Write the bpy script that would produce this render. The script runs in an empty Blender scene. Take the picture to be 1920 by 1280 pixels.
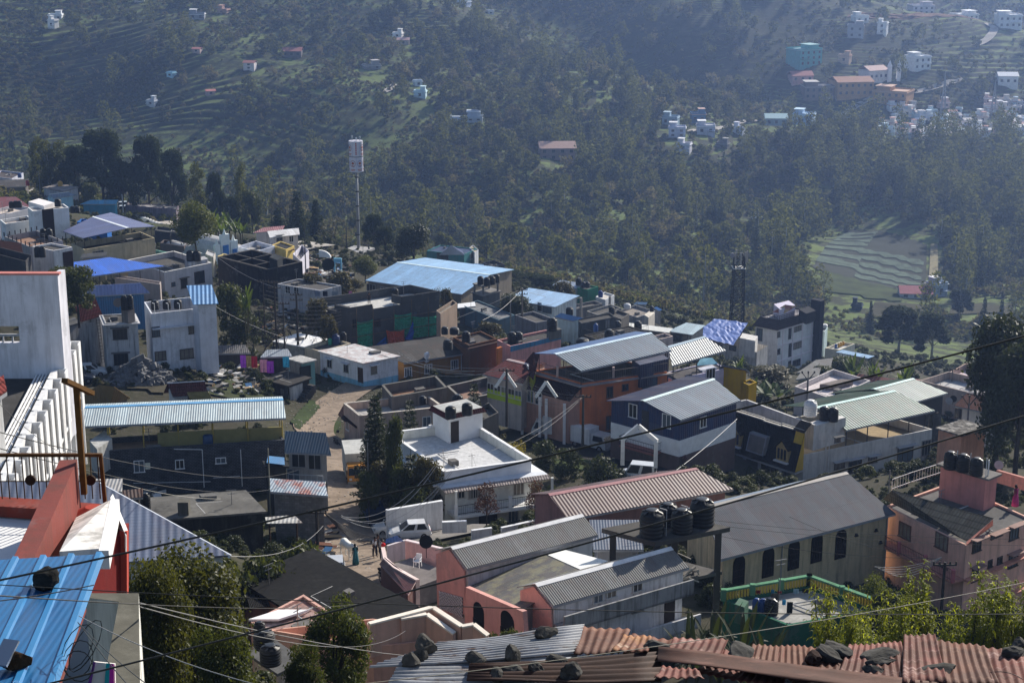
import bpy,math,random
import numpy as np
from mathutils import Vector as V,Matrix
random.seed(7);RNG=np.random.default_rng(11)
SC=bpy.context.scene;COL=SC.collection
HAZE=.00021
F=3200.0;PITCH=math.radians(16.0)
SP,CP=math.sin(PITCH),math.cos(PITCH)
UPZ=V((0,0,1))
def ray(u,v):
 x,y=(u-960)/F,(640-v)/F
 return V((x,y*SP+CP,y*CP-SP))
def at(p,d):return ray(*p)*d
def atz(p,z):
 r=ray(*p);return r*(z/r.z)
def hor(v):return V((v.x,v.y,0))
MATS={}
def nodes(name):
 m=bpy.data.materials.new(name);m.use_nodes=True
 nt=m.node_tree;nt.nodes.clear()
 out=nt.nodes.new('ShaderNodeOutputMaterial')
 return m,nt,out
def N(nt,t,**k):
 n=nt.nodes.new(t)
 for a,b in k.items():
  if a in n.inputs.keys()if hasattr(n.inputs,'keys')else False:n.inputs[a].default_value=b
  else:setattr(n,a,b)
 return n
def mixc(nt,fac,a,b):
 n=nt.nodes.new('ShaderNodeMix');n.data_type='RGBA'
 for s,x in((0,fac),(6,a),(7,b)):
  if hasattr(x,'is_output'):nt.links.new(x,n.inputs[s])
  elif s==0:n.inputs[0].default_value=x
  else:n.inputs[s].default_value=(*x[:3],1)
 return n.outputs[2]
def ramp(nt,src,lo,hi):
 n=nt.nodes.new('ShaderNodeMapRange');n.inputs[1].default_value=lo;n.inputs[2].default_value=hi
 nt.links.new(src,n.inputs[0]);return n.outputs[0]
def noise(nt,vec,scale,detail=3,rough=.6):
 n=nt.nodes.new('ShaderNodeTexNoise');n.inputs['Scale'].default_value=scale
 n.inputs['Detail'].default_value=detail;n.inputs['Roughness'].default_value=rough
 if vec is not None:nt.links.new(vec,n.inputs['Vector'])
 return n.outputs[0]
def mapping(nt,vec,sc,rot=(0,0,0)):
 n=nt.nodes.new('ShaderNodeMapping');n.inputs['Scale'].default_value=sc;n.inputs['Rotation'].default_value=rot
 nt.links.new(vec,n.inputs[0]);return n.outputs[0]
def math_(nt,op,a,b=None):
 n=nt.nodes.new('ShaderNodeMath');n.operation=op
 for i,x in enumerate((a,b)):
  if x is None:continue
  if hasattr(x,'is_output'):nt.links.new(x,n.inputs[i])
  else:n.inputs[i].default_value=x
 return n.outputs[0]
def prin(nt,out,col,rough=.8,metal=0,spec=.5,bump=None,bstr=.5,bdist=.02):
 p=nt.nodes.new('ShaderNodeBsdfPrincipled')
 if hasattr(col,'is_output'):nt.links.new(col,p.inputs['Base Color'])
 else:p.inputs['Base Color'].default_value=(*col[:3],1)
 p.inputs['Roughness'].default_value=rough;p.inputs['Metallic'].default_value=metal
 p.inputs['Specular IOR Level'].default_value=spec
 if bump is not None:
  b=nt.nodes.new('ShaderNodeBump');b.inputs['Strength'].default_value=bstr;b.inputs['Distance'].default_value=bdist
  nt.links.new(bump,b.inputs['Height']);nt.links.new(b.outputs[0],p.inputs['Normal'])
 nt.links.new(p.outputs[0],out.inputs[0]);return p
def sc3(c,k):return tuple(min(1,x*k)for x in c)
def tone(c):
 L=max(c);k=.5 if L<.12 else(.5+.5*(L-.12)/.18 if L<.30 else min(1.35,1+(L-.30)*2.4))
 return tuple(min(.82,x*k)for x in c)
def wallm(c,grime=.5,key=None):
 """painted or rendered masonry: mottled, with vertical run-off stains"""
 c=tone(c)
 k=('w',c,grime,key)
 if k in MATS:return MATS[k]
 m,nt,out=nodes('wall_paint');tc=nt.nodes.new('ShaderNodeTexCoord').outputs['Object']
 n1=noise(nt,tc,.7,5);base=mixc(nt,ramp(nt,n1,.3,.75),sc3(c,.82),sc3(c,1.08))
 st=noise(nt,mapping(nt,tc,(2.2,2.2,.22)),1.0,5,.7)
 g=math_(nt,'MULTIPLY',ramp(nt,st,.46,.74),min(1,grime*1.35))
 pt=noise(nt,tc,.42,6,.72);base=mixc(nt,math_(nt,'MULTIPLY',ramp(nt,pt,.57,.61),.45),base,tuple(x*.5+.1 for x in c))
 n3=noise(nt,tc,9,3)
 col=mixc(nt,g,base,(.07,.068,.06))
 prin(nt,out,col,.9,0,.12,n3,.25,.02);MATS[k]=m;return m
def flatm(c,var=.25,rough=.85,scale=1.2,spec=.12,metal=0):
 c=tone(c)
 k=('f',c,var,rough,scale,spec,metal)
 if k in MATS:return MATS[k]
 m,nt,out=nodes('surface');tc=nt.nodes.new('ShaderNodeTexCoord').outputs['Object']
 n1=noise(nt,tc,scale,6,.65);n2=noise(nt,tc,scale*11,2)
 col=mixc(nt,ramp(nt,n1,.3,.7),sc3(c,1-var),sc3(c,1+var))
 prin(nt,out,col,rough,metal,spec,n2,.2,.02);MATS[k]=m;return m
def roofm(c,dark=(.05,.048,.045),amt=.75,scale=.35):
 """cement roof deck with black weathering and pale patches"""
 c=tone(c);dark=tone(dark)
 k=('r',c,dark,amt,scale)
 if k in MATS:return MATS[k]
 m,nt,out=nodes('roof_deck');tc=nt.nodes.new('ShaderNodeTexCoord').outputs['Object']
 n1=noise(nt,tc,scale,7,.68);n2=noise(nt,tc,2.5,5,.7)
 a=mixc(nt,math_(nt,'MULTIPLY',ramp(nt,n1,.42,.62),amt),c,dark)
 col=mixc(nt,ramp(nt,n2,.35,.75),sc3(c,.6),a)
 prin(nt,out,col,.92,0,.08,n2,.3,.03);MATS[k]=m;return m
def sheetm(c,pitch=.25,step=0,rough=.45,metal=.0,rust=0,spec=.5,c2=None,amp=.03,stripes=0):
 """profiled roofing sheet: ribs across U, tile steps or lap joints along V (UV in metres)"""
 c=tone(c)
 k=('s',c,pitch,step,rough,metal,rust,spec,c2,amp,stripes)
 if k in MATS:return MATS[k]
 m,nt,out=nodes('roof_sheet');uv=nt.nodes.new('ShaderNodeTexCoord').outputs['UV']
 s=nt.nodes.new('ShaderNodeSeparateXYZ');nt.links.new(uv,s.inputs[0])
 w=math_(nt,'SINE',math_(nt,'MULTIPLY',s.outputs[0],2*math.pi/pitch))
 h=math_(nt,'MULTIPLY',w,.5)
 if step:
  fr=math_(nt,'FRACT',math_(nt,'DIVIDE',s.outputs[1],step));h=math_(nt,'ADD',h,math_(nt,'MULTIPLY',fr,-1.0))
 n1=noise(nt,mapping(nt,uv,(1,.35,1)),.8,6,.65)
 col=mixc(nt,ramp(nt,n1,.3,.72),sc3(c,.8),sc3(c,1.12))
 lap=math_(nt,'LESS_THAN',math_(nt,'FRACT',math_(nt,'DIVIDE',s.outputs[0],1.02)),.035)
 col=mixc(nt,math_(nt,'MULTIPLY',lap,.45),col,sc3(c,.4))
 wn=nt.nodes.new('ShaderNodeTexWhiteNoise');wn.noise_dimensions='1D'
 nt.links.new(math_(nt,'FLOOR',math_(nt,'DIVIDE',s.outputs[0],1.02)),wn.inputs['W'])
 col=mixc(nt,math_(nt,'MULTIPLY',wn.outputs[0],.42),col,sc3(c,.55))
 w2=nt.nodes.new('ShaderNodeTexWhiteNoise');w2.noise_dimensions='2D';cb2=nt.nodes.new('ShaderNodeCombineXYZ');nt.links.new(math_(nt,'FLOOR',math_(nt,'DIVIDE',s.outputs[0],1.02)),cb2.inputs[0]);nt.links.new(math_(nt,'FLOOR',math_(nt,'DIVIDE',s.outputs[1],2.1)),cb2.inputs[1]);nt.links.new(cb2.outputs[0],w2.inputs['Vector'])
 col=mixc(nt,math_(nt,'MULTIPLY',math_(nt,'GREATER_THAN',w2.outputs[0],.88),.45),col,tuple(x*.6+.06 for x in c))
 if c2 is not None:
  n2=noise(nt,uv,.55,6,.7);col=mixc(nt,ramp(nt,n2,.46,.56),col,c2)
 rust=max(rust,.22)
 if rust:
  n2=noise(nt,mapping(nt,uv,(1.4,.5,1)),1.1,8,.72)
  col=mixc(nt,math_(nt,'MULTIPLY',ramp(nt,n2,.45,.62),rust),col,(.11,.035,.018))
 if stripes:
  sb=math_(nt,'LESS_THAN',math_(nt,'FRACT',math_(nt,'DIVIDE',s.outputs[0],stripes)),.5)
  col=mixc(nt,math_(nt,'MULTIPLY',sb,.5),col,sc3(c,.35))
 prin(nt,out,col,rough,metal,spec,h,1.0,amp);MATS[k]=m;return m
def tilem(c,dark=(.03,.02,.02)):
 c=tone(c)
 k=('t',c,dark)
 if k in MATS:return MATS[k]
 m,nt,out=nodes('roof_tile');uv=nt.nodes.new('ShaderNodeTexCoord').outputs['UV']
 s=nt.nodes.new('ShaderNodeSeparateXYZ');nt.links.new(uv,s.inputs[0])
 w=math_(nt,'ABSOLUTE',math_(nt,'SINE',math_(nt,'MULTIPLY',s.outputs[0],math.pi/.24)))
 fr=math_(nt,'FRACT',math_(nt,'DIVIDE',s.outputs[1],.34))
 h=math_(nt,'SUBTRACT',math_(nt,'MULTIPLY',w,.6),math_(nt,'MULTIPLY',fr,1.2))
 n1=noise(nt,uv,1.3,6,.7)
 fl=nt.nodes.new('ShaderNodeTexWhiteNoise');fl.noise_dimensions='2D'
 cb=nt.nodes.new('ShaderNodeCombineXYZ');nt.links.new(math_(nt,'FLOOR',math_(nt,'DIVIDE',s.outputs[0],.24)),cb.inputs[0]);nt.links.new(math_(nt,'FLOOR',math_(nt,'DIVIDE',s.outputs[1],.34)),cb.inputs[1])
 nt.links.new(cb.outputs[0],fl.inputs['Vector'])
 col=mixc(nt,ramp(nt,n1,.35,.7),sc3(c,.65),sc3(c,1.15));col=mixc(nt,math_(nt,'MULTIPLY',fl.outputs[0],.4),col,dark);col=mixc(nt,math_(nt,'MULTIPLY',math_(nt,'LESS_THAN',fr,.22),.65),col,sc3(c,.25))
 prin(nt,out,col,.85,0,.08,h,1.0,.06);MATS[k]=m;return m
def brickm(c,mortar=(.3,.29,.27),bw=.42,bh=.21):
 c=tone(c)
 k=('b',c,mortar,bw,bh)
 if k in MATS:return MATS[k]
 m,nt,out=nodes('block_masonry');uv=nt.nodes.new('ShaderNodeTexCoord').outputs['UV']
 b=nt.nodes.new('ShaderNodeTexBrick');nt.links.new(uv,b.inputs['Vector'])
 b.inputs['Color1'].default_value=(*sc3(c,.8),1);b.inputs['Color2'].default_value=(*sc3(c,1.2),1);b.inputs['Mortar'].default_value=(*mortar,1)
 b.inputs['Scale'].default_value=1;b.inputs['Brick Width'].default_value=bw;b.inputs['Row Height'].default_value=bh;b.inputs['Mortar Size'].default_value=.015
 n1=noise(nt,uv,1.5,5);col=mixc(nt,ramp(nt,n1,.4,.8),b.outputs[0],sc3(c,.5))
 prin(nt,out,col,.9,0,.2,b.outputs[1],.6,.02);MATS[k]=m;return m
def leafm(c,c2,tr=.4,name='leaf',far=False):
 if not far:c,c2=sc3(c,.7),sc3(c2,.8)
 k=('l',c,c2,tr,far)
 if k in MATS:return MATS[k]
 m,nt,out=nodes(name);g=nt.nodes.new('ShaderNodeNewGeometry');oi=nt.nodes.new('ShaderNodeObjectInfo')
 r=g.outputs['Random Per Island']
 col=mixc(nt,r,c,c2)
 col=mixc(nt,math_(nt,'MULTIPLY',oi.outputs['Random'],.45),col,sc3(c,.55))
 d=nt.nodes.new('ShaderNodeBsdfPrincipled');d.inputs['Roughness'].default_value=.9 if far else.55;d.inputs['Specular IOR Level'].default_value=.05 if far else.3
 nt.links.new(col,d.inputs['Base Color'])
 t=nt.nodes.new('ShaderNodeBsdfTranslucent');tcol=mixc(nt,.45,col,(c2[0]*1.6,c2[1]*1.5,c2[2]*.5));nt.links.new(tcol,t.inputs[0])
 mx=nt.nodes.new('ShaderNodeMixShader');mx.inputs[0].default_value=tr
 nt.links.new(d.outputs[0],mx.inputs[1]);nt.links.new(t.outputs[0],mx.inputs[2]);nt.links.new(mx.outputs[0],out.inputs[0]);MATS[k]=m;return m
def glossm(c,rough=.25,metal=0,spec=.5,coat=0):
 k=('g',c,rough,metal,spec,coat)
 if k in MATS:return MATS[k]
 m,nt,out=nodes('smooth_surface');tc=nt.nodes.new('ShaderNodeTexCoord').outputs['Object']
 n1=noise(nt,tc,2.3,4);col=mixc(nt,ramp(nt,n1,.3,.75),sc3(c,.88),sc3(c,1.06))
 p=prin(nt,out,col,rough,metal,spec);p.inputs['Coat Weight'].default_value=coat;MATS[k]=m;return m
GLASS=glossm((.02,.025,.03),.12,0,.6);BLACKP=glossm((.012,.012,.013),.38);CURT=flatm((.24,.21,.17),.3);BLUI=glossm((.10,.13,.16),.15);WHITEP=flatm((.75,.75,.74),.08,.5)
WOODD=flatm((.09,.05,.03),.3);STEEL=glossm((.25,.25,.26),.45,.6);CONC=roofm((.3,.29,.27));DARKC=wallm((.16,.155,.15),.8)
BARK=flatm((.1,.085,.07),.35,.95,3);BARKW=flatm((.32,.3,.27),.3,.9,3)
class MB:
 def __init__(s):s.v=[];s.f=[];s.uv={}
 def add(s,vs,fs,uvs=None):
  o=len(s.v);s.v+=[V(p)for p in vs]
  for i,f in enumerate(fs):
   s.f.append([o+k for k in f])
   if uvs:s.uv[len(s.f)-1]=uvs[i]
  return s
 def quad(s,a,b,c,d,uv=None):
  a,b,c,d=map(V,(a,b,c,d))
  if uv is None:
   w,h,w2=(b-a).length,(d-a).length,(c-d).length
   ex=(b-a).normalized();du=(d-a).dot(ex);cu=(c-a).dot(ex)
   hh=math.sqrt(max(0,h*h-du*du))
   uv=[(0,0),(w,0),(cu,hh),(du,hh)]
  return s.add([a,b,c,d],[(0,1,2,3)],[uv])
 def hexa(s,b,t):
  p=[V(x)for x in list(b)+list(t)]
  for f in((3,2,1,0),(4,5,6,7),(0,1,5,4),(1,2,6,5),(2,3,7,6),(3,0,4,7)):
   s.quad(*[p[i]for i in f])
  return s
 def box(s,c,ax,ay,az,sx,sy,sz):
  c=V(c);x,y,z=V(ax)*sx/2,V(ay)*sy/2,V(az)*sz/2
  return s.hexa([c-x-y-z,c+x-y-z,c+x+y-z,c-x+y-z],[c-x-y+z,c+x-y+z,c+x+y+z,c-x+y+z])
 def abox(s,c,sx,sy,sz):return s.box(c,(1,0,0),(0,1,0),(0,0,1),sx,sy,sz)
 def bar(s,a,b,w,h=None):
  a,b=V(a),V(b);d=b-a
  if d.length<1e-6:return s
  x=d.normalized();y=x.cross(UPZ)if abs(x.z)<.95 else x.cross(V((1,0,0)));y.normalize();z=x.cross(y)
  return s.box((a+b)/2,x,y,z,d.length,w,h or w)
 def tube(s,pts,r0,r1=None,seg=6,cap=True):
  pts=[V(p)for p in pts];n=len(pts);r1=r0 if r1 is None else r1;o=len(s.v)
  for i,p in enumerate(pts):
   t=(pts[min(i+1,n-1)]-pts[max(i-1,0)]);t=t.normalized()if t.length>1e-9 else V((0,0,1))
   a=t.cross(UPZ)if abs(t.z)<.97 else t.cross(V((1,0,0)));a.normalize();b=t.cross(a)
   r=r0+(r1-r0)*i/max(1,n-1)
   for k in range(seg):
    q=2*math.pi*k/seg;s.v.append(p+a*math.cos(q)*r+b*math.sin(q)*r)
  for i in range(n-1):
   for k in range(seg):s.f.append([o+i*seg+k,o+i*seg+(k+1)%seg,o+(i+1)*seg+(k+1)%seg,o+(i+1)*seg+k])
  if cap:s.f.append([o+k for k in range(seg)][::-1]);s.f.append([o+(n-1)*seg+k for k in range(seg)])
  return s
 def lathe(s,c,prof,seg=16):
  c=V(c);o=len(s.v);n=len(prof)
  for r,z in prof:
   for k in range(seg):
    q=2*math.pi*k/seg;s.v.append(c+V((r*math.cos(q),r*math.sin(q),z)))
  for i in range(n-1):
   for k in range(seg):s.f.append([o+i*seg+k,o+i*seg+(k+1)%seg,o+(i+1)*seg+(k+1)%seg,o+(i+1)*seg+k])
  s.f.append([o+k for k in range(seg)][::-1]);s.f.append([o+(n-1)*seg+k for k in range(seg)]);return s
 def poly(s,pts,thick):
  pts=[V(p)for p in pts];t=V(thick);n=len(pts);o=len(s.v)
  s.v+=pts+[p+t for p in pts]
  s.f.append([o+i for i in range(n)][::-1]);s.f.append([o+n+i for i in range(n)])
  for i in range(n):s.f.append([o+i,o+(i+1)%n,o+n+(i+1)%n,o+n+i])
  return s
 def build(s,name,mat,parent=None,loc=None,smooth=False,label=None):
  L=wloc(parent)if parent is not None else(V(loc)if loc is not None else V((0,0,0)))
  me=bpy.data.meshes.new(name);me.from_pydata([p-L for p in s.v],[],s.f)
  if s.uv:
   ul=me.uv_layers.new(name='UVMap');i=0
   for k,p in enumerate(me.polygons):
    u=s.uv.get(k)
    for j in range(p.loop_total):
     if u:ul.data[p.loop_start+j].uv=u[j]
  if smooth:me.polygons.foreach_set('use_smooth',[True]*len(me.polygons))
  me.materials.append(mat);o=bpy.data.objects.new(name,me);COL.objects.link(o)
  if parent is not None:o.parent=parent
  else:o.location=L
  if label:o['label']=label
  return o
WL={}
def wloc(o):
 L=V((0,0,0))
 while o is not None:L=L+o.location;o=o.parent
 return L
def thing(name,label,cat,loc=(0,0,0),group=None):
 o=bpy.data.objects.new(name,None);COL.objects.link(o);o.location=loc;o.empty_display_size=.5
 o['label']=label;o['category']=cat
 if group:o['group']=group
 return o
def tag(o,label,cat,group=None):
 o['label']=label;o['category']=cat
 if group:o['group']=group
 return o
KIDS={}
def kids(o):return[c for c in bpy.data.objects if c.parent==o]
def tree_of(root,cache={}):
 k=root.name
 if k not in cache:cache[k]=[(c,kids(c))for c in kids(root)]
 return cache[k]
def dup(root,loc,rot=0,scale=(1,1,1),label=None,group=None):
 r=root.copy();COL.objects.link(r);r.location=loc;r.rotation_euler=(0,0,rot);r.scale=scale
 if label:r['label']=label
 if group:r['group']=group
 for c,gs in tree_of(root):
  cc=c.copy();COL.objects.link(cc);cc.parent=r
  for g in gs:
   d=g.copy();COL.objects.link(d);d.parent=cc
 return r
CTRL=[]
class House:pass
def sheet_mb(p0,p1,p2,p3,th=.05,mb=None,nrm=None):
 """roof sheet: p0-p1 eave, p3-p2 ridge; thin slab with UV in metres"""
 mb=mb or MB();p0,p1,p2,p3=map(V,(p0,p1,p2,p3));n=(p1-p0).cross(p3-p0).normalized()
 if n.z<0:n=-n
 t=n*th
 mb.quad(p0+t,p1+t,p2+t,p3+t);mb.quad(p3,p2,p1,p0)
 for a,b in((p0,p1),(p1,p2),(p2,p3),(p3,p0)):mb.quad(a,b,b+t,a+t)
 return mb
def add_face(H,k,o,e,cen):
 a=hor(e-o).normalized();n=V((a.y,-a.x,0));mid=(o+e)/2
 if n.dot(hor(mid-cen))<0:n=-n
 H.faces[k]=(V(o),a,n,hor(e-o).length)
def onface(H,face,p):
 o,a,n,L=H.faces[face];r=ray(*p);return r*(o.dot(n)/r.dot(n))
FR={}
def window(H,face,p,w=1.1,h=1.2,fcol=(.55,.55,.54),bars=2,shade=None,pos=None,name='window',pane=None,arch=False,frame=.07):
 o,a,n,L=H.faces[face];c=pos if pos is not None else onface(H,face,p)
 m=MB();z=UPZ;fm=flatm(fcol,.1,.6);t=frame
 m.box(c+z*(h/2-t/2)+n*.03,a,n,z,w,.08,t);m.box(c-z*(h/2-t/2)+n*.05,a,n,z,w+.1,.14,t)
 for s in(-1,1):m.box(c+a*s*(w/2-t/2)+n*.03,a,n,z,t,.08,h-2*t)
 for i in range(1,bars):m.box(c+a*(i/bars-.5)*w+n*.025,a,n,z,t*.7,.06,h-2*t)
 f=m.build(name,fm,H.root)
 g=MB();g.box(c+n*.012,a,n,z,w-2*t,.02,h-2*t);g.build('pane',pane or random.choice((GLASS,GLASS,GLASS,CURT,BLUI)),f)
 if shade:
  s=MB();s.box(c+z*(h/2+.12)+n*.28,a,n,z,w+.5,.56,.07);s.build('sunshade',flatm(shade,.2),H.root)
 return f
def door(H,face,p,w=.95,h=2.0,col=(.12,.06,.03)):
 o,a,n,L=H.faces[face];c=onface(H,face,p);m=MB();z=UPZ
 m.box(c+n*.02,a,n,z,w,.05,h);d=m.build('door',flatm(col,.2,.6),H.root)
 k=MB();k.box(c+n*.07+a*w*.38,a,n,z,.04,.05,.12);k.build('handle',STEEL,d);return d
def autowin(H,face,n,zs,w=1.0,h=1.15,fcol=(.5,.5,.5),shade=None,x0=.12,x1=.88):
 o,a,nn,L=H.faces[face]
 for zz in zs:
  for i in range(n):
   s=x0+(x1-x0)*(i+.5)/n
   window(H,face,None,w,h,fcol,2,shade,V((o.x,o.y,H.z+zz))+a*s*L)
def house(A,B,C,d,h,label=None,wall=(.6,.58,.55),floor=(.32,.31,.29),ph=.7,name='house',cat='house',root=None,grime=.5,eave=0,eavecol=None,coping=None,wm=None,fm=None,th=.18,z=None,ctrl=True,group=None,deck=True):
 """flat roofed block; A near top corner, B end of its left edge, C end of its right edge (photo pixels)"""
 H=House();H.faces={}
 pa=at(A,d)if z is None else atz(A,z);z=pa.z;pb,pc=atz(B,z),atz(C,z);pd=pb+pc-pa
 H.z=z;H.a,H.b,H.c,H.d=pa,pb,pc,pd;H.base=z-h;cen=(pa+pd)/2;H.cen=cen
 H.root=root or thing(name,label,cat,V((cen.x,cen.y,z-h)),group)
 H.ph=ph;H.u=hor(pc-pa).normalized();H.w=hor(pb-pa).normalized()
 if root is None and ctrl:
  for q in(pa,pb,pc,pd,cen):CTRL.append((q.x,q.y,z-h+.35))
 ring=[pa,pc,pd,pb];dn=V((0,0,-h));m=MB();wmat=wm or wallm(wall,grime)
 inn=[]
 for i,q in enumerate(ring):
  e1=(ring[(i+1)%4]-q).normalized();e2=(ring[(i-1)%4]-q).normalized();inn.append(q+(e1+e2)*th)
 for i in range(4):
  j=(i+1)%4
  m.quad(ring[i]+dn,ring[j]+dn,ring[j],ring[i])
  if ph>0:
   m.quad(inn[j]-UPZ*ph,inn[i]-UPZ*ph,inn[i],inn[j]);m.quad(ring[i],ring[j],inn[j],inn[i])
 m.build('wall',wmat,H.root)
 if deck:
  f=MB();q=[p-UPZ*(ph+.02)for p in(inn if ph>0 else ring)]
  if ph>0:f.quad(*q)
  else:
   ex=[p+(p-cen).normalized()*.35 for p in ring]
   ex=[V((p.x,p.y,z))for p in ex];f.hexa([p+UPZ*.01 for p in ex],[p+UPZ*.16 for p in ex])
  f.build('roof',fm or roofm(floor),H.root)
 LUh,LWh=(pc-pa).length,(pb-pa).length
 if root is None and deck and min(LUh,LWh)>3.5:
  rr=random.Random(int(A[0]*3+A[1]));q=pa+H.u*LUh*rr.uniform(.1,.9)+H.w*LWh*rr.uniform(.1,.9)-UPZ*ph;k=rr.uniform(1.2,2.6);m=MB();m.bar(q,q+UPZ*k,.05);m.bar(q+UPZ*k+H.u*.4,q+UPZ*k-H.u*.4,.035);m.bar(q+UPZ*(k-.3)+H.u*.3,q+UPZ*(k-.3)-H.u*.3,.035);m.build('aerial_mast',STEEL,H.root)
  t=rr.uniform(.1,.6);q=pa+H.u*LUh*t+H.w*.4-UPZ*(ph-.12);m=MB();m.tube([q,q+H.w*LWh*.5,q+H.w*LWh*.5+H.u*min(2,LUh*.3)],.05,.05,6);m.build('water_pipe',flatm((.4,.4,.4),.2),H.root)
  q=pa+H.u*LUh*rr.uniform(.2,.8)+H.w*LWh*rr.uniform(.2,.8)-UPZ*ph;m=MB();m.box(q+UPZ*.22,H.u,H.w,UPZ,rr.uniform(.5,1.3),rr.uniform(.4,.9),.44);m.build('roof_box',wallm((.22,.21,.2),.8),H.root)
 if coping and ph>0:
  m=MB()
  for i in range(4):
   j=(i+1)%4;m.bar(ring[i]*.5+inn[i]*.5+UPZ*.035,ring[j]*.5+inn[j]*.5+UPZ*.035,th+.1,.07)
  m.build('coping',flatm(coping,.15),H.root)
 if eave:
  m=MB();zz=-ph-.12
  out=[p+(p-cen).normalized()*eave*1.4 for p in ring]
  for i in range(4):
   j=(i+1)%4;P=lambda q,k:V((q.x,q.y,z+zz+k))
   m.hexa([P(ring[i],0),P(ring[j],0),P(out[j],-.02),P(out[i],-.02)],[P(ring[i],.12),P(ring[j],.12),P(out[j],.1),P(out[i],.1)])
  m.build('eave_slab',flatm(eavecol or wall,.2),H.root)
 add_face(H,'R',pa,pc,cen);add_face(H,'L',pa,pb,cen);add_face(H,'X',pb,pd,cen);add_face(H,'Y',pc,pd,cen)
 return H
def gab(E0,E1,R0,R1,d,h,roof,label=None,wall=(.5,.48,.45),over=.35,rh=None,far=1.0,name='house',cat='house',root=None,grime=.4,cap=(.6,.62,.65),walls=True,wm=None,ctrl=True,z=None,end=0,farroof=None,posts=False,group=None,postcol=(.12,.12,.12),base=None):
 """pitched roof: near eave E0-E1, ridge R0-R1 (pixels). far=0 makes a single slope."""
 H=House();H.faces={}
 e0=at(E0,d)if z is None else atz(E0,z);z=e0.z;e1=atz(E1,z);dr=hor(e1-e0).normalized()
 if rh is None:
  r=ray(*(R0 if end==0 else R1));k=hor(r)/r.z;e=e0 if end==0 else e1
  rh=hor(e).dot(dr)/k.dot(dr)-z
  lo,hi=(.3,4.5)
  if not lo<rh<hi:print('rh odd',label,round(rh,2));rh=min(max(rh,.8),2.0)
 r0=atz(R0,z+rh);H.rh=rh;ku=(R1[0]-960)/F
 t=(ku*(r0.y*CP-r0.z*SP)-r0.x)/(dr.x-ku*dr.y*CP);r1=r0+dr*t
 if not.4<t/max(.1,(e1-e0).length)<2.2:r1=atz(R1,z+rh)
 f0,f1=e0+hor(r0-e0)*(1+far),e1+hor(r1-e1)*(1+far);f0.z=f1.z=z+rh*(1-far)
 cen=(e0+e1+f0+f1)/4;H.z=z;H.cen=cen
 bz=z-h if base is None else base
 H.root=root or thing(name,label,cat,V((cen.x,cen.y,bz)),group)
 if root is None and ctrl:
  for q in(e0,e1,f0,f1,cen):CTRL.append((q.x,q.y,bz+.35))
 o=sheet_mb(e0,e1,r1,r0).build('roof',roof,H.root)
 if far>0:
  mb=sheet_mb(f1,f0,r0,r1);mb.build('roof',farroof or roof,H.root)
  if cap:
   c=MB();up=UPZ*.07
   for s,q0,q1 in((1,e0,e1),(-1,f0,f1)):
    a0,a1=(q0-r0).normalized()*.28,(q1-r1).normalized()*.28
    c.hexa([r0+UPZ*.06,r1+UPZ*.06,r1+a1+UPZ*.06,r0+a0+UPZ*.06],[r0+UPZ*.1,r1+UPZ*.1,r1+a1+UPZ*.09,r0+a0+UPZ*.09])
   c.build('ridge_cap',flatm(cap,.15,.5),o)
 m=MB();m.bar(e0-UPZ*.06,e1-UPZ*.06,.05,.14);m.build('gutter',flatm((.3,.31,.33),.15,.6),o)
 def lerp(a,b,t):return a+(b-a)*t
 Lr=max(.1,(e1-e0).length);Lg=max(.1,hor(f0-e0).length if far else hor(r0-e0).length);s,t=min(.3,over/Lr),min(.3,over/Lg)
 g0,g1=(f0,f1)if far else(r0,r1)
 def P(a,b):
  q=lerp(lerp(e0,e1,a),lerp(g0,g1,a),b);return V((q.x,q.y,0))
 def hz(b):
  if not far:return z+rh*b-.06
  bb=1/(1+far);return(z+rh*b/bb if b<bb else z+rh-(rh*far)*(b-bb)/(1-bb))-.06
 H.hz=hz
 n0,n1,m0,m1=P(s,t),P(1-s,t),P(s,1-t),P(1-s,1-t)
 if walls:
  w=MB();Z=lambda q,zz:V((q.x,q.y,zz))
  w.quad(Z(n0,bz),Z(n1,bz),Z(n1,hz(t)),Z(n0,hz(t)));w.quad(Z(m1,bz),Z(m0,bz),Z(m0,hz(1-t)),Z(m1,hz(1-t)))
  for a,b,aa in((n0,m0,s),(n1,m1,1-s)):
   bb=1/(1+far)if far else 1;mid=P(aa,bb)if far else None
   if far:
    L=(b-a).length;mm=(hor(mid)-a).length;uv=[(0,0),(L,0),(L,hz(1-t)-bz),(mm,hz(bb)-bz),(0,hz(t)-bz)]
    w.add([Z(a,bz),Z(b,bz),Z(b,hz(1-t)),Z(mid,hz(bb)),Z(a,hz(t))],[(0,1,2,3,4)],[uv])
   else:w.quad(Z(a,bz),Z(b,bz),Z(b,hz(1-t)),Z(a,hz(t)))
  w.build('wall',wm or wallm(wall,grime),H.root)
 if posts:
  nn=max(2,int(Lr/3)+1)
  for i in range(nn):
   for b in(t,1-t):
    q=P(s+(1-2*s)*i/(nn-1),b);pm=MB();pm.bar(V((q.x,q.y,bz)),V((q.x,q.y,hz(b))),.1);pm.build('post',flatm(postcol,.2,.6),H.root)
 Z=lambda q:V((q.x,q.y,z));c2=V((cen.x,cen.y,z))
 add_face(H,'N',Z(n0),Z(n1),c2);add_face(H,'G0',Z(n0),Z(m0),c2);add_face(H,'G1',Z(n1),Z(m1),c2);add_face(H,'X',Z(m0),Z(m1),c2)
 H.P=P;H.base=bz;H.e0,H.e1,H.r0,H.r1=e0,e1,r0,r1
 return H
def shed(*a,**k):k.setdefault('far',0);return gab(*a,**k)
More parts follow.
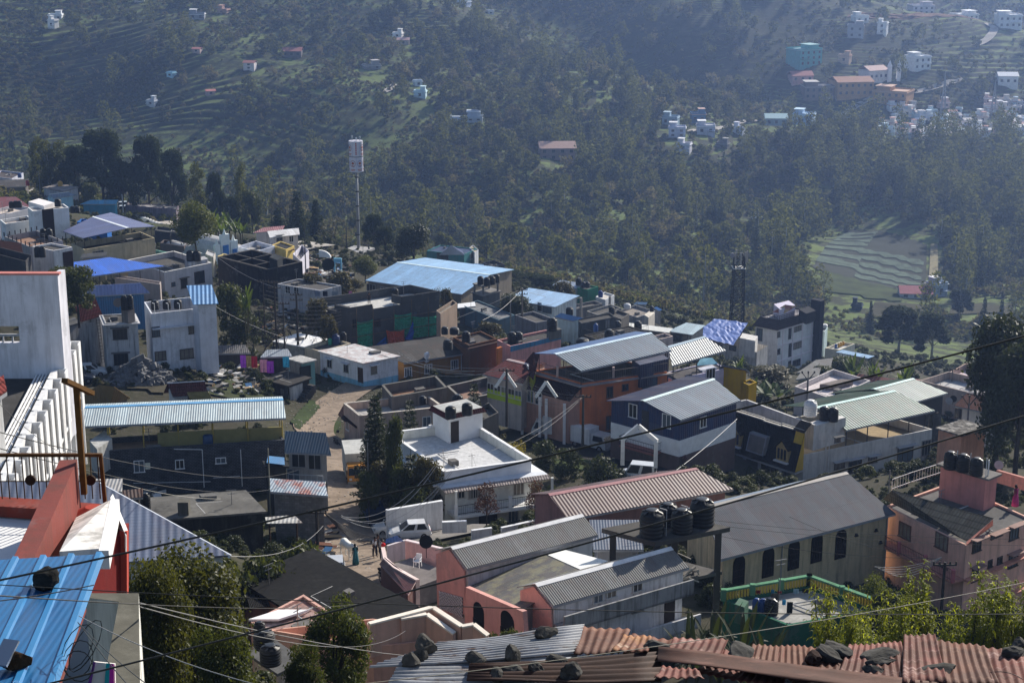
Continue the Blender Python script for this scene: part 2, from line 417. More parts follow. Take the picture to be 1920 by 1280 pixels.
def sub(A,B,C,z,h,root,name,mat,top=None):
 """a block with its own look on a house (pixel corners at height z)"""
 pa,pb,pc=atz(A,z),atz(B,z),atz(C,z);pd=pb+pc-pa;dn=UPZ*h
 m=MB();m.hexa([p-dn for p in(pa,pc,pd,pb)],[pa,pc,pd,pb]);return m.build(name,mat,root)
def railing(pts,h,root,col=(.05,.05,.05),gap=.25,name='railing',rails=2,post=.04,bal=.018):
 m=MB();pts=[V(p)for p in pts]
 for a,b in zip(pts,pts[1:]):
  n=max(1,int((b-a).length/gap))
  for k in range(rails):m.bar(a+UPZ*h*(1-k*.85/max(1,rails-1)if rails>1 else 1),b+UPZ*h*(1-k*.85/max(1,rails-1)if rails>1 else 1),post)
  for i in range(n+1):
   q=a+(b-a)*i/n;m.bar(q,q+UPZ*h,post if i in(0,n)else bal)
 return m.build(name,flatm(col,.2,.5),root)
TANKP={}
def tank_proto(col):
 r=thing('water_tank','x','tank',(0,0,0));m=MB()
 prof=[(.5,0)]
 for i in range(5):
  z=.06+i*.19;prof+=[(.5,z),(.535,z+.03),(.535,z+.09),(.5,z+.12)]
 prof+=[(.5,1.05),(.46,1.12),(.25,1.2),(.24,1.24)]
 m.lathe((0,0,0),prof,20);b=m.build('tank_body',glossm(sc3(col,.6)if max(col)<.02 else col,.5,0,.3),r,smooth=True)
 l=MB();l.lathe((0,0,1.24),[(.27,0),(.27,.05),(.2,.08),(.05,.09)],14)
 for k in range(6):
  q=k*math.pi/3;l.bar((.26*math.cos(q),.26*math.sin(q),1.235),(.46*math.cos(q),.46*math.sin(q),1.15),.06)
 l.build('lid',glossm(col,.35),r);return r
TN={'black':(.013,.014,.016),'white':(.7,.7,.69),'blue':(.02,.07,.25),'yellow':(.55,.3,.03),'green':(.02,.3,.18),'navy':(.02,.04,.12),'red':(.45,.03,.03)}
def tank(p,z=None,d=None,dia=1.1,ht=1.3,col='black',label='',group='water tanks on the roofs'):
 P=atz(p,z)if z is not None else at(p,d);s=(dia,dia,ht/1.3)
 if col not in TANKP:
  r=tank_proto(TN[col]);TANKP[col]=r;r.location=P;r.scale=s;r['label']=label;r['group']=group
  return r
 return dup(TANKP[col],P,random.random()*6,s,label,group)
BLUEGREY=sheetm((.17,.22,.27),.36,.42,.45,.1,amp=.06)
PALEBLUE=sheetm((.2,.3,.42),.3,0,.42,.1,amp=.02)
SKYBLUE=sheetm((.11,.23,.42),.3,.35,.45,.1,amp=.015)
ROYAL=sheetm((.03,.13,.55),.3,.9,.45,.05)
GREENR=sheetm((.11,.2,.165),.36,.42,.45,.1,amp=.06);GREEND=sheetm((.012,.085,.055),.3,.42,.75,0,spec=.1)
ASB=sheetm((.26,.265,.26),.16,1.6,.85,0,spec=.15,c2=(.19,.19,.18),amp=.03)
ASBD=sheetm((.06,.058,.055),.18,1.6,.85,0,amp=.04)
CHURCHR=sheetm((.155,.17,.20),.15,1.9,.75,0,spec=.12,amp=.012)
WSHEET=sheetm((.62,.63,.62),.2,0,.5,.1,rust=.3)
MAROONT=tilem((.17,.035,.04));REDT=tilem((.15,.045,.035));DARKT=tilem((.07,.03,.028));GREYT=tilem((.15,.155,.135))
MAROONS=sheetm((.17,.085,.085),.3,0,.6,0,amp=.025);REDS=sheetm((.3,.07,.06),.25,0,.5,.1)
H=C1=house((834,884),(730,811),(996,862),146,7.6,'cream two-storey house with a wide white flat roof and a stair block carrying two tanks',(.66,.63,.56),(.60,.60,.60),ph=.75,grime=.15,fm=roofm((.62,.62,.61),(.42,.42,.42),.5,.6))
z=H.z;rt=H.root
def offs(H,a,b,dz=0):return H.a+H.u*a+H.w*b+UPZ*dz
LU,LW=(H.c-H.a).length,(H.b-H.a).length
m=MB()
for i,(p,q)in enumerate(((H.a,H.c),(H.c,H.d),(H.d,H.b),(H.b,H.a))):m.bar(p+UPZ*.03,q+UPZ*.03,.3,.06)
for t in(.5,):m.box(H.b+(H.d-H.b)*t-UPZ*.3,H.u,H.w,UPZ,.3,.3,1.1)
for t in(.35,.72):m.box(H.c+(H.d-H.c)*(1-t)-UPZ*.35,H.u,H.w,UPZ,.26,.26,.9)
m.build('parapet',flatm((.72,.72,.71),.08),rt)
m=MB()
for p,q in((H.a,H.c),(H.b,H.a)):
 n=hor(q-p).normalized();n=V((n.y,-n.x,0));m.hexa([p+n*.03-UPZ*1.15,q+n*.03-UPZ*1.15,q-n*.01-UPZ*1.15,p-n*.01-UPZ*1.15],[p+n*.03-UPZ*.01,q+n*.03-UPZ*.01,q-n*.01-UPZ*.01,p-n*.01-UPZ*.01])
m.build('parapet_face',flatm((.68,.68,.67),.1),rt)
zz=z-1.15;m=MB();t=MB();ex=1.05
P=lambda a,b,dz:offs(H,a,b,dz)
m.hexa([P(-ex*.7,-ex,-1.25),P(LU+ex,-ex,-1.25),P(LU+ex,0,-1.25),P(-ex*.7,0,-1.25)],[P(-ex*.7,-ex,-1.13),P(LU+ex,-ex,-1.13),P(LU+ex,0,-1.1),P(-ex*.7,0,-1.1)])
m.hexa([P(LU,0,-1.25),P(LU+ex,0,-1.25),P(LU+ex,LW,-1.25),P(LU,LW,-1.25)],[P(LU,0,-1.1),P(LU+ex,0,-1.13),P(LU+ex,LW,-1.13),P(LU,LW,-1.1)])
m.hexa([P(-ex,0,-1.25),P(0,0,-1.25),P(0,LW,-1.25),P(-ex,LW,-1.25)],[P(-ex,0,-1.13),P(0,0,-1.1),P(0,LW,-1.1),P(-ex,LW,-1.13)])
m.build('eave_slab',flatm((.5,.52,.55),.15),rt)
sheet_mb(P(-ex*.7,-ex-.5,-1.42),P(LU+ex,-ex-.5,-1.42),P(LU+ex,-ex,-1.14),P(-ex*.7,-ex,-1.14),.06).build('tiled_fringe',tilem((.38,.33,.31)),rt)
S=[(842,831),(812,814),(905,817)]
zf=z-.75;pa=atz(S[0],zf);pc=atz(S[2],zf);pb=atz(S[1],zf);pd=pb+pc-pa;hb=2.35
m=MB();m.hexa([pa,pc,pd,pb],[q+UPZ*hb for q in(pa,pc,pd,pb)]);sb=m.build('stair_block',flatm((.72,.72,.72),.08),rt)
cen=(pa+pd)/2;H.faces['S']=(pa,hor(pc-pa).normalized(),-hor(pb-pa).normalized(),3)
add_face(H,'S',pa,pc,cen);add_face(H,'SL',pa,pb,cen)
o_,a_,n_,L_=H.faces['S']
m=MB();m.box(pa+a_*.62+UPZ*1.0+n_*.03,a_,n_,UPZ,.85,.05,2.0);m.build('door',flatm((.1,.075,.06),.2),sb)
top=[q+UPZ*hb+(q-cen)*.16 for q in(pa,pc,pd,pb)]
top2=[q+UPZ*(hb+.42)+(q-cen)*.0 for q in(pa,pc,pd,pb)]
m=MB()
for i in range(4):sheet_mb(top[i],top[(i+1)%4],top2[(i+1)%4],top2[i],.06,m)
m.build('tiled_fringe',tilem((.2,.035,.035)),sb)
m=MB();m.quad(*[q+UPZ*.01 for q in top2]);m.build('roof',roofm((.5,.5,.48)),sb)
tank((845,783),z=zf+hb+.45,dia=.95,ht=1.1,label='black water tank above the door side of the white stair block, left of two')
tank((876,777),z=zf+hb+.45,dia=.95,ht=1.1,label='black water tank on the white stair block above the blank wall, right of two')
for px,py in((926,922),(972,915)):window(H,'R',(px-35 if px<930 else px,py),1.05,1.25,(.42,.4,.36),3)
window(H,'R',(862,925),.9,.9,(.42,.4,.36),3);window(H,'R',(888,922),1.0,1.2,(.42,.4,.36),3)
window(H,'R',(962,967),1.0,1.2,(.42,.4,.36),3);door(H,'R',(915,973),1.7,2.1,(.05,.03,.025))
yb=-3.7;m=MB()
m.hexa([P(.2,-1.6,yb-.15),P(LU+1.3,-1.6,yb-.15),P(LU+1.3,0,yb-.15),P(.2,0,yb-.15)],[P(.2,-1.6,yb+.15),P(LU+1.3,-1.6,yb+.15),P(LU+1.3,0,yb+.15),P(.2,0,yb+.15)])
m.build('balcony_slab',flatm((.62,.62,.6),.15),rt)
bp=[P(.3,-1.5,yb+.15),P(LU*.33,-1.5,yb+.15),P(LU*.66,-1.5,yb+.15),P(LU+1.2,-1.5,yb+.15)]
railing(bp,.85,rt,(.02,.02,.02),.16,'balcony_railing')
for q in bp:
 m=MB();m.abox(q+UPZ*.5,.3,.3,1.05);m.build('balcony_post',flatm((.68,.68,.67),.1),rt)
for a in(.3,LU+1.2):
 m=MB();m.bar(P(a,-1.5,-7.2),P(a,-1.5,-1.3),.22);m.build('porch_column',flatm((.62,.61,.57),.1),rt)
for q in((834,880,.2,.3),(870,880,2.6,.3)):
 pass
for(px,py)in((834,866),(885,862)):
 b=atz((px,py+18),zf);m=MB();m.bar(b,b+UPZ*1.5,.035);m.bar(b+V((-.3,0,1.25)),b+V((.3,.2,1.3)),.03);m.bar(b+UPZ*1.4,b+V((.5,-.4,0)),.012);m.build('aerial_mast',STEEL,rt)
def wallrun(pts,d,h,th,label,col,group=None,name='garden_wall',cat='wall',z=None,capc=None,g=.3,wm=None):
 zt=at(pts[0],d).z if z is None else z;q=[atz(p,zt)for p in pts];r=thing(name,label,cat,q[0]-UPZ*h,group);m=MB();c=MB()
 for a,b in zip(q,q[1:]):
  n=hor(b-a).normalized();n=V((n.y,-n.x,0))*th/2
  m.hexa([a-n-UPZ*h,b-n-UPZ*h,b+n-UPZ*h,a+n-UPZ*h],[a-n,b-n,b+n,a+n]);c.bar(a+UPZ*.04,b+UPZ*.04,th+.06,.08)
  CTRL.append(((a.x+b.x)/2,(a.y+b.y)/2,zt-h+.3))
 m.build('wall',wm or wallm(col,g),r);c.build('coping',flatm(capc or sc3(col,.9),.2),r);return r
wallrun([(724,957),(829,939)],140,2.4,.25,'white garden wall behind the two parked white cars',(.66,.67,.68))
wallrun([(829,979),(875,977)],136,.9,.25,'low white yard wall below the balcony of the cream house',(.64,.65,.66))
wallrun([(940,990),(1063,963),(1030,938)],134,1.5,.22,'white yard wall curving round the garden beside the maroon roof',(.64,.65,.66))
wallrun([(884,995),(922,990)],133,.8,.2,'short white gate wall in front of the cream house',(.62,.63,.64))
H=C2=house((674,780),(644,756),(832,763),186,5.6,'beige house with a long low parapet behind the two conifers',(.42,.32,.26),(.45,.44,.42),ph=.8,grime=.35,coping=(.42,.38,.33))
window(H,'L',(652,797),.9,1.2,shade=(.06,.03,.03));window(H,'R',(690,815),.9,1.2);window(H,'R',(800,790),1.0,1.2)
sheet_mb(atz((634,778),H.z-1.6),atz((668,803),H.z-1.6),atz((678,785),H.z-1.0),atz((645,759),H.z-1.0),.08).build('porch_roof',DARKT,H.root)
z2=H.z+1.6
H=house((735,745),(716,722),(838,727),190,4.6,'grey terrace with a deep parapet round a terracotta floor behind the white house',(.22,.2,.18),(.30,.17,.11),ph=1.0,grime=.7,coping=(.2,.19,.17),fm=roofm((.33,.19,.12),(.12,.08,.06),.5))
H=house((868,751),(838,724),(946,733),192,5.0,'grey terrace with a peeling terracotta floor beside the green school wall',(.2,.19,.18),(.32,.2,.15),ph=1.0,grime=.7,coping=(.26,.25,.23),fm=roofm((.34,.22,.17),(.15,.11,.09),.5))
H=house((884,797),(866,777),(935,773),172,4.0,'unfinished dark concrete house on thin columns behind the white stair block',(.17,.16,.15),(.2,.19,.17),ph=.5,grime=.7)
for i,q in enumerate(((905,772),(913,760),(920,750))):pass
tank((858,765),d=180,dia=1.15,ht=1.5,label='black water tank half hidden behind the white stair block tanks')
tank((793,757),d=186,dia=.8,ht=.9,label='small black tank at the end of the beige house parapet')
H=C3=house((680,682),(600,660),(746,669),217,3.3,'whitewashed cottage with a peeling white and rust-red roof and blue plinth',(.55,.56,.6),(.7,.68,.66),ph=0,grime=.3,fm=roofm((.72,.7,.68),(.31,.12,.09),.95,1.1))
for p in((618,681),(649,690)):window(H,'L',p,.9,1.2,(.3,.3,.28),2,(.4,.42,.46))
door(H,'L',(676,703),.95,2.0,(.10,.05,.02));window(H,'R',(701,693),.9,1.2,(.25,.24,.2),2,(.4,.42,.46))
for f,(s,e)in(('L',(H.a,H.b)),('R',(H.a,H.c))):
 o,a,n,L=H.faces[f];m=MB();q0,q1=V((s.x,s.y,H.base)),V((e.x,e.y,H.base))
 m.hexa([q0+n*.03,q1+n*.03,q1,q0],[q0+n*.03+UPZ*.9,q1+n*.03+UPZ*.9,q1+UPZ*.9,q0+UPZ*.9]);m.build('plinth',wallm((.16,.36,.5),.4),H.root)
H=house((570,651),(516,641),(613,637),226,3.4,'block-built store with a plain bright white roof behind the cottage',(.4,.39,.36),(.75,.75,.74),ph=0,wm=brickm((.36,.35,.32),(.2,.19,.18),.5,.3),fm=flatm((.74,.74,.73),.05))
H=house((604,659),(571,651),(658,643),222,3.2,'cream flat-roofed room with three coloured tanks beside the whitewashed cottage',(.5,.42,.3),(.2,.19,.18),ph=.35,grime=.4)
zt=H.z-.35
tank((630,645),z=zt,dia=1.0,ht=1.35,col='navy',label='dark blue barrel tank between the green and the black one on the cream room')
tank((644,641),z=zt,dia=.85,ht=1.35,label='black tank right of the dark blue one on the cream room')
tank((619,646),z=zt,dia=.5,ht=.9,col='green',label='small green drum left of the dark blue tank on the cream room')
H=C6=house((655,586),(602,573),(823,560),233,7.4,'unfinished bare cement building wrapped in green netting with an open roof deck',(.14,.145,.15),(.55,.54,.51),ph=.08,grime=.8,fm=roofm((.58,.57,.54),(.3,.29,.27),.5,.5))
m=MB();AC=H.c-H.a;AB=H.b-H.a
for p,q_,hh in((H.b,H.d,1.1),(H.d,H.c,1.1),(H.a+AC*.58,H.c,1.15),(H.a+AC*.58,H.a+AC*.58+AB*.35,1.15),(H.a,H.a+AC*.25,.7),(H.a,H.a+AB*.5,.7)):
 n_=hor(q_-p).normalized();s_=V((n_.y,-n_.x,0))*.1;m.hexa([p-s_,q_-s_,q_+s_,p+s_],[p-s_+UPZ*hh,q_-s_+UPZ*hh,q_+s_+UPZ*hh,p+s_+UPZ*hh])
m.build('roof_parapet',wallm((.13,.135,.14),.8),H.root)
for p,w,h in(((705,606),1.5,1.2),((665,606),.8,1.3),((775,592),1.2,1.2)):window(H,'R',p,w,h,(.1,.1,.1),2)
sub((630,583),(612,578),(656,575),H.z+.2,.35,H.root,'sunshade',DARKC)
o,a,n,L=H.faces['R']
def cloth(pts,label,col,cat='tarpaulin',name='tarpaulin',off=.35,tr=.3):
 q=[onface(H,'R',p)+n*off for p in pts];m=MB();N_=8;rr=random.Random(len(label))
 g=[[None]*(N_+1)for _ in range(N_+1)]
 for i in range(N_+1):
  for j in range(N_+1):
   u,v=i/N_,j/N_;p=(q[0]*(1-u)+q[1]*u)*(1-v)+(q[3]*(1-u)+q[2]*u)*v
   g[i][j]=p+n*(.12*math.sin(u*9+v*3)+rr.uniform(-.05,.05))-UPZ*(.25*math.sin(math.pi*u)*(1-v))
 for i in range(N_):
  for j in range(N_):m.quad(g[i][j],g[i+1][j],g[i+1][j+1],g[i][j+1])
 oo=m.build(name,flatm(col,.25,.7),None,loc=q[2],smooth=True);s=oo.modifiers.new('s','SOLIDIFY');s.thickness=.01
 return tag(oo,label,cat)
cloth([(666,602),(697,597),(697,648),(668,652)],'green shade net hanging on the left of the bare cement building',(.03,.30,.18),'netting','shade_net')
cloth([(736,588),(769,584),(771,640),(735,616)],'green shade net draped over scaffolding above the orange tarpaulin',(.03,.30,.18),'netting','shade_net',.45)
cloth([(770,592),(830,588),(830,624),(770,634)],'wide torn green shade net at the right end of the cement building',(.03,.30,.18),'netting','shade_net',.4)
cloth([(718,616),(752,615),(754,643),(722,646)],'orange red tarpaulin between two blue ones on the cement building',(.42,.075,.03),off=.9)
cloth([(718,629),(720,640),(722,645),(686,653)],'blue tarpaulin wedge left of the orange one',(.015,.09,.38),off=.8)
cloth([(768,600),(770,620),(768,634),(752,634)],'blue tarpaulin hung right of the orange one',(.015,.09,.42),off=.95)
m=MB()
for px in(666,697,736,769,800,830):
 b=onface(H,'R',(px,640))+n*.6;m.bar(V((b.x,b.y,H.base)),V((b.x,b.y,H.z+.6)),.08)
for dz in(-1.6,-3.4):m.bar(H.a+n*.6+UPZ*dz,H.c+n*.6+UPZ*dz,.07)
tag(m.build('scaffold',flatm((.2,.15,.1),.3),None,loc=(H.a.x,H.a.y,H.base)),'thin pole scaffold against the bare cement building','scaffold')
tank((741,556),z=H.z,dia=.9,ht=1.2,label='black tank on the far parapet of the bare cement building')
H2=house((826,588),(818,582),(857,568),231,5.5,'bare brown plaster wall block right of the green netting',(.33,.25,.19),(.3,.28,.25),ph=.4,grime=.3)
H=C7=gab((757,681),(886,661),(692,652),(832,628),222,4.6,ASBD,'mustard house under a big dark fibre-cement roof with tangled wires in front',(.30,.15,.03),rh=1.2,far=.3,grime=.35,cap=None)
for p in((765,697),(803,691),(852,683)):window(H,'N',p,1.1,1.3,(.5,.5,.52),3)
door(H,'N',(870,679),.9,2.0,(.35,.37,.42))
m=MB();m.hexa([atz(p,H.z+.2)for p in((818,650),(884,661),(912,640),(846,632))],[atz(p,H.z+.4)for p in((818,650),(884,661),(912,640),(846,632))]);m.build('flat_roof',roofm((.09,.085,.08)),H.root)
tank((840,655),d=219,dia=1.15,ht=1.3,label='black tank on the dark roof slab above the mustard house, front of two')
tank((874,640),d=224,dia=1.1,ht=1.35,label='black tank at the corner of the dark slab beside the orange house')
tank((852,626),d=225,dia=1.2,ht=.9,label='squat black tank lying low behind the mustard house roof')
tank((834,626),d=226,dia=.9,ht=1.0,label='black tank tucked beside the squat one behind the mustard house')
sub((799,664),(795,662),(805,661),H.z+.8,1.2,H.root,'chimney',flatm((.45,.46,.48),.2))
house((880,647),(850,632),(932,635),224,4.8,'brown orange house wall with a green cloth hanging at its corner',(.2,.085,.035),(.16,.14,.13),ph=.3,grime=.4,eave=.5,eavecol=(.12,.06,.04))
H=C8=house((957,649),(932,637),(1052,629),222,5.2,'pink house with a peeling blue parapet and black roof tanks',(.50,.25,.23),(.17,.16,.15),ph=.3,grime=.35)
m=MB();o,a,n,L=H.faces['R'];m.hexa([H.a+n*.05-UPZ*.75,H.c+n*.05-UPZ*.5,H.c-UPZ*.5,H.a-UPZ*.75],[H.a+n*.05+UPZ*.02,H.c+n*.05+UPZ*.02,H.c+UPZ*.02,H.a+UPZ*.02]);m.build('parapet',wallm((.05,.2,.36),.6),H.root)
sub((934,653),(930,652),(942,650),H.z,4.5,H.root,'corner_pier',wallm((.45,.13,.03),.3))
tank((960,641),z=H.z-.2,dia=1.15,ht=1.35,label='black tank at the near corner of the pink house roof, left of a touching pair')
tank((972,640),z=H.z-.2,dia=1.15,ht=1.3,label='black tank at the near corner of the pink house roof, right of a touching pair')
sub((1030,621),(1025,618),(1053,617),H.z+1.0,1.2,H.root,'tank_base',wallm((.2,.2,.19),.8))
tank((1035,619),z=H.z+1.0,dia=1.35,ht=1.7,label='big black tank standing high at the far end of the pink house')
H=gab((905,702),(980,720),(952,674),(1003,690),186,5.5,MAROONT,'low building with maroon tiled roof and a lime green band under its windows',(.40,.34,.3),rh=.9,cap=(.45,.35,.33),grime=.3)
for i in range(5):window(H,'N',(920+i*13,727+i*3.4),.95,1.1,(.4,.38,.36),2)
o,a,n,L=H.faces['N'];q0=o-UPZ*2.6;m=MB();e=o+a*L
m.hexa([q0+n*.05,e-UPZ*2.6+n*.05,e-UPZ*2.6,q0],[q0+n*.05+UPZ*1.0,e-UPZ*1.6+n*.05,e-UPZ*1.6,q0+UPZ*1.0]);m.build('wall_band',flatm((.33,.42,.02),.15),H.root)
H=G1=house((1092,719),(1004,694),(1251,697),181,8.0,'tall orange house with a railed terrace under a blue grey sheet roof',(.50,.15,.055),(.14,.13,.13),ph=.12,grime=.2,eave=.5,eavecol=(.30,.26,.25))
for p,w,h in(((1172,726),.8,.8),((1218,721),1.9,1.6),((1143,735),.8,1.3),((1143,792),.9,1.6),((1140,820),1.0,1.4),((1190,748),.9,1.0),((1225,755),1.0,1.1)):window(H,'R',p,w,h,(.22,.13,.1),2)
railing([H.b,H.a,H.c],1.0,H.root,(.25,.2,.18),.22,'terrace_railing')
r2=gab((1089,696),(1259,657),(1040,664),(1221,634),180,3.0,BLUEGREY,rh=.9,root=H.root,walls=False,posts=True,cap=(.45,.55,.68),far=.8,farroof=sheetm((.05,.13,.32),.3,.35,.4,.1))
sub((1200,684),(1185,674),(1254,672),r2.z-.2,2.6,H.root,'blue_wall',sheetm((.015,.04,.14),.25,0,.5))
window_face=H
m=MB()
for px,py in((1045,706),(1150,708),(1212,700)):
 b=atz((px,py),H.z+.1);m.abox(b+UPZ*.6,.25,.25,1.2)
m.build('terrace_pier',flatm((.4,.3,.27),.15),H.root)
H=gab((1035,775),(1000,745),(1090,728),(1003,690),168,5.5,DARKT,'front wing of the orange house with a dark tiled roof and pink gabled porch',(.42,.2,.13),rh=2.2,far=0,ctrl=True,cap=None)if False else None
def pent(pts,zs,label,mat,h,wall,name='house',cat='house',wm=None,wi=.3):
 """lean-to: four roof corners (eave a, eave b, top b, top a) with heights"""
 q=[atz(p,zz)for p,zz in zip(pts,zs)];cen=sum(q,V((0,0,0)))/4;H=House();H.faces={}
 bz=min(zs)-h;H.root=thing(name,label,cat,V((cen.x,cen.y,bz)));sheet_mb(*q).build('roof',mat,H.root)
 i=[p+(cen-p)*.06 for p in q];m=MB()
 for k in range(4):
  a,b=i[k],i[(k+1)%4];m.quad(V((a.x,a.y,bz)),V((b.x,b.y,bz)),b-UPZ*.08,a-UPZ*.08)
 m.build('wall',wm or wallm(wall,.3),H.root);H.z=min(zs);H.base=bz
 add_face(H,'N',V((i[0].x,i[0].y,H.z)),V((i[1].x,i[1].y,H.z)),cen);add_face(H,'G1',V((i[1].x,i[1].y,H.z)),V((i[2].x,i[2].y,H.z)),cen);add_face(H,'G0',V((i[0].x,i[0].y,H.z)),V((i[3].x,i[3].y,H.z)),cen)
 for p in q:CTRL.append((p.x,p.y,bz+.3))
 H.q=q;return H
zz=G1.z
H=pent([(976,729),(1068,753),(1092,725),(1000,696)],(zz-1.9,zz-1.9,zz-.4,zz-.4),'front wing of the orange house with dark tiles, white columns and two small gables',DARKT,6.0,(.42,.24,.18))
for p in((995,743),(1010,747)):window(H,'N',p,1.0,1.4,(.5,.48,.45),2)
for p in((987,745),(1020,752),(1032,757),(1066,768)):
 c=onface(H,'N',p)+H.faces['N'][2]*.7;m=MB();m.abox(V((c.x,c.y,(H.z-3.2+H.base)/2+.0)),.3,.3,H.z-.2-H.base-2.6);
 m=MB();m.bar(V((c.x,c.y,H.base)),V((c.x,c.y,H.z-.1)),.3);m.build('porch_column',flatm((.55,.53,.52),.1),H.root)
for p in((1024,731),(948,713)):
 c=at(p,181 if p[0]<1000 else 178);m=MB()
 for s in(-1,1):m.bar(c+V((0,0,.9)),c+V((s*1.1,-.3,-.7)),.14,.3)
 tag(m.build('gable_trim',flatm((.66,.62,.58),.1),None,loc=c),'white gable trim over the %s'%('porch of the orange house' if p[0]>1000 else 'maroon roof edge by the lime band'),'trim')
H=house((997,708),(984,690),(1004,703),184,3.0,'narrow lime green turret with one white window left of the terrace',(.4,.45,.03),ph=0,grime=.1,deck=False,ctrl=False)
window(H,'L',(990,690),.7,.7,(.7,.7,.68),2);sheet_mb(atz((976,690),H.z),atz((1000,712),H.z),atz((1012,664),H.z+1.7),atz((1000,660),H.z+1.7)).build('roof',tilem((.14,.03,.03)),H.root)
H=house((1262,713),(1238,700),(1362,690),188,7.5,'lavender house with a bay window under the second blue grey sheet roof',(.38,.36,.47),(.2,.19,.2),ph=.1,grime=.25)
gab((1260,686),(1361,657),(1252,650),(1321,635),187,3.0,BLUEGREY,rh=1.6,root=H.root,walls=False,posts=True,cap=(.45,.55,.68),far=.8,farroof=sheetm((.03,.12,.33),.3,.35,.4,.1))
sub((1318,697),(1308,690),(1345,690),H.z,3.6,H.root,'bay',wallm((.42,.42,.48),.2));window(H,'R',(1332,702),1.4,1.5,(.5,.5,.52),3);window(H,'R',(1290,712),1.0,1.3,(.3,.25,.25),2)
sheet_mb(atz((1305,686),H.z+.5),atz((1346,682),H.z+.5),atz((1335,671),H.z+1.0),atz((1314,672),H.z+1.0)).build('bay_roof',flatm((.2,.42,.55),.2),H.root)
H=shed((1349,689),(1406,699),(1354,685),(1400,686),193,6.0,sheetm((.2,.24,.32),.3,0,.5,.2),'mustard yellow house with a low sheet roof beside the banana plants',(.36,.23,.005),rh=.5,grime=.3)
house((1404,722),(1391,716),(1419,716),190,4.5,'low mustard annexe of the yellow house',(.35,.22,.005),(.2,.18,.14),ph=.2,grime=.3)
H=G2=gab((1276,788),(1389,751),(1205,752),(1339,722),170,7.5,BLUEGREY,'two-storey house with navy upper walls, white lower band and a pale ribbed roof',(.02,.06,.2),rh=1.0,cap=(.5,.62,.68),farroof=sheetm((.05,.07,.15),.3,.42,.75,0,spec=.12),wm=sheetm((.018,.055,.19),.3,0,.5))
for f,p,w,h in(('G0',(1187,770),1.1,1.5),('G0',(1250,789),1.1,1.5),('N',(1318,791),1.0,1.2)):window(H,f,p,w,h,(.68,.68,.66),2)
door(H,'G0',(1210,787),.9,2.0,(.1,.1,.11))
for f in('N','G0'):
 o,a,n,L=H.faces[f];m=MB();e=o+a*L
 m.hexa([o+n*.06-UPZ*4.0,e+n*.06-UPZ*4.0,e-UPZ*4.0,o-UPZ*4.0],[o+n*.06-UPZ*2.3,e+n*.06-UPZ*2.3,e-UPZ*2.3,o-UPZ*2.3]);m.build('white_band',flatm((.6,.61,.63),.12),H.root)
 window(H,f,None,1.0,1.0,(.6,.6,.6),2,pos=o+a*L*.6-UPZ*3.1)if f=='N' else None
 m=MB();m.hexa([o+n*.04-UPZ*7.4,e+n*.04-UPZ*7.4,e-UPZ*7.4,o-UPZ*7.4],[o+n*.04-UPZ*4.05,e+n*.04-UPZ*4.05,e-UPZ*4.05,o-UPZ*4.05]);m.build('lower_wall',wallm((.2,.14,.13),.4),H.root)
 if f=='G0':
  q=[o+n*1.4+a*L*.25-UPZ*3.9,o+n*1.4+a*L*.75-UPZ*3.9];railing([o+a*L*.25-UPZ*3.9]+q+[o+a*L*.75-UPZ*3.9],.95,H.root,(.02,.02,.02),.2,'balcony_railing')
  m=MB();m.hexa([o+a*L*.25-UPZ*4.1,q[0]-UPZ*.2,q[1]-UPZ*.2,o+a*L*.75-UPZ*4.1],[o+a*L*.25-UPZ*3.95,q[0]-UPZ*.05,q[1]-UPZ*.05,o+a*L*.75-UPZ*3.95]);m.build('balcony_slab',flatm((.3,.12,.1),.2),H.root)
H=pent([(1170,822),(1290,862),(1262,802),(1196,800)],(-58.6,-58.6,-57.4,-57.4),'maroon sheet porch in front of the navy house with a white gabled gate',sheetm((.13,.03,.035),.3,0,.6),3.0,(.16,.1,.09))
m=MB();c=at((1168,822),160)
for s,e in((V((0,0,0)),V((1.5,.8,1.0))),(V((1.5,.8,1.0)),V((3.2,-.2,-.2)))):m.bar(c+s,c+e,.22,.4)
m.bar(c,c-UPZ*2.6,.35);m.bar(c+V((3.1,-.2,-.2)),c+V((3.1,-.2,-2.8)),.35)
tag(m.build('gate_arch',flatm((.62,.6,.58),.15),None,loc=c-UPZ*2.6),'white gabled gate arch beside the maroon porch','gate')
H=G3=house((1507,853),(1362,806),(1748,804),178,8.8,'long white building with a green ribbed roof above its terrace and a black mansard front',(.52,.5,.47),(.35,.27,.17),ph=.9,grime=.25,fm=roofm((.42,.33,.21),(.2,.15,.1),.5))
rt=H.root;zt=H.z
sub((1527,799),(1510,794),(1586,782),zt+2.7,2.7,rt,'stair_block',wallm((.54,.52,.5),.25))
q=[atz(p,zt+3.0)for p in((1359,757),(1400,749),(1528,796))];m=MB()
for a,b in zip(q,q[1:]):
 n=hor(b-a).normalized();n=V((n.y,-n.x,0))*.12;m.hexa([a-n-UPZ*2.8,b-n-UPZ*2.8,b+n-UPZ*2.8,a+n-UPZ*2.8],[a-n,b-n,b+n,a+n])
m.build('roof_parapet',wallm((.5,.49,.48),.3),rt)
o,a,n,L=H.faces['L'];pb,pa=H.b,H.a
lo=[pa+n*1.3-UPZ*1.6,pb+n*1.3-UPZ*1.6];hi=[pa-n*.05+UPZ*2.4,pb-n*.05+UPZ*2.4]
sheet_mb(lo[0],lo[1],hi[1],hi[0],.1).build('mansard',tilem((.014,.014,.018),(.006,.006,.008)),rt)
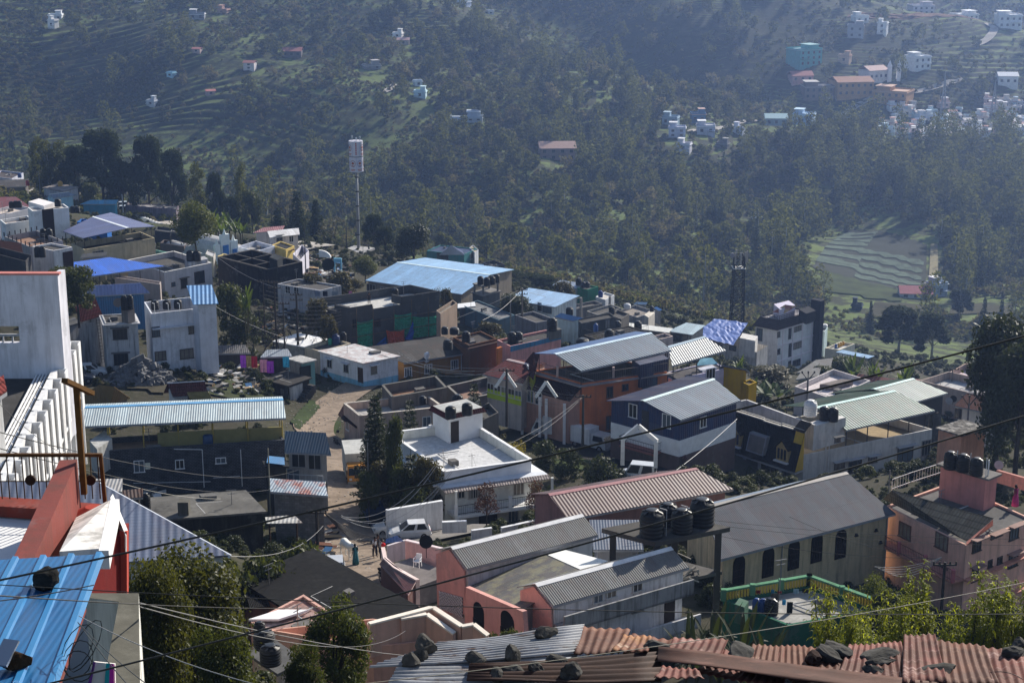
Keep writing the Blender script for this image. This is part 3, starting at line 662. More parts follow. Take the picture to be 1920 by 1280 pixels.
m=MB();m.hexa([lo[0]-UPZ*.25,lo[1]-UPZ*.25,lo[1]-n*1.3-UPZ*.25,lo[0]-n*1.3-UPZ*.25],[lo[0]-UPZ*.1,lo[1]-UPZ*.1,lo[1]-n*1.3-UPZ*.1,lo[0]-n*1.3-UPZ*.1]);m.build('mansard_eave',flatm((.4,.39,.38),.15),rt)
m=MB();m.hexa([pa+n*1.32+a*0.-UPZ*1.6,pa+n*1.32+a*1.1-UPZ*1.6,pa+a*1.1-UPZ*1.6,pa-UPZ*1.6],[pa+n*.06+UPZ*2.5,pa+n*.06+a*1.1+UPZ*2.5,pa+a*1.1+UPZ*2.5,pa+UPZ*2.5]);m.build('yellow_pier',flatm((.45,.29,.03),.12),rt)
sheet_mb(pa+n*.3-a*.15+UPZ*2.5,pa+n*.3+a*1.3+UPZ*2.5,pa-n*.9+a*1.3+UPZ*3.3,pa-n*.9-a*.15+UPZ*3.3,.1).build('pier_cap',tilem((.14,.1,.07)),rt)
for t,w in((.17,1.5),(.78,1.5),(.5,2.4)):
 c=pa+(pb-pa)*t+n*1.05+UPZ*.1;m=MB();g=MB()
 if w<2:
  m.add([c-a*w/2-UPZ*.9+n*.3,c+a*w/2-UPZ*.9+n*.3,c+a*w/2+UPZ*.5+n*.3,c+UPZ*1.3+n*.3,c-a*w/2+UPZ*.5+n*.3,c-a*w/2-UPZ*.9-n*.8,c+a*w/2-UPZ*.9-n*.8,c+a*w/2+UPZ*.5-n*.8,c+UPZ*1.3-n*.8,c-a*w/2+UPZ*.5-n*.8],[(0,1,2,3,4),(0,5,6,1),(1,6,7,2),(4,9,5,0),(2,7,8,3),(3,8,9,4)])
  dd=m.build('dormer',flatm((.42,.30,.12),.15),rt)
  sheet_mb(c-a*(w/2+.2)+UPZ*.4+n*.5,c+UPZ*1.4+n*.5,c+UPZ*1.4-n*.8,c-a*(w/2+.2)+UPZ*.4-n*.8,.06).build('dormer_roof',tilem((.02,.02,.024)),dd);sheet_mb(c+a*(w/2+.2)+UPZ*.4+n*.5,c+UPZ*1.4+n*.5,c+UPZ*1.4-n*.8,c+a*(w/2+.2)+UPZ*.4-n*.8,.06).build('dormer_roof',tilem((.02,.02,.024)),dd)
  for s in(-.38,0,.38):g.box(c+a*s*w*.75+n*.31-UPZ*.15,a,n,UPZ,.3,.03,1.15)
  g.build('pane',GLASS,dd);f=MB();f.box(c+n*.4-UPZ*.98,a,n,UPZ,w+.3,.4,.14);f.build('sill',flatm((.6,.58,.55),.1),dd)
 else:
  m.hexa([c-a*w/2-UPZ*.95+n*.55,c+a*w/2-UPZ*.95+n*.55,c+a*w/2-UPZ*.95-n*.6,c-a*w/2-UPZ*.95-n*.6],[c-a*w/2+UPZ*1.0+n*.0,c+a*w/2+UPZ*1.0+n*.0,c+a*w/2+UPZ*1.0-n*.6,c-a*w/2+UPZ*1.0-n*.6]);dd=m.build('dormer',flatm((.3,.3,.3),.2),rt)
  g.quad(c-a*(w/2-.15)-UPZ*.8+n*.535,c+a*(w/2-.15)-UPZ*.8+n*.535,c+a*(w/2-.15)+UPZ*.85+n*.06,c-a*(w/2-.15)+UPZ*.85+n*.06);g.build('pane',flatm((.24,.21,.17),.2),dd)
m=MB();
for t0,t1,dz in((0,.28,0),(.28,.5,.0),(.5,1,.0)):
 off=n*(.25 if t0==.28 else.05);m.bar(pa+(pb-pa)*t0+off+UPZ*2.5,pa+(pb-pa)*t1+off+UPZ*2.5,.25,.12);m.bar(pa+(pb-pa)*t0+off+UPZ*2.75,pa+(pb-pa)*t1+off+UPZ*2.75,.12,.06)
m.build('cornice',flatm((.4,.38,.34),.2),rt)
for p in((1444,890),(1420,880),(1470,900)):
 q=onface(H,'L',p);window(H,'L',p,2.2,2.4,(.12,.11,.1),4)
for px in(1408,1436,1476):
 c=onface(H,'L',(px,880))+n*1.1;m=MB();m.bar(V((c.x,c.y,H.base)),V((c.x,c.y,zt-1.8)),.3);m.build('porch_column',flatm((.3,.29,.28),.15),rt)
for p,w,h in(((1574,872),1.4,.8),((1602,873),1.9,1.5),((1636,861),1.2,.8),((1697,851),2.2,1.8)):window(H,'R',p,w,h,(.16,.13,.12),3,(.34,.34,.35))
window(H,'R',(1570,824),.8,.6,(.2,.18,.17),2,(.15,.15,.15));window(H,'R',(1736,839),1.3,1.8,(.3,.28,.26),3)
for px,y0,y1 in((1549,815,880),(1556,800,890),(1590,855,900),(1662,880,930)):
 q0,q1=onface(H,'R',(px,y0)),onface(H,'R',(px,y1));nn=H.faces['R'][2]*.07;m=MB();m.bar(V((q0.x,q0.y,q0.z))+nn,V((q0.x,q0.y,q1.z))+nn,.07);m.build('drain_pipe',flatm((.55,.54,.53),.1),rt)
door(H,'R',(1640,905),2.2,2.6,(.04,.04,.045))
gab((1587,807),(1753,770),(1530,764),(1677,733),181,2.4,GREENR,rh=1.2,root=rt,walls=False,posts=True,cap=(.42,.58,.55),farroof=GREEND,far=1.1)
tank((1519,779),z=zt+2.7,dia=1.35,ht=1.75,col='white',label='white ribbed water tank on the stair block of the green roofed building')
tank((1545,787),z=zt+2.7,dia=1.05,ht=1.5,label='black tank next to the white one on the green roofed building')
tank((1562,789),z=zt+2.7,dia=1.05,ht=1.5,label='black tank at the edge of the stair block under the green roof')
for q_ in((1600,960,150),(1690,960,150),(1620,930,165),(1700,925,165),(1740,900,172)):q_=at(q_[:2],q_[2]);CTRL.append(tuple(q_))
H=gab((1720,753),(1777,737),(1637,730),(1712,709),192,9.5,sheetm((.17,.24,.23),.36,.42,.45,.1,amp=.035),'grey walled building behind, with a pale green ribbed roof',(.10,.105,.12),rh=1.0,cap=(.42,.58,.55),farroof=GREEND,grime=.4)
window(H,'N',(1742,790),1.4,1.8,(.1,.1,.1),2,(.1,.1,.1))
H=CH=gab((1352,1049),(1679,963),(1318,951),(1587,877),117.5,5.6,CHURCHR,'ochre church hall with tall dark arched windows and a long grey roof',(.52,.40,.24),rh=2.0,cap=(.36,.33,.3),grime=.45,farroof=sheetm((.2,.26,.34),.2,0,.5,.1))
o,a,n,L=H.faces['N']
def arched(H,face,p,w,h,col=(.02,.018,.02)):
 o,a,n,L=H.faces[face];c=onface(H,face,p);m=MB();pts=[]
 for k in range(0,9):
  q=math.pi*k/8;pts.append(c+a*(w/2*math.cos(q))+UPZ*(h/2-w*.55+w*.62*math.sin(q)**.8 if 0<k<8 else h/2-w*.55))
 pts=[c+a*w/2-UPZ*h/2]+pts+[c-a*w/2-UPZ*h/2];m.poly([p+n*.01 for p in pts],n*.04);f=m.build('arched_window',flatm(col,.3,.3),H.root)
 b=MB()
 for i in range(1,4):b.box(c+a*(i/4-.5)*w+n*.06-UPZ*.25,a,n,UPZ,.035,.03,h*.72)
 for j in range(3):b.box(c+n*.06+UPZ*(j*.5-.9),a,n,UPZ,w*.9,.03,.035)
 b.build('window_bars',flatm((.07,.05,.05),.2),f)
for p in((1385,1070),(1440,1054),(1488,1040),(1531,1027),(1576,1020)):arched(H,'N',p,1.05,2.2)
for p in((1605,1002),(1642,993),(1650,1016)):window(H,'N',p,.22,.22,(.05,.04,.04),1)
for px in(1466,1660):
 c=onface(H,'N',(px,1020))+n*.06;m=MB();m.bar(V((c.x,c.y,H.base)),V((c.x,c.y,H.z)),.08);m.build('drain_pipe',flatm((.3,.3,.3),.1),H.root)
sheet_mb(*[atz(p,H.z+.9)+UPZ*.0 for p in((1461,1018),(1471,1012),(1440,987),(1428,990))],.03).build('roof_patch',flatm((.42,.42,.36),.2),H.root)if False else None
H=gab((1064,974),(1375,917),(1028,927),(1305,865),128,4.5,MAROONS,'long hall under a pinkish maroon ribbed roof beside the cream house',(.28,.16,.15),rh=1.0,cap=(.4,.2,.2),farroof=sheetm((.12,.03,.035),.3,0,.6))
shed((1112,1031),(1207,1031),(1105,975),(1198,963),116,3.0,sheetm((.12,.16,.23),.2,.35,.45,.1,amp=.012),'low blue ribbed lean-to roof between the maroon hall and the tank stand',(.3,.3,.32),rh=.7)
H=PB=gab((1037,1136),(1292,1064),(1003,1096),(1258,1027),99,7.5,ASB,'pink and white hostel wing with a narrow grey fibre roof and long concrete ledge',(.56,.56,.58),rh=.75,over=.25,cap=(.7,.7,.71),grime=.55)
o,a,n,L=H.faces['N']
for p in((1121,1121),(1146,1112),(1195,1100)):window(H,'N',p,.75,.6,(.45,.45,.44),2)
m=MB();c0,c1=o-UPZ*.5,o+a*L-UPZ*.5
m.hexa([c0+n*1.1-UPZ*.9,c1+n*1.1-UPZ*.9,c1-UPZ*.9,c0-UPZ*.9],[c0+n*1.1-UPZ*.78,c1+n*1.1-UPZ*.78,c1-UPZ*.78,c0-UPZ*.78])
m.hexa([c0+n*1.1-UPZ*.9,c1+n*1.1-UPZ*.9,c1+n*.98-UPZ*.9,c0+n*.98-UPZ*.9],[c0+n*1.1+UPZ*.1,c1+n*1.1+UPZ*.1,c1+n*.98+UPZ*.1,c0+n*.98+UPZ*.1]);m.build('ledge',wallm((.34,.34,.34),.9),H.root)
m=MB();b0,b1=o+a*L*.52-UPZ*3.35,o+a*(L+.3)-UPZ*3.35
m.hexa([b0+n*1.5-UPZ*.15,b1+n*1.5-UPZ*.15,b1-UPZ*.15,b0-UPZ*.15],[b0+n*1.5,b1+n*1.5,b1,b0]);m.hexa([b0+n*1.5-UPZ*.15,b1+n*1.5-UPZ*.15,b1+n*1.38-UPZ*.15,b0+n*1.38-UPZ*.15],[b0+n*1.5+UPZ*.75,b1+n*1.5+UPZ*.75,b1+n*1.38+UPZ*.75,b0+n*1.38+UPZ*.75]);m.build('balcony',wallm((.5,.5,.51),.5),H.root)
door(H,'N',(1255,1147),.8,1.9,(.05,.04,.04));window(H,'N',(1195,1140),.8,.5,(.3,.3,.3),2)
def gablefront(H,pts,label_part='gable_wall',col=(.55,.29,.25)):
 o,a,n,L=H.faces['G0'];m=MB();q=[onface(H,'G0',p)+n*.05 for p in pts];m.poly(q,n*.1);return m.build(label_part,wallm(col,.12),H.root)
gablefront(H,[(979,1105),(1004,1098),(1036,1138),(1040,1190),(979,1190)])
H2=gab((875,1067),(1121,1003),(845,1027),(1092,967),107,7.0,ASB,'pink gabled hostel wing with lattice screen and grey fibre roof, farther of two',(.52,.52,.54),rh=.8,over=.25,cap=(.7,.7,.71),grime=.35)
gablefront(H2,[(821,1037),(845,1029),(874,1069),(876,1150),(824,1150)])
H3=pent([(873,1103),(979,1146),(1092,1071),(1023,1040)],(H2.z-1.3,H.z-.6,H.z-.1,H2.z-.3),'low grey roof slope filling the gap between the two pink hostel wings',sheetm((.17,.17,.165),.18,1.6,.7,0,c2=(.2,.19,.12),amp=.04),5.5,(.3,.3,.3))
sheet_mb(H3.q[2]+UPZ*.05,atz((1140,1052),H.z),atz((1055,1030),H2.z-.3),H3.q[3]+UPZ*.05,.04).build('white_sheet_roof',flatm((.62,.61,.58),.1,.5),H3.root)
m=MB();zb=H2.z-7;f0=at((822,1105),108);f1=at((985,1150),98.5);ax=hor(f1-f0).normalized();nn=V((ax.y,-ax.x,0))
if nn.y>0:nn=-nn
fr=thing('hostel_front','pink front wall with wide arches joining the two hostel wings','wall',V((f0.x,f0.y,zb)))
HF=House();HF.root=fr;HF.faces={'N':(V((f0.x,f0.y,0))+nn*.5,ax,nn,hor(f1-f0).length)}
q=[onface(HF,'N',p)for p in((873,1100),(980,1146),(985,1215),(870,1215))];m.poly(q,-nn*.3);m.build('wall',wallm((.55,.29,.25),.12),fr)
for p,w,h in(((898,1153),1.25,1.75),((952,1171),1.5,1.8)):
 c=onface(HF,'N',p);pts=[c+ax*w/2-UPZ*h/2]+[c+ax*w/2*math.cos(math.pi*k/8)+UPZ*(h*.18+h*.3*math.sin(math.pi*k/8))for k in range(9)]+[c-ax*w/2-UPZ*h/2]
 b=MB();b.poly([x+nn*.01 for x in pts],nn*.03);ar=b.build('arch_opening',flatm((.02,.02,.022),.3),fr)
 b=MB();[b.box(c+ax*(i/8-.5)*w-UPZ*h*.35+nn*.06,ax,nn,UPZ,.02,.02,h*.3)for i in range(9)];b.box(c-UPZ*h*.2+nn*.06,ax,nn,UPZ,w,.03,.04);b.build('railing',flatm((.02,.02,.02),.1),ar)
o,a,n,L=H2.faces['G0']
def lattice(H,face,pts,nx,ny,root):
 o,a,n,L=H.faces[face];q=[onface(H,face,p)+n*.2 for p in pts];m=MB()
 for i in range(nx+1):
  for s in(0,1):
   for j in range(ny):
    u0,u1,v0,v1=(i)/nx,(i+1)/nx,j/ny,(j+1)/ny
    if i==nx:continue
    B=lambda u,v:(q[0]*(1-u)+q[1]*u)*(1-v)+(q[3]*(1-u)+q[2]*u)*v
    m.bar(B(u0 if s else u1,v0),B(u1 if s else u0,v1),.07,.03)
 b=MB();b.poly([x-n*.06 for x in q],n*.02);bb=b.build('lattice_back',flatm((.05,.045,.04),.2),root);m.build('lattice_screen',flatm((.66,.62,.6),.1),bb)
lattice(H2,'G0',[(828,1106),(872,1118),(872,1156),(828,1138)],8,6,H2.root)
lattice(H,'G0',[(990,1172),(1014,1176),(1014,1192),(990,1188)],6,3,H.root)
zs=at((1228,1014),105).z;q=[atz(p,zs)for p in((1228,1016),(1369,988),(1270,964),(1128,990))];cen=sum(q,V((0,0,0)))/4
st=thing('tank_stand','weathered concrete platform on thick columns carrying four big black tanks','platform',V((cen.x,cen.y,zs-6)))
m=MB();m.hexa([p-UPZ*.3 for p in q],q);m.build('slab',wallm((.15,.14,.13),.6),st)
for i,p in enumerate(q):
 c=p+(cen-p)*.18;m=MB();m.bar(V((c.x,c.y,zs-7)),V((c.x,c.y,zs-.3)),.38);m.build('column',wallm((.11,.105,.1),.8),st);CTRL.append((c.x,c.y,zs-6.5))
m=MB();m.hexa([V((p.x,p.y,zs-3.2))for p in[x+(cen-x)*.1 for x in q]],[V((p.x,p.y,zs-3.0))for p in[x+(cen-x)*.1 for x in q]]);m.build('lower_slab',wallm((.18,.17,.16),.7),st)
for p,dd,hh,l in(((1222,1004),1.45,1.75,'leftmost large black tank on the concrete stand in front of the church'),((1278,996),1.3,1.5,'second large black tank on the concrete stand, beside the leftmost'),((1316,983),1.5,1.75,'rightmost large black tank on the concrete stand against the church roof'),((1252,982),1.2,1.4,'black tank at the back of the concrete stand, half hidden')):tank(p,z=zs,dia=dd,ht=hh,label=l)
m=MB()
for p in((1249,1004),(1288,998),(1332,985)):
 b=atz(p,zs);m.bar(b,b+UPZ*1.7,.05);m.bar(b+UPZ*1.7,b+V((-.4,.2,1.75)),.05)
m.build('pipe',flatm((.35,.35,.36),.1),st)
m=MB();rr=random.Random(3)
for i in range(26):
 c=V((cen.x+rr.uniform(-2.6,2.6),cen.y+rr.uniform(-2,2),zs-2.95));m.bar(c,c+V((rr.uniform(-1,1),rr.uniform(-.8,.8),rr.uniform(.02,.5))),rr.uniform(.04,.14))
m.build('stacked_boards',flatm((.3,.28,.25),.4),st)
H=TE=house((1478,1172),(1356,1124),(1642,1142),101,5.2,'green building whose grey roof terrace is edged by a yellow balustrade',(.03,.2,.12),(.36,.35,.33),ph=.2,grime=.6,fm=roofm((.42,.41,.38),(.12,.12,.11),.8,.5),th=.2)
zf=H.z-.2
def balustrade(a,b,root,H):
 n_=max(2,int((b-a).length/2.0));m=MB();y=MB()
 for i in range(n_+1):
  q=a+(b-a)*i/n_;m.abox(q-UPZ*.2,.3,.3,.75)
 m.bar(a+UPZ*.06,b+UPZ*.06,.3,.12);k=int((b-a).length/.2)
 for i in range(k):q=a+(b-a)*(i+.5)/k;y.abox(q-UPZ*.32,.09,.22,.6)
 m.build('balustrade_rail',wallm((.12,.3,.17),.4),root);y.build('balusters',flatm((.42,.34,.07),.2),root)
balustrade(H.b+UPZ*.55,H.d+UPZ*.55,H.root,H);balustrade(H.d+UPZ*.55,H.c+UPZ*.55,H.root,H)
sub((1396,1138),(1378,1132),(1404,1126),zf+1.2,1.2,H.root,'roof_block',wallm((.1,.22,.14),.5))
tank((1446,1150),z=zf,dia=.8,ht=1.0,label='black tank beside blue drums on the green terrace')
for p,l in(((1418,1144),'dark blue drum nearest the roof block on the green terrace'),((1430,1145),'blue drum next to the black tank on the green terrace')):tank(p,z=zf,dia=.5,ht=.8,col='blue',label=l,group=None)
H=PK=house((1812,1022),(1660,948),(1936,972),120,7.6,'pink three-storey house with a grey tiled pent roof and black roof tanks',(.62,.36,.28),(.25,.24,.23),ph=.15,grime=.3,fm=roofm((.24,.23,.22),(.07,.07,.07),.7))
zp=H.z
q=[atz((1656,935),zp+.1),atz((1812,1014),zp+.1),atz((1862,972),zp+1.3),atz((1672,919),zp+1.3)]
sheet_mb(*q,.08).build('tiled_roof',GREYT,H.root)
m=MB();m.quad(q[1]-UPZ*.03,H.a,atz((1862,985),zp),q[2]-UPZ*.05);m.build('gable_end',wallm((.5,.2,.15),.2),H.root)
for p,w,h in(((1697,995),1.3,1.2),((1766,1015),1.3,1.2),((1768,1072),1.0,1.0)):window(H,'L',p,w,h,(.2,.12,.1),3)
for p,w,h,s in(((1831,1022),1.0,1.0,1),((1868,1003),1.3,.35,1),((1901,998),1.1,1.1,1),((1828,1076),.8,1.1,1),((1856,1056),.5,.6,0),((1874,1050),.6,.6,0),((1899,1050),1.1,1.1,1)):window(H,'R',p,w,h,(.12,.1,.09),3,(.3,.2,.17)if s else None)
o,a,n,L=H.faces['L'];m=MB();zz=H.z-2.55
b0,b1=V((o.x,o.y,zz)),V((o.x,o.y,zz))+a*L
m.hexa([b0+n*1.1-UPZ*.15,b1+n*1.1-UPZ*.15,b1-UPZ*.15,b0-UPZ*.15],[b0+n*1.1,b1+n*1.1,b1,b0]);m.build('balcony_slab',flatm((.42,.2,.15),.2),H.root)
railing([b0+n*1.05,b1+n*1.05],.85,H.root,(.25,.1,.09),.17,'balcony_railing')
for t in(0,.33,.66,1):
 m=MB();c=b0+n*1.05+(b1-b0)*t;m.abox(c+UPZ*.45,.25,.25,1.0);m.build('balcony_post',flatm((.4,.13,.14),.2),H.root)
o,a,n,L=H.faces['R'];m=MB();m.hexa([o-UPZ*2.7+n*.5,o+a*L-UPZ*2.7+n*.5,o+a*L-UPZ*2.7,o-UPZ*2.7],[o-UPZ*2.55+n*.5,o+a*L-UPZ*2.55+n*.5,o+a*L-UPZ*2.55,o-UPZ*2.55]);m.hexa([o-UPZ*5.3+n*.5,o+a*L-UPZ*5.3+n*.5,o+a*L-UPZ*5.3,o-UPZ*5.3],[o-UPZ*5.15+n*.5,o+a*L-UPZ*5.15+n*.5,o+a*L-UPZ*5.15,o-UPZ*5.15]);m.build('string_course',flatm((.42,.2,.15),.2),H.root)
SB=house((1848,899),(1764,874),(1870,890),126,3.0,wall=(.46,.2,.18),floor=(.3,.28,.26),ph=0,root=H.root,grime=.25)
for p,l in(((1781,878),'leftmost of three black tanks on the pink stair block'),((1805,883),'middle of three black tanks on the pink stair block'),((1830,890),'rightmost of three black tanks on the pink stair block')):tank(p,z=SB.z+.15,dia=.95,ht=1.35,label=l)
m=MB()
for p in((1793,880),(1818,885),(1848,894)):
 b=atz(p,SB.z+.15);m.bar(b,b+UPZ*1.5,.045)
b=atz((1852,895),SB.z);m.bar(b-UPZ*2.5,b+UPZ*1.4,.09);m.build('pipe',flatm((.6,.6,.6),.05),H.root)
wallrun([(1870,882),(1950,905)],140,1.0,.2,'pink roof wall with a dish aerial beside the black tanks',(.46,.22,.18));
rl=thing('roof_railing','white railing with red posts beside the grey tiled roof','railing',atz((1690,920),zp));railing([atz((1672,919),zp+.3),atz((1708,906),zp+.3),atz((1764,888),zp+.3)],.9,rl,(.6,.58,.56),.3)
H=house((1560,747),(1490,724),(1632,713),214,4.5,'flat white roof with a raised dark panel behind the green ribbed roof',(.5,.46,.44),(.6,.52,.52),ph=.7,grime=.2,fm=roofm((.62,.55,.55),(.4,.34,.34),.4))
sub((1560,722),(1537,720),(1600,712),H.z,.7,H.root,'raised_panel',roofm((.28,.24,.22)))
H=gab((1789,761),(1874,779),(1816,735),(1852,742),187,4.0,REDT,'cottage with a hipped red tile roof under the big dark tree',(.5,.46,.42),rh=1.0,grime=.2,cap=(.35,.3,.28))
for p,w in(((1862,786),1.4),((1797,775),.8)):window(H,'N',p,w,1.2,(.15,.12,.1),3)
H=house((1803,817),(1760,804),(1848,803),165,3.6,'salmon store room with rubble on its dark roof near the big tree',(.5,.26,.17),(.18,.17,.16),ph=0,grime=.3,fm=roofm((.16,.15,.14),(.6,.58,.55),.8,.8))
house((1835,740),(1724,713),(1890,722),226,5.0,'long flat grey roof with a beige parapet behind the pale green roof',(.36,.29,.25),(.5,.49,.48),ph=1.0,grime=.3)
house((1800,728),(1762,707),(1850,700),240,4.5,'flat pinkish roof with a beige parapet left of the big tree',(.42,.3,.24),(.62,.47,.46),ph=.9,grime=.2,fm=roofm((.65,.5,.5),(.3,.36,.55),.5))
shed((1494,699),(1556,692),(1530,675),(1562,676),260,2.6,ASB,'grey corrugated shed roof right of the four-storey building, by the banana leaves',(.3,.29,.25),rh=.4)
shed((1492,712),(1535,705),(1504,694),(1540,690),245,2.4,ASB,'low asbestos shed roof in front of the other grey shed',(.3,.29,.2),rh=.3)
H=house((1574,656),(1547,652),(1603,644),345,2.4,'cream roof terrace on columns with one blue and three yellow tanks',(.6,.55,.42),(.7,.66,.58),ph=.5,grime=.1)
for p,c,l in(((1567,652),'blue','blue tank in front of three yellow ones on the cream terrace'),((1573,651),'yellow','first yellow tank beside the blue one on the cream terrace'),((1577,649),'yellow','middle yellow tank on the cream terrace'),((1581,647),'yellow','last yellow tank of the row on the cream terrace')):tank(p,z=H.z-.5,dia=.5,ht=.85,col=c,label=l)
shed((1567,660),(1628,672),(1580,656),(1640,665),330,2.5,sheetm((.25,.42,.6),.5,0,.4),'light blue plastic roof below the cream terrace with tanks',(.2,.2,.2),rh=.2,posts=True,walls=False)
H=house((1546,622),(1530,616),(1552,614),350,8,'narrow mint white house with white roof tanks behind the dark pillar',(.4,.5,.5),ph=.4,grime=.3);tank((1540,614),z=H.z-.3,dia=1.3,ht=.9,col='white',label='white tank on the narrow mint house');tank((1546,614),z=H.z-.3,dia=1.2,ht=.8,col='white',label='second white tank on the narrow mint house, to its right')
shed((1600,711),(1668,722),(1608,700),(1690,708),262,3.0,REDS,'red sheet roof behind the banana plants, nearer of two',(.4,.2,.17),rh=.6)
shed((1690,722),(1740,730),(1700,708),(1755,716),258,3.0,REDS,'red sheet roof beside the beige parapet, farther right',(.4,.2,.17),rh=.6)
H=FS=house((1459,618),(1417,610),(1526,598),337,12.0,'four-storey pale lavender building with a dark tiled skirt roof and black pillar',(.72,.66,.72),(.3,.28,.3),ph=0,grime=.15,deck=False)
o,a,n,L=H.faces['R'];o2,a2,n2,L2=H.faces['L']
za=H.z;ins=.9;out=.5;cen=H.cen
ring=[H.a,H.c,H.d,H.b]
lo=[V((p.x,p.y,za))+hor(p-cen).normalized()*out*1.4 for p in ring];hi=[V((p.x,p.y,za+1.7))-hor(p-cen).normalized()*ins for p in ring]
for i in range(4):sheet_mb(lo[i],lo[(i+1)%4],hi[(i+1)%4],hi[i],.08).build('skirt_roof',tilem((.12,.085,.085)),H.root)
m=MB();m.quad(*[p-UPZ*.1 for p in hi]);m.build('roof',roofm((.4,.38,.38)),H.root)
railing(hi+[hi[0]],.9,H.root,(.12,.1,.11),.5,'roof_railing',3,.08,.04)
m=MB()
for dz in(-.25,-3.4,-6.6):m.box((H.a+H.c)/2+n*.06+UPZ*dz,a,n,UPZ,L,.12,.22)
for t in(.14,.42,.68,.95):m.box(H.a+a*L*t+n*.06-UPZ*6,a,n,UPZ,.2,.12,12)
m.build('wall_grid',flatm((.6,.55,.58),.08),H.root)
for p,w,h in(((1460,627),.9,1.2),((1481,623),.9,2.8),((1495,615),2.6,1.4),((1460,659),.9,1.2),((1481,656),.9,2.8),((1495,647),2.6,1.4),((1480,687),.9,2.4),((1493,680),2.5,1.4)):window(H,'R',p,w,h,(.05,.05,.05),3)
for p in((1424,627),(1424,660)):window(H,'L',p,1.4,2.6,(.05,.04,.04),2)
m=MB();c=H.c;m.box(V((c.x,c.y,za-4.5))+n*.3+a*.6,a,n,UPZ,1.3,2.4,17);m.build('dark_pillar',flatm((.025,.028,.045),.15),H.root)
m=MB();m.hexa([atz(p,za+1.7)for p in((1462,600),(1490,592),(1478,583),(1450,590))],[atz(p,za+1.7)+UPZ*2.2 for p in((1462,600),(1490,592),(1478,583),(1450,590))]);m.build('stair_block',flatm((.45,.42,.5),.1),H.root)
sheet_mb(*[at(p,338)for p in((1448,585),(1469,588),(1494,574),(1472,571))],.15).build('stair_roof',sheetm((.35,.12,.1),.3,0,.5,c2=(.55,.42,.2)),H.root)
sub((1512,588),(1498,580),(1530,582),za+3.3,2.2,H.root,'roof_room',flatm((.03,.03,.04),.2))
H=house((1419,660),(1297,633),(1440,648),318,5.5,'stained white building with a crumpled blue tarpaulin roof by the telecom mast',(.5,.47,.43),(.5,.49,.47),ph=0,grime=.8,deck=False)
for p in((1318,645),(1348,649),(1398,655),(1374,652)):window(H,'L',p,1.6,1.1,(.1,.1,.1),2)
g={};m=MB();rr=random.Random(5);cs=[atz(p,H.z)for p in((1375,650),(1297,631),(1340,608),(1402,616))];NN=14
for i in range(NN+1):
 for j in range(NN+1):
  u,v=i/NN,j/NN;g[i,j]=(cs[0]*(1-u)+cs[1]*u)*(1-v)+(cs[3]*(1-u)+cs[2]*u)*v+UPZ*(.3+.9*v+rr.uniform(-.13,.13))
for i in range(NN):
 for j in range(NN):m.quad(g[i,j],g[i+1,j],g[i+1,j+1],g[i,j+1])
m.build('tarpaulin_roof',glossm((.08,.15,.42),.6,0,.3),H.root)
sub((1416,639),(1387,633),(1421,630),H.z+2.2,3.4,H.root,'upper_room',wallm((.55,.53,.5),.3))
H=shed((1252,621),(1298,628),(1287,605),(1323,612),312,4.0,sheetm((.32,.42,.46),.3,.35,.4,.2),'pale blue green sheet roof beside the blue tarpaulin',(.36,.33,.3),rh=.8);[window(H,'N',(1262+i*11,632+i),1.2,1.5,(.1,.09,.09),1)for i in range(3)]
shed((1160,612),(1254,624),(1168,604),(1262,612),300,3.2,flatm((.66,.62,.56),.1,.6),'long bright white lean-to roof with black tanks in front',(.3,.25,.22),rh=.3)
for p,l in(((1158,620),'black tank left of the long bright lean-to'),((1196,620),'black tank in front of the long bright lean-to')):tank(p,d=285,dia=1.25,ht=1.7,label=l)
tank((1142,638),d=240,dia=1.3,ht=1.6,label='black tank on the dark terrace behind the orange house roof')
tank((1092,649),d=205,dia=1.5,ht=1.0,label='wide black tank right behind the blue grey ridge of the orange house')
H=house((1130,640),(1095,628),(1215,622),250,3.8,'dark flat terrace with iron railings behind the orange house',(.12,.11,.1),(.12,.11,.1),ph=.1,grime=.7);railing([H.b,H.a,H.c],1.0,H.root,(.08,.07,.06),.3)
H=house((1090,606),(1080,598),(1154,594),262,4.5,'dark slate grey box house with a small window in the middle distance',(.10,.11,.125),(.17,.165,.16),ph=.2,grime=.5);window(H,'R',(1139,607),1.0,1.4,(.12,.14,.13),2)
tank((1117,621),d=258,dia=.7,ht=1.2,col='blue',label='small blue drum against the slate grey house',group=None)
H=shed((1040,594),(1075,602),(1052,587),(1094,592),258,4.5,SKYBLUE,'pale aqua house with a light blue sheet roof left of the slate house',(.36,.47,.5),rh=.6)
H=gab((685,526),(866,552),(745,492),(919,521),288,5.0,sheetm((.25,.42,.62),.4,1.5,.4,.25),'very large warehouse with a light blue sheet roof across the middle',(.28,.24,.19),rh=1.1,cap=(.5,.6,.7),far=.9)
for p in((696,540),(722,546)):window(H,'N',p,1.8,1.4,(.35,.35,.35),3)
H=shed((947,561),(1041,576),(992,540),(1087,555),266,4.5,sheetm((.25,.40,.58),.3,.5,.4,.2),'white walled building with a light blue sheet roof near the utility pole',(.5,.52,.52),rh=.5)
for p,w in(((1026,579),1.6),((1012,575),.7)):window(H,'N',p,w,1.3,(.1,.1,.1),2)
H=house((905,555),(886,549),(937,547),275,3.8,'concrete tank tower with four black tanks beside the large blue roof',(.16,.17,.18),(.3,.29,.28),ph=0,grime=.6)
for p,l in(((901,533),'first black tank of four on the concrete tower by the blue roof'),((913,535),'second black tank of four on the concrete tower by the blue roof'),((923,533),'third black tank of four on the concrete tower by the blue roof'),((931,529),'last black tank of four on the concrete tower by the blue roof')):tank(p,z=H.z+1.6,dia=1.0,ht=1.35,label=l)
m=MB()
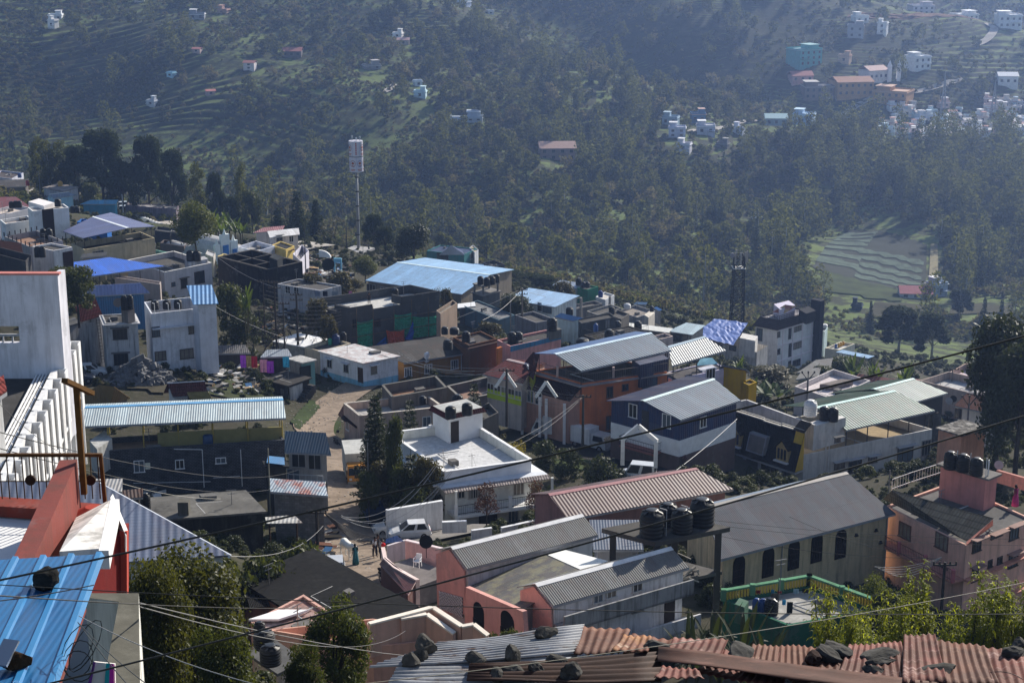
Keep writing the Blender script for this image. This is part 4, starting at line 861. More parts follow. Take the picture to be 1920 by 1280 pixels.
for p in(H.a,H.b,H.c,H.d):
 q=p+(H.cen-p)*.15;m.bar(V((q.x,q.y,H.z)),V((q.x,q.y,H.z+1.5)),.3)
m.hexa([V((p.x,p.y,H.z+1.42))for p in(H.a,H.c,H.d,H.b)],[V((p.x,p.y,H.z+1.6))for p in(H.a,H.c,H.d,H.b)]);m.build('upper_slab',wallm((.25,.24,.23),.5),H.root)
house((935,600),(866,572),(965,590),255,4.0,'teal walled house below the large blue roof, half hidden by a tree',(.12,.2,.25),(.3,.3,.3),ph=.2,grime=.4)
shed((858,578),(892,574),(858,570),(890,566),262,3.0,flatm((.72,.7,.68),.05,.5),'small bright white roof sheet behind the brown plaster wall',(.2,.2,.2),rh=.2)
H=house((870,477),(800,470),(895,466),400,5.0,'turquoise house with dark openings at the far edge of the ridge',(.06,.26,.27),(.1,.14,.25),ph=.2,grime=.4);
q=[at(p,398)for p in((824,478),(871,478),(866,470),(834,470))];pk=at((846,465),397)+UPZ*.6;m=MB()
for i in range(4):sheet_mb(q[i],q[(i+1)%4],pk,pk+V((.01,0,0)),.08,m)
m.build('pavilion_roof',sheetm((.4,.42,.62),.3,0,.45,.1),H.root);window(H,'L',(830,482),3,2,(.05,.05,.05),3);window(H,'R',(884,480),1.5,1.5,(.6,.6,.6),2)
shed((804,473),(878,475),(812,463),(874,464),410,3.5,sheetm((.08,.11,.24),.3,0,.5),'dark blue roof behind the pavilion on the ridge',(.3,.4,.42),rh=.8)
house((890,473),(880,464),(897,468),402,7,'narrow white house beside the pavilion on the ridge',(.5,.52,.55),(.5,.4,.25),ph=.2)
house((925,500),(905,492),(946,495),395,4,'dark roofed low house right of the large blue roof',(.1,.1,.12),(.08,.08,.09),ph=.6,grime=.3)
shed((878,502),(905,505),(890,494),(907,499),390,3,SKYBLUE,'little light blue hipped roof between dark houses on the ridge',(.4,.5,.55),rh=.6)
H=shed((1036,534),(1080,541),(1052,525),(1099,533),345,3.5,sheetm((.45,.52,.6),.4,0,.45,.1),'pale grey blue roof at the edge above the wooded valley',(.4,.4,.4),rh=.7);tank((1085,534),d=343,dia=1.2,ht=1.4,label='lone black tank beside the pale roof above the valley')
H=house((1102,543),(1083,540),(1122,537),340,5,'small green house below the pale roof',(.03,.25,.13),(.2,.2,.2),ph=.3,grime=.3);[tank(p,z=H.z,dia=1.1,ht=1.2,label=l)for p,l in(((1094,539),'left black tank on the small green house'),((1101,539),'right black tank on the small green house'))]
house((1135,562),(1117,556),(1152,553),335,4.5,'small white house with a blue tank beside the concrete post',(.6,.62,.64),(.6,.56,.5),ph=.3,grime=.3);tank((1126,557),d=333,dia=.9,ht=1.3,col='blue',label='blue tank on the small white house',group=None)
H=house((1195,595),(1157,583),(1229,583),330,4,'grey curved terrace with a cream stair room above the valley',(.3,.3,.3),(.36,.32,.28),ph=.5,grime=.4);sub((1216,595),(1208,590),(1228,586),H.z+1.2,3.2,H.root,'stair_room',wallm((.55,.5,.42),.3));tank((1176,578),d=335,dia=1.3,ht=1.0,col='white',label='white tank on the grey curved terrace');tank((1222,584),d=326,dia=.8,ht=1.1,label='black tank on the cream stair room')
shed((1226,577),(1236,583),(1232,575),(1242,580),342,3,flatm((.16,.32,.6),.2,.5),'tiny bright blue roof at the edge of town',(.3,.3,.3),rh=.4)
shed((1188,570),(1212,571),(1194,566),(1214,567),352,3,flatm((.4,.5,.62),.2,.5),'small pale blue roof behind the grey curved terrace',(.3,.3,.3),rh=.4)
for i,(A,B,C,d,col,l)in enumerate((((1075,580),(1060,574),(1130,569),300,(.25,.24,.23),'low grey house with clutter below the tiny houses'),((1120,590),(1100,583),(1165,577),290,(.3,.29,.27),'low weathered house right of the utility poles'),((1165,598),(1142,590),(1180,588),285,(.22,.2,.18),'dark low house behind the slate house'),((1005,605),(965,590),(1040,598),250,(.25,.25,.27),'grey house with scrap on its roof beside the bushy tree'),((1220,640),(1205,634),(1262,630),260,(.45,.36,.33),'pinkish parapet house behind the blue grey ridge'))):house(A,B,C,d,4,l,col,(.2,.19,.18),ph=.4,grime=.6)
tank((1147,588),d=284,dia=1.0,ht=1.2,label='black tank on the low weathered house');tank((1068,590),d=262,dia=1.1,ht=1.2,label='black tank above the aqua house')
H=SL=house((182,846),(168,822),(534,824),152,5.0,'long grey stone-patterned house under a pale ribbed canopy roof',(.1,.11,.13),(.30,.22,.16),ph=.5,grime=.3,wm=brickm((.085,.095,.115),(.16,.17,.19),.3,.14),fm=roofm((.33,.25,.18),(.16,.12,.09),.5))
for p,w,h in(((261,874),.95,1.15),((337,870),.8,.9),((414,863),.95,.6),((197,873),.8,.55)):window(H,'R',p,w,h,(.7,.68,.72),2)
o,a,n,L=H.faces['R'];c=onface(H,'R',(277,873));m=MB();m.box(c+n*.04,a,n,UPZ,.45,.06,.6);m.build('notice_board',flatm((.55,.55,.45),.1),H.root)
m=MB()
for px,y0,y1 in((379,842,913),(451,842,911)):
 q0,q1=onface(H,'R',(px,y0)),onface(H,'R',(px,y1));m.bar(q0+n*.07,V((q0.x,q0.y,q1.z))+n*.07,.06)
q0=onface(H,'R',(326,841));m.bar(q0+n*.07,onface(H,'R',(379,842))+n*.07,.06)
for y,x0,x1 in((905,250,395),(895,400,450)):m.bar(onface(H,'R',(x0,y))+n*.06,onface(H,'R',(x1,y-3))+n*.06,.04)
m.build('pipe',flatm((.55,.55,.55),.1),H.root)
gab((127,801),(536,784),(128,765),(531,752),152.5,2.5,sheetm((.40,.47,.48),.22,0,.45,.1,amp=.03),rh=.6,root=H.root,walls=False,posts=True,postcol=(.35,.26,.06),cap=(.12,.3,.5),far=.45)
sub((182,842),(168,826),(210,822),H.z+.9,2.6,H.root,'lift_room',wallm((.4,.4,.38),.5))
m=MB();q=[atz(p,H.z+.9)for p in((295,812),(530,800))];nn=V((0,.15,0));m.hexa([q[0]-UPZ*1.3,q[1]-UPZ*1.3,q[1]+nn-UPZ*1.3,q[0]+nn-UPZ*1.3],[q[0],q[1],q[1]+nn,q[0]+nn]);m.build('parapet',flatm((.28,.25,.10),.15),H.root)
c=atz((390,826),H.z);m=MB();m.lathe(c-UPZ*.5,[(.45,0),(.47,.4),(.45,1.0),(.3,1.1)],16);tag(m.build('water_drum',glossm((.01,.05,.14),.45),None,loc=c-UPZ*.5,smooth=True),'dark blue drum on the terrace under the pale canopy roof','drum')
H=shed((534,848),(621,852),(534,808),(611,808),150,6.0,sheetm((.13,.2,.25),.25,0,.5,.15),'shop with a curved blue grey sheet roof beside the slope road',(.34,.33,.31),rh=1.3,grime=.4)
for p,w,h in(((560,862),1.3,1.4),((590,865),1.2,1.5),((550,890),1.2,1.2)):window(H,'N',p,w,h,(.3,.3,.3),2)
o,a,n,L=H.faces['N'];b0=o+a*.2-UPZ*2.6;m=MB();m.hexa([b0+n*1.2-UPZ*.15,b0+a*(L-.3)+n*1.2-UPZ*.15,b0+a*(L-.3)-UPZ*.15,b0-UPZ*.15],[b0+n*1.2,b0+a*(L-.3)+n*1.2,b0+a*(L-.3),b0]);m.build('balcony_slab',flatm((.5,.5,.48),.2),H.root)
railing([b0+n*1.15,b0+a*(L-.3)+n*1.15],.9,H.root,(.4,.42,.45),.5,'balcony_railing')
H=shed((507,922),(615,930),(505,897),(609,906),139,4.8,sheetm((.35,.42,.47),.25,0,.5,.15,c2=(.35,.13,.1)),'concrete block hut with a striped red, white and blue sheet roof',(.3,.29,.27),rh=.35,wm=brickm((.26,.25,.235),(.14,.135,.13),.42,.22))
H=house((503,875),(498,868),(536,876),148,5,'narrow dark brick room with a blue plastic awning',(.08,.075,.07),ph=0,deck=True,floor=(.1,.1,.1));sheet_mb(*[atz(p,H.z+.3)for p in((500,868),(534,872),(533,858),(502,855))]).build('awning',sheetm((.04,.2,.42),.2,0,.4),H.root)
H=L18=house((300,976),(268,938),(492,961),128,4.5,'long low mossy concrete house with a blackened flat roof',(.045,.045,.035),(.13,.125,.115),ph=0,grime=.9,fm=roofm((.24,.23,.21),(.035,.035,.035),.95,.3))
c=atz((346,966),H.z);m=MB();m.abox(c+UPZ*.6,.8,.8,1.2);m.build('chimney',wallm((.2,.19,.16),.8),H.root)
sheet_mb(*[atz(p,H.z-.6)for p in((500,982),(568,981),(552,966),(497,970))]).build('awning',sheetm((.4,.4,.38),.3,0,.6,c2=(.12,.1,.09)),H.root)
m=MB()
for px in(505,556):b=atz((px,979),H.z-.7);m.bar(b,b-UPZ*3.4,.12)
m.build('awning_post',WOODD,H.root)
tank((274,958),d=124,dia=.7,ht=1.4,label='black cylinder drum at the corner of the mossy house',group=None)
H=shed((170,922),(229,922),(172,898),(230,897),118,3.5,sheetm((.45,.44,.42),.25,0,.6,rust=.6),'old corrugated lean-to with a faded red top edge by the railing',(.2,.18,.17),rh=.4)
H=shed((205,938),(268,932),(226,920),(268,919),120,3,sheetm((.12,.06,.045),.25,0,.8,rust=.6),'rusty brown hut roof beside the corrugated lean-to',(.08,.07,.06),rh=.3)
H=house((640,1206),(455,1092),(775,1139),97,4.0,'low house with a wide black tarred concrete roof above the lane',(.30,.15,.12),(.03,.03,.031),ph=0,grime=.4,fm=roofm((.032,.032,.033),(.09,.09,.088),.45,.25))
q=[atz(p,H.z-.15)for p in((455,1090),(470,1140),(505,1136),(488,1096))];m=MB()
for i in range(12):
 t=i/11;m.bar(q[0]*(1-t)+q[3]*t,q[1]*(1-t)+q[2]*t,.07)
m.build('roof_slats',flatm((.03,.03,.03),.2),H.root)
H=house((700,1212),(500,1180),(900,1190),86,4.0,'salmon terrace house with white edged stair walls and a red roof floor',(.52,.30,.23),(.35,.13,.09),ph=.4,grime=.25,fm=roofm((.36,.14,.1),(.18,.1,.08),.5))
zt=H.z
def stairwall(pts,zs,root,col=(.52,.32,.25)):
 m=MB();c=MB();q=[atz(p,z)for p,z in zip(pts,zs)]
 for a,b in zip(q,q[1:]):
  n=hor(b-a).normalized();n=V((n.y,-n.x,0))*.11;m.hexa([V((x.x,x.y,zt-.5))for x in(a-n,b-n,b+n,a+n)],[a-n,b-n,b+n,a+n]);c.bar(a+UPZ*.04,b+UPZ*.04,.3,.09)
 m.build('stair_wall',wallm(col,.2),root);c.build('coping',flatm((.66,.55,.48),.15),root)
stairwall([(692,1170),(811,1139),(866,1175),(888,1171),(915,1192)],[zt+1.3,zt+1.3,zt+.9,zt+1.0,zt+.6],H.root)
stairwall([(751,1160),(800,1152),(852,1188)],[zt+1.2,zt+1.2,zt+.6],H.root)
stairwall([(690,1172),(730,1164)],[zt+.5,zt+.5],H.root)
H=house((540,1215),(470,1165),(640,1160),88,4.5,'white and salmon flat roofed house behind the small leafy tree',(.5,.3,.25),(.30,.17,.14),ph=.15,grime=.4,fm=roofm((.35,.2,.17),(.55,.54,.54),.8,.25))
sub((522,1160),(466,1160),(578,1142),H.z+.1,.12,H.root,'roof_sheet',flatm((.6,.6,.62),.1))
H=house((520,1262),(475,1230),(560,1240),80,4,'plain cream block carrying two black tanks, left of the small leafy tree',(.42,.34,.28),(.2,.2,.2),ph=0,grime=.4)
tank((496,1213),d=80.5,dia=.98,ht=.85,label='upper black tank between the two leafy trees');tank((508,1243),d=79,dia=.95,ht=.95,label='lower black tank between the two leafy trees')
tank((487,1190),d=82,dia=.55,ht=.7,label='small black drum above the two tanks, behind the left leafy tree',group=None)
zz=at((832,1060),122).z;H=House();H.root=wallrun([(761,1013),(834,1030)],124,1.75,.2,'pink patio wall with a white sloping top and a black dish aerial by the lane',(.55,.33,.32),capc=(.6,.5,.5));wallrun([(726,1024),(761,1013)],126,1.4,.15,'low pale fence wall at the left of the pink patio',(.5,.45,.46))
q=[atz(p,zz)for p in((722,1062),(786,1098),(850,1075),(770,1045))];m=MB();m.hexa([p-UPZ*2 for p in q],q);o=m.build('patio',roofm((.3,.27,.26)),None,loc=q[0]);o['kind']='structure'
sheet_mb(*[at(p,125)for p in((722,1018),(757,1014),(744,1003),(724,1010))]).build('blue_awning',sheetm((.06,.16,.42),.22,0,.4),H.root)
c=at((799,1016),121);m=MB();m.lathe((0,0,0),[(.02,0),(.2,.03),(.38,.1),(.48,.2)],18)
rot=Matrix.Rotation(math.radians(60),3,'X');mm=MB();mm.v=[rot@p+c for p in m.v];mm.f=m.f;mm.bar(c,c-UPZ*1.2,.05);tag(mm.build('dish_aerial',flatm((.02,.02,.022),.2),None,loc=c-UPZ*1.2),'black dish aerial on the small pink house by the lane','dish aerial')
def dish(p,d,r,label,col=(.25,.25,.26),tilt=60,az=0):
 c=at(p,d);m=MB();m.lathe((0,0,0),[(.02*r,0),(.4*r,.05*r),(.8*r,.2*r),(r,.38*r)],18)
 R_=Matrix.Rotation(math.radians(az),3,'Z')@Matrix.Rotation(math.radians(tilt),3,'X');q=MB();q.v=[R_@x+c for x in m.v];q.f=m.f;q.bar(c,c-UPZ*1.5*r,.08*r);q.bar(c,c+R_@V((0,0,.8*r)),.05*r)
 o=q.build('dish_aerial',flatm(col,.2),None,loc=c-UPZ*1.5*r);s=o.modifiers.new('s','SOLIDIFY');s.thickness=.02;return tag(o,label,'dish aerial')
dish((616,497),268,1.0,'large dark dish aerial above the trees near the burnt building',(.03,.03,.03));dish((1872,872),130,.35,'small grey dish aerial on the pink roof wall',(.35,.33,.33));dish((222,568),212,.6,'round grey dish aerial beside the tanks on the weathered house',(.2,.18,.17));dish((1779,752),190,.4,'grey dish aerial next to the red tile cottage',(.3,.3,.3));dish((1787,748),191,.4,'black dish aerial next to the red tile cottage',(.04,.04,.04))
r=thing('lane_wall','curved pink wall with white top beside the people on the lane','wall',at((740,1060),121));q=[at((718,1025),124),at((722,1045),122),at((740,1062),119),at((783,1086),114)];m=MB()
for a,b in zip(q,q[1:]):
 n=hor(b-a).normalized();n=V((n.y,-n.x,0))*.14;m.hexa([a-n-UPZ*2,b-n-UPZ*2,b+n-UPZ*2,a+n-UPZ*2],[a-n,b-n,b+n,a+n])
m.build('wall',wallm((.6,.48,.45),.15),r)
pent([(712,1058),(766,1116),(781,1090),(722,1045)],(at((712,1058),122).z,at((766,1116),112).z,at((781,1090),114).z,at((722,1045),122).z),'maroon awning roof sloping down along the lane wall',sheetm((.17,.03,.03),.3,0,.6),2.5,(.2,.1,.09))
H=L2=house((283,588),(270,566),(373,578),205,7.6,'white two-storey house with stained parapet beside the blue roofed stair tower',(.56,.57,.62),(.3,.29,.28),ph=1.9,grime=.3,fm=roofm((.4,.38,.36),(.08,.08,.08),.7))
for p,w,h in(((292,622),1.0,1.3),((360,617),.9,1.2),((301,667),1.4,1.2),((350,663),1.7,1.3)):window(H,'R',p,w,h,(.12,.1,.09),3)
o,a,n,L=H.faces['R'];m=MB();b0=o-UPZ*1.95;m.hexa([b0+n*.5,b0+a*(L+.3)+n*.5,b0+a*(L+.3),b0],[b0+n*.5+UPZ*.12,b0+a*(L+.3)+n*.5+UPZ*.12,b0+a*(L+.3)+UPZ*.12,b0+UPZ*.12]);m.build('ledge',flatm((.45,.46,.5),.2),H.root)
for p,l in(((291,580),'leftmost black tank behind the parapet of the stained white house'),((313,579),'middle black tank behind the parapet of the stained white house'),((334,578),'rightmost black tank behind the parapet of the stained white house')):tank(p,z=H.z-.9,dia=.95,ht=1.15,label=l)
m=MB()
for px in(290,316,337):b=onface(H,'R',(px,590))+n*.06;m.bar(b-UPZ*.4,b+UPZ*1.4,.06);m.bar(b+UPZ*1.4,b+UPZ*1.4+V((-.3,.3,0)),.06)
m.build('pipe',flatm((.6,.6,.6),.1),H.root)
H=house((372,571),(361,566),(405,568),205.5,8.8,'white stair tower with a bright blue ribbed roof',(.50,.51,.56),ph=0,grime=.15,deck=False)
sheet_mb(*[atz(p,zz)for p,zz in(((362,572),H.z+.1),((410,570),H.z+.1),((397,535),H.z+1.6),((350,536),H.z+1.6))],.08).build('roof',sheetm((.18,.36,.78),.5,.7,.42,.15,amp=.06),H.root)
H=L3=house((197,606),(190,590),(258,603),203,7.2,'mouldy grey white house with a ladder, a brick tank base and stained walls',(.40,.40,.41),(.17,.16,.15),ph=.1,grime=1.0,eave=.3)
for p,w,h in(((225,626),1.7,1.4),((227,673),1.7,1.5)):window(H,'R',p,w,h,(.1,.09,.09),4,(.2,.19,.18))
sub((239,582),(227,579),(252,578),H.z+1.6,1.6,H.root,'tank_base',wallm((.22,.2,.2),.6))
for p,l in(((234,580),'left black tank high on the brick base of the mouldy house'),((244,579),'right black tank high on the brick base of the mouldy house')):tank(p,z=H.z+1.7,dia=.85,ht=1.7,label=l)
H=house((146,608),(130,600),(197,600),206,6.8,'stained wall house with a maroon tiled roof beside the ladder',(.38,.38,.39),(.2,.2,.2),ph=0,grime=.9,deck=False)
sheet_mb(*[atz(p,zz)for p,zz in(((150,604),H.z),((192,592),H.z),((177,556),H.z+2.6),((140,575),H.z+2.0))],.1).build('roof',tilem((.16,.025,.03)),H.root)
o,a,n,L=H.faces['R'];m=MB();b0=onface(H,'R',(179,598))+n*.3;b1=onface(H,'R',(188,678))+n*.5;tx=a*.35
for s in(0,1):m.bar(b0+tx*s,b1+tx*s,.05)
for k in range(14):t=k/13;m.bar(b0*(1-t)+b1*t,b0*(1-t)+b1*t+tx,.04)
tag(m.build('ladder',flatm((.06,.055,.05),.2),None,loc=b1),'tall dark ladder leaning on the stained left wall','ladder')
house((128,612),(120,604),(147,606),204,6.2,'grey plastered wall block at the end of the stained house',(.3,.3,.31),(.2,.2,.2),ph=0,grime=.9)
H=gab((157,556),(281,549),(146,537),(263,529),225,5.0,sheetm((.20,.24,.44),.45,0,.42,.15,amp=.05),'blue sheet-walled shed with a purple grey ribbed roof',(.02,.14,.3),rh=1.3,far=.3,wm=sheetm((.02,.15,.33),.3,.5,.5),cap=None)
H=L5=house((308,511),(238,488),(397,493),262,7.5,'beige house with a grey roof terrace and two black tanks on a corner block',(.50,.46,.46),(.17,.165,.155),ph=.8,grime=.2,coping=(.5,.49,.47),fm=roofm((.2,.19,.175),(.1,.1,.1),.5))
for p,w,h,s in(((374,520),1.9,2.0,0),((345,531),1.2,1.6,1),((325,533),.7,.7,0)):window(H,'R',p,w,h,(.12,.06,.05),2,(.06,.06,.06)if s else None)
sub((353,493),(346,488),(390,485),H.z+.5,1.2,H.root,'tank_base',wallm((.4,.4,.42),.7))
for p,l in(((357,489),'left black tank on the corner block of the beige house'),((370,489),'right black tank on the corner block of the beige house')):tank(p,z=H.z+.5,dia=1.15,ht=1.65,label=l)
shed((147,522),(308,499),(64,502),(205,480),247,2.8,ROYAL,'wide royal blue canopy roof on thin posts',(.2,.2,.2),rh=.9,walls=False,posts=True)
house((300,533),(215,520),(302,528),246,5.0,'low plain beige wall behind the royal blue canopy',(.36,.31,.29),(.28,.26,.24),ph=.4,grime=.2)
H=house((158,468),(133,456),(290,446),266,6,'cream house with a deep open terrace under a purple blue roof',(.42,.36,.24),(.04,.04,.04),ph=.9,grime=.3);window(H,'R',(184,478),2.0,1.4,(.3,.28,.25),4)
gab((156,447),(118,434),(240,428),(174,410),267,3,sheetm((.15,.17,.32),.35,.5,.42,.15),root=H.root,rh=.6,walls=False,posts=True,far=.62,cap=(.55,.58,.66))
H=house((61,396),(52,389),(129,389),272,5.0,'white block house with a dark brown vertical stripe and a black tank',(.62,.63,.68),(.5,.47,.45),ph=.2,grime=.1)
o,a,n,L=H.faces['R'];m=MB();m.box(o+a*L*.41+n*.05-UPZ*3,a,n,UPZ,1.8,.1,6.2);m.build('brown_stripe',flatm((.055,.035,.025),.15),H.root)
tank((109,387),z=H.z,dia=1.05,ht=1.25,label='black tank on top of the white block with the brown stripe');sub((82,386),(53,378),(102,380),H.z+.4,1.0,H.root,'roof_room',flatm((.6,.57,.56),.1))
house((10,420),(0,412),(62,412),276,5,'low white parapet wall running left of the striped white block',(.6,.61,.66),(.5,.43,.38),ph=.5,grime=.1)
house((-10,407),(-40,400),(60,390),284,5,'wide pale flat roof with a grey parapet at the left edge',(.45,.44,.46),(.55,.47,.42),ph=.5,grime=.1,fm=roofm((.56,.49,.44),(.42,.4,.38),.4))
shed((-20,392),(62,391),(-20,370),(30,370),305,3.5,sheetm((.26,.07,.07),.4,0,.5),'faded red sheet roof behind the pale flat roof at the left edge',(.4,.3,.28),rh=1.0)
for p,l in(((22,390),'small black tank with a pale lid in front of the faded red roof'),((30,389),'black tank beside it in front of the faded red roof'),((37,389),'third black tank in front of the faded red roof')):tank(p,d=290,dia=.85,ht=1.15,label=l)
H=house((56,463),(8,443),(118,451),246,6.5,'roof terrace house with a rust coloured floor and posts on its parapet',(.30,.29,.3),(.33,.2,.14),ph=.8,grime=.4,fm=roofm((.36,.21,.14),(.3,.28,.26),.5));m=MB()
for p,q_ in((H.a,H.c),(H.a,H.b),(H.b,H.d)):
 for i in range(7):c=p+(q_-p)*i/6;m.bar(c,c+UPZ*.6,.13)
m.build('parapet_post',flatm((.06,.055,.06),.2),H.root)
for p,l in(((82,447),'left black tank of a pair on the rust floored terrace'),((93,447),'right black tank of a pair on the rust floored terrace')):tank(p,z=H.z-.6,dia=.95,ht=1.5,label=l)
H=house((100,470),(60,462),(136,463),240,6,'white and brown house end below the rust floored terrace',(.55,.53,.53),(.2,.19,.18),ph=.3,grime=.3);o,a,n,L=H.faces['R'];m=MB();m.box(o+a*L*.72+n*.05-UPZ*2.0,a,n,UPZ,1.6,.1,3.0);m.build('brown_panel',flatm((.09,.05,.045),.2),H.root)
for p,l in(((71,482),'left black tank of the two standing low left of the white and brown house end'),((80,482),'right black tank of the two standing low left of the white and brown house end')):tank(p,d=232,dia=.85,ht=1.5,label=l)
house((48,490),(-30,470),(58,478),228,6,'dark grey roofless block at the left edge behind the white wall',(.10,.10,.11),(.03,.03,.03),ph=2,grime=.6)
shed((-20,470),(44,478),(-10,450),(40,462),238,3,tilem((.13,.05,.045)),'old brown tiled roof between terraces at the left edge',(.2,.18,.17),rh=1)
H=house((200,422),(144,416),(208,416),300,3.5,'bright blue box room with a broken parapet behind the purple blue roof',(.02,.12,.38),(.4,.3,.25),ph=.5,grime=.2);[tank(p,d=296,dia=.95,ht=1.2,label=l)for p,l in(((137,399),'left black tank beside the bright blue box room'),((145,399),'right black tank beside the bright blue box room'))]
H=shed((150,383),(217,383),(170,375),(222,377),372,4.5,sheetm((.10,.33,.52),.4,0,.45,.1),'sky blue walled shed with a light blue roof at the road edge',(.05,.22,.36),rh=.8)
H=gab((100,372),(145,366),(92,365),(128,357),400,4,sheetm((.18,.25,.40),.4,0,.45),'pale blue gabled shed below the yellow tank',(.25,.40,.52),rh=1.0)
H=house((118,360),(82,353),(146,352),415,4.5,'grey flat roofed house with a yellow tank on its roof',(.42,.42,.45),(.35,.31,.28),ph=0,grime=.4);tank((113,350),z=H.z,dia=1.15,ht=1.4,col='yellow',label='single yellow tank on the grey flat roofed house at left')
H=house((22,335),(-20,330),(44,324),470,6,'pale old house with roof clutter at the far left edge',(.42,.43,.5),(.2,.17,.16),ph=.4,grime=.4);tank((37,333),d=455,dia=1,ht=1.2,col='blue',label='blue drum in front of the pale old house',group=None)
shed((-10,352),(50,350),(-5,338),(55,336),440,4,ASBD,'long brown roadside shed at the far left',(.2,.18,.17),rh=.8);tank((52,348),d=436,dia=.9,ht=1.4,col='red',label='red drum at the end of the brown roadside shed',group=None)
H=house((330,392),(235,385),(335,386),425,4,'row of dusty purple sheds behind the road under the big trees',(.26,.21,.26),(.4,.38,.38),ph=.2,grime=.6)
H=house((270,487),(203,473),(330,476),280,6,'mint green house with a stepped parapet and a small red tile pavilion',(.22,.48,.42),(.25,.24,.23),ph=.6,grime=.3)
q=[atz(p,H.z+1.5)for p in((258,460),(284,462),(290,452),(262,448))];pk=atz((270,444),H.z+3.0);m=MB()
for i in range(4):sheet_mb(q[i],q[(i+1)%4],pk,pk+V((.01,0,0)),.08,m)
m.build('pavilion_roof',REDT,H.root);tank((286,470),z=H.z,dia=1.1,ht=1.6,label='black tank beside the red tile pavilion');tank((281,471),z=H.z-.4,dia=.8,ht=.7,label='small black drum beside the red tile pavilion',group=None)
H=house((352,440),(290,432),(356,432),330,7,'dark grey half-built house left of the lone round tree',(.09,.10,.12),(.2,.2,.2),ph=.4,grime=.5);window(H,'R',(320,450),2,2,(.05,.05,.05),3)
house((345,462),(300,455),(352,456),300,4,'brown parapet roof in front of the half-built house',(.2,.16,.15),(.1,.1,.1),ph=.5)
shed((150,484),(200,480),(155,476),(200,474),262,4,ASB,'small grey roof beside the mint house',(.35,.3,.2),rh=.5)
r=thing('chapel','small white chapel with blue doors and a pale barrel roof behind the lone tree','church',at((410,475),300));m=MB()
def barrel(c,ax,w,L,hgt,m):
 n=V((-ax.y,ax.x,0));K=10;A=[c+n*(w/2*math.cos(math.pi*k/K))+UPZ*(hgt*math.sin(math.pi*k/K))for k in range(K+1)];B=[p+ax*L for p in A]
 for k in range(K):m.quad(A[k],A[k+1],B[k+1],B[k])
 m.add(A,[list(range(K+1))]);m.add(B,[list(range(K+1))[::-1]])
c0=at((420,462),300);ax=V((-.72,.69,0));barrel(c0-UPZ*1.2,ax,5.2,6.0,2.6,m);barrel(c0-UPZ*2.2+V((-6.0,1,0)),ax,3.6,6,2.2,m);m.build('barrel_roof',roofm((.46,.46,.46),(.32,.32,.32),.5),r,smooth=False)
m=MB();nn=V((.69,.72,0))
for k,(dx,w,h)in enumerate(((0,1.9,5.2),(1.9,1.6,3.8),(-1.7,1.2,3.6))):c=c0-ax*.2+nn*dx-UPZ*3;m.box(c+UPZ*h/2,nn,ax,UPZ,w,.5,h);m.tube([c+UPZ*h,c+UPZ*(h+1.1)],.35,.02,6)
m.box(c0-UPZ*4+ax*3.2,nn,ax,UPZ,5,6,4);m.build('facade',flatm((.55,.6,.72),.12),r);m=MB()
for dx,w,h in((0,1.2,3.3),(1.9,.9,2.3)):m.box(c0-ax*.5+nn*dx-UPZ*(3-h/2),nn,ax,UPZ,w,.15,h)
m.build('door',flatm((.04,.16,.42),.2),r);CTRL.append((c0.x,c0.y,c0.z-5.5))
house((400,482),(385,476),(404,474),285,4.0,'white and grey chimney-like block right of the beige house tanks',(.42,.40,.37),(.5,.5,.5),ph=.1,grime=.5)
house((425,485),(408,480),(437,480),286,3,'low yellow wall below the chapel facade',(.6,.48,.2),(.4,.38,.35),ph=.2,grime=.1)
H=L11=house((502,506),(408,482),(567,491),265,7,'roofless soot black building with inner partition walls',(.022,.022,.024),(.02,.02,.02),ph=3.2,grime=.3,th=.35,coping=(.11,.1,.09),fm=flatm((.012,.012,.012),.2))
m=MB();c=MB()
for t in(.3,.62):
 p0,p1=H.a+(H.b-H.a)*t,H.c+(H.d-H.c)*t;m.box((p0+p1)/2-UPZ*1.6,(p1-p0).normalized(),hor(H.b-H.a).normalized(),UPZ,(p1-p0).length,.25,3.2);c.bar(p0+UPZ*.03,p1+UPZ*.03,.28,.06)
for t in(.45,):
 p0,p1=H.a+(H.c-H.a)*t,H.b+(H.d-H.b)*t;m.bar(p0-UPZ*.5,p1-UPZ*.5,.25,1.0);c.bar(p0+UPZ*.03,p1+UPZ*.03,.28,.06)
m.build('partition',flatm((.02,.02,.022),.2),H.root);c.build('coping',flatm((.12,.11,.1),.2),H.root)
sub((520,488),(505,482),(530,481),H.z+1.2,2.2,H.root,'water_cistern',wallm((.05,.06,.07),.3))
H=house((600,545),(520,532),(640,535),250,4.5,'low white house with arched windows behind the bare trees',(.40,.40,.42),(.2,.19,.18),ph=.2,grime=.6);[window(H,'L',p,1.0,1.2,(.5,.5,.5),2)for p in((540,543),(556,545))]
H=gab((506,446),(562,440),(501,434),(560,436),310,4.2,WSHEET,'white roofed house with a small side window near the far trees',(.46,.44,.45),rh=.7,far=.2,cap=None);window(H,'N',(524,447),1.2,1.2,(.2,.2,.2),2,(.3,.3,.3));window(H,'N',(546,447),.9,1.4,(.5,.5,.5),2)
shed((474,437),(530,432),(494,427),(534,427),316,4.2,sheetm((.42,.16,.17),.4,0,.5),'pink sheet roof behind the white roofed house',(.4,.38,.37),rh=.6)
H=house((536,468),(510,459),(552,461),302,4,'yellow house with a tiny red tile awning',(.58,.43,.14),(.1,.1,.1),ph=.2,grime=.1);sheet_mb(*[atz(p,H.z-.5)for p in((537,472),(552,469),(550,463),(538,465))]).build('awning',REDT,H.root)
house((480,472),(445,462),(515,461),300,3,'pale courtyard with white pinnacled walls beside the yellow house',(.52,.54,.62),(.42,.41,.4),ph=.8,grime=.2)
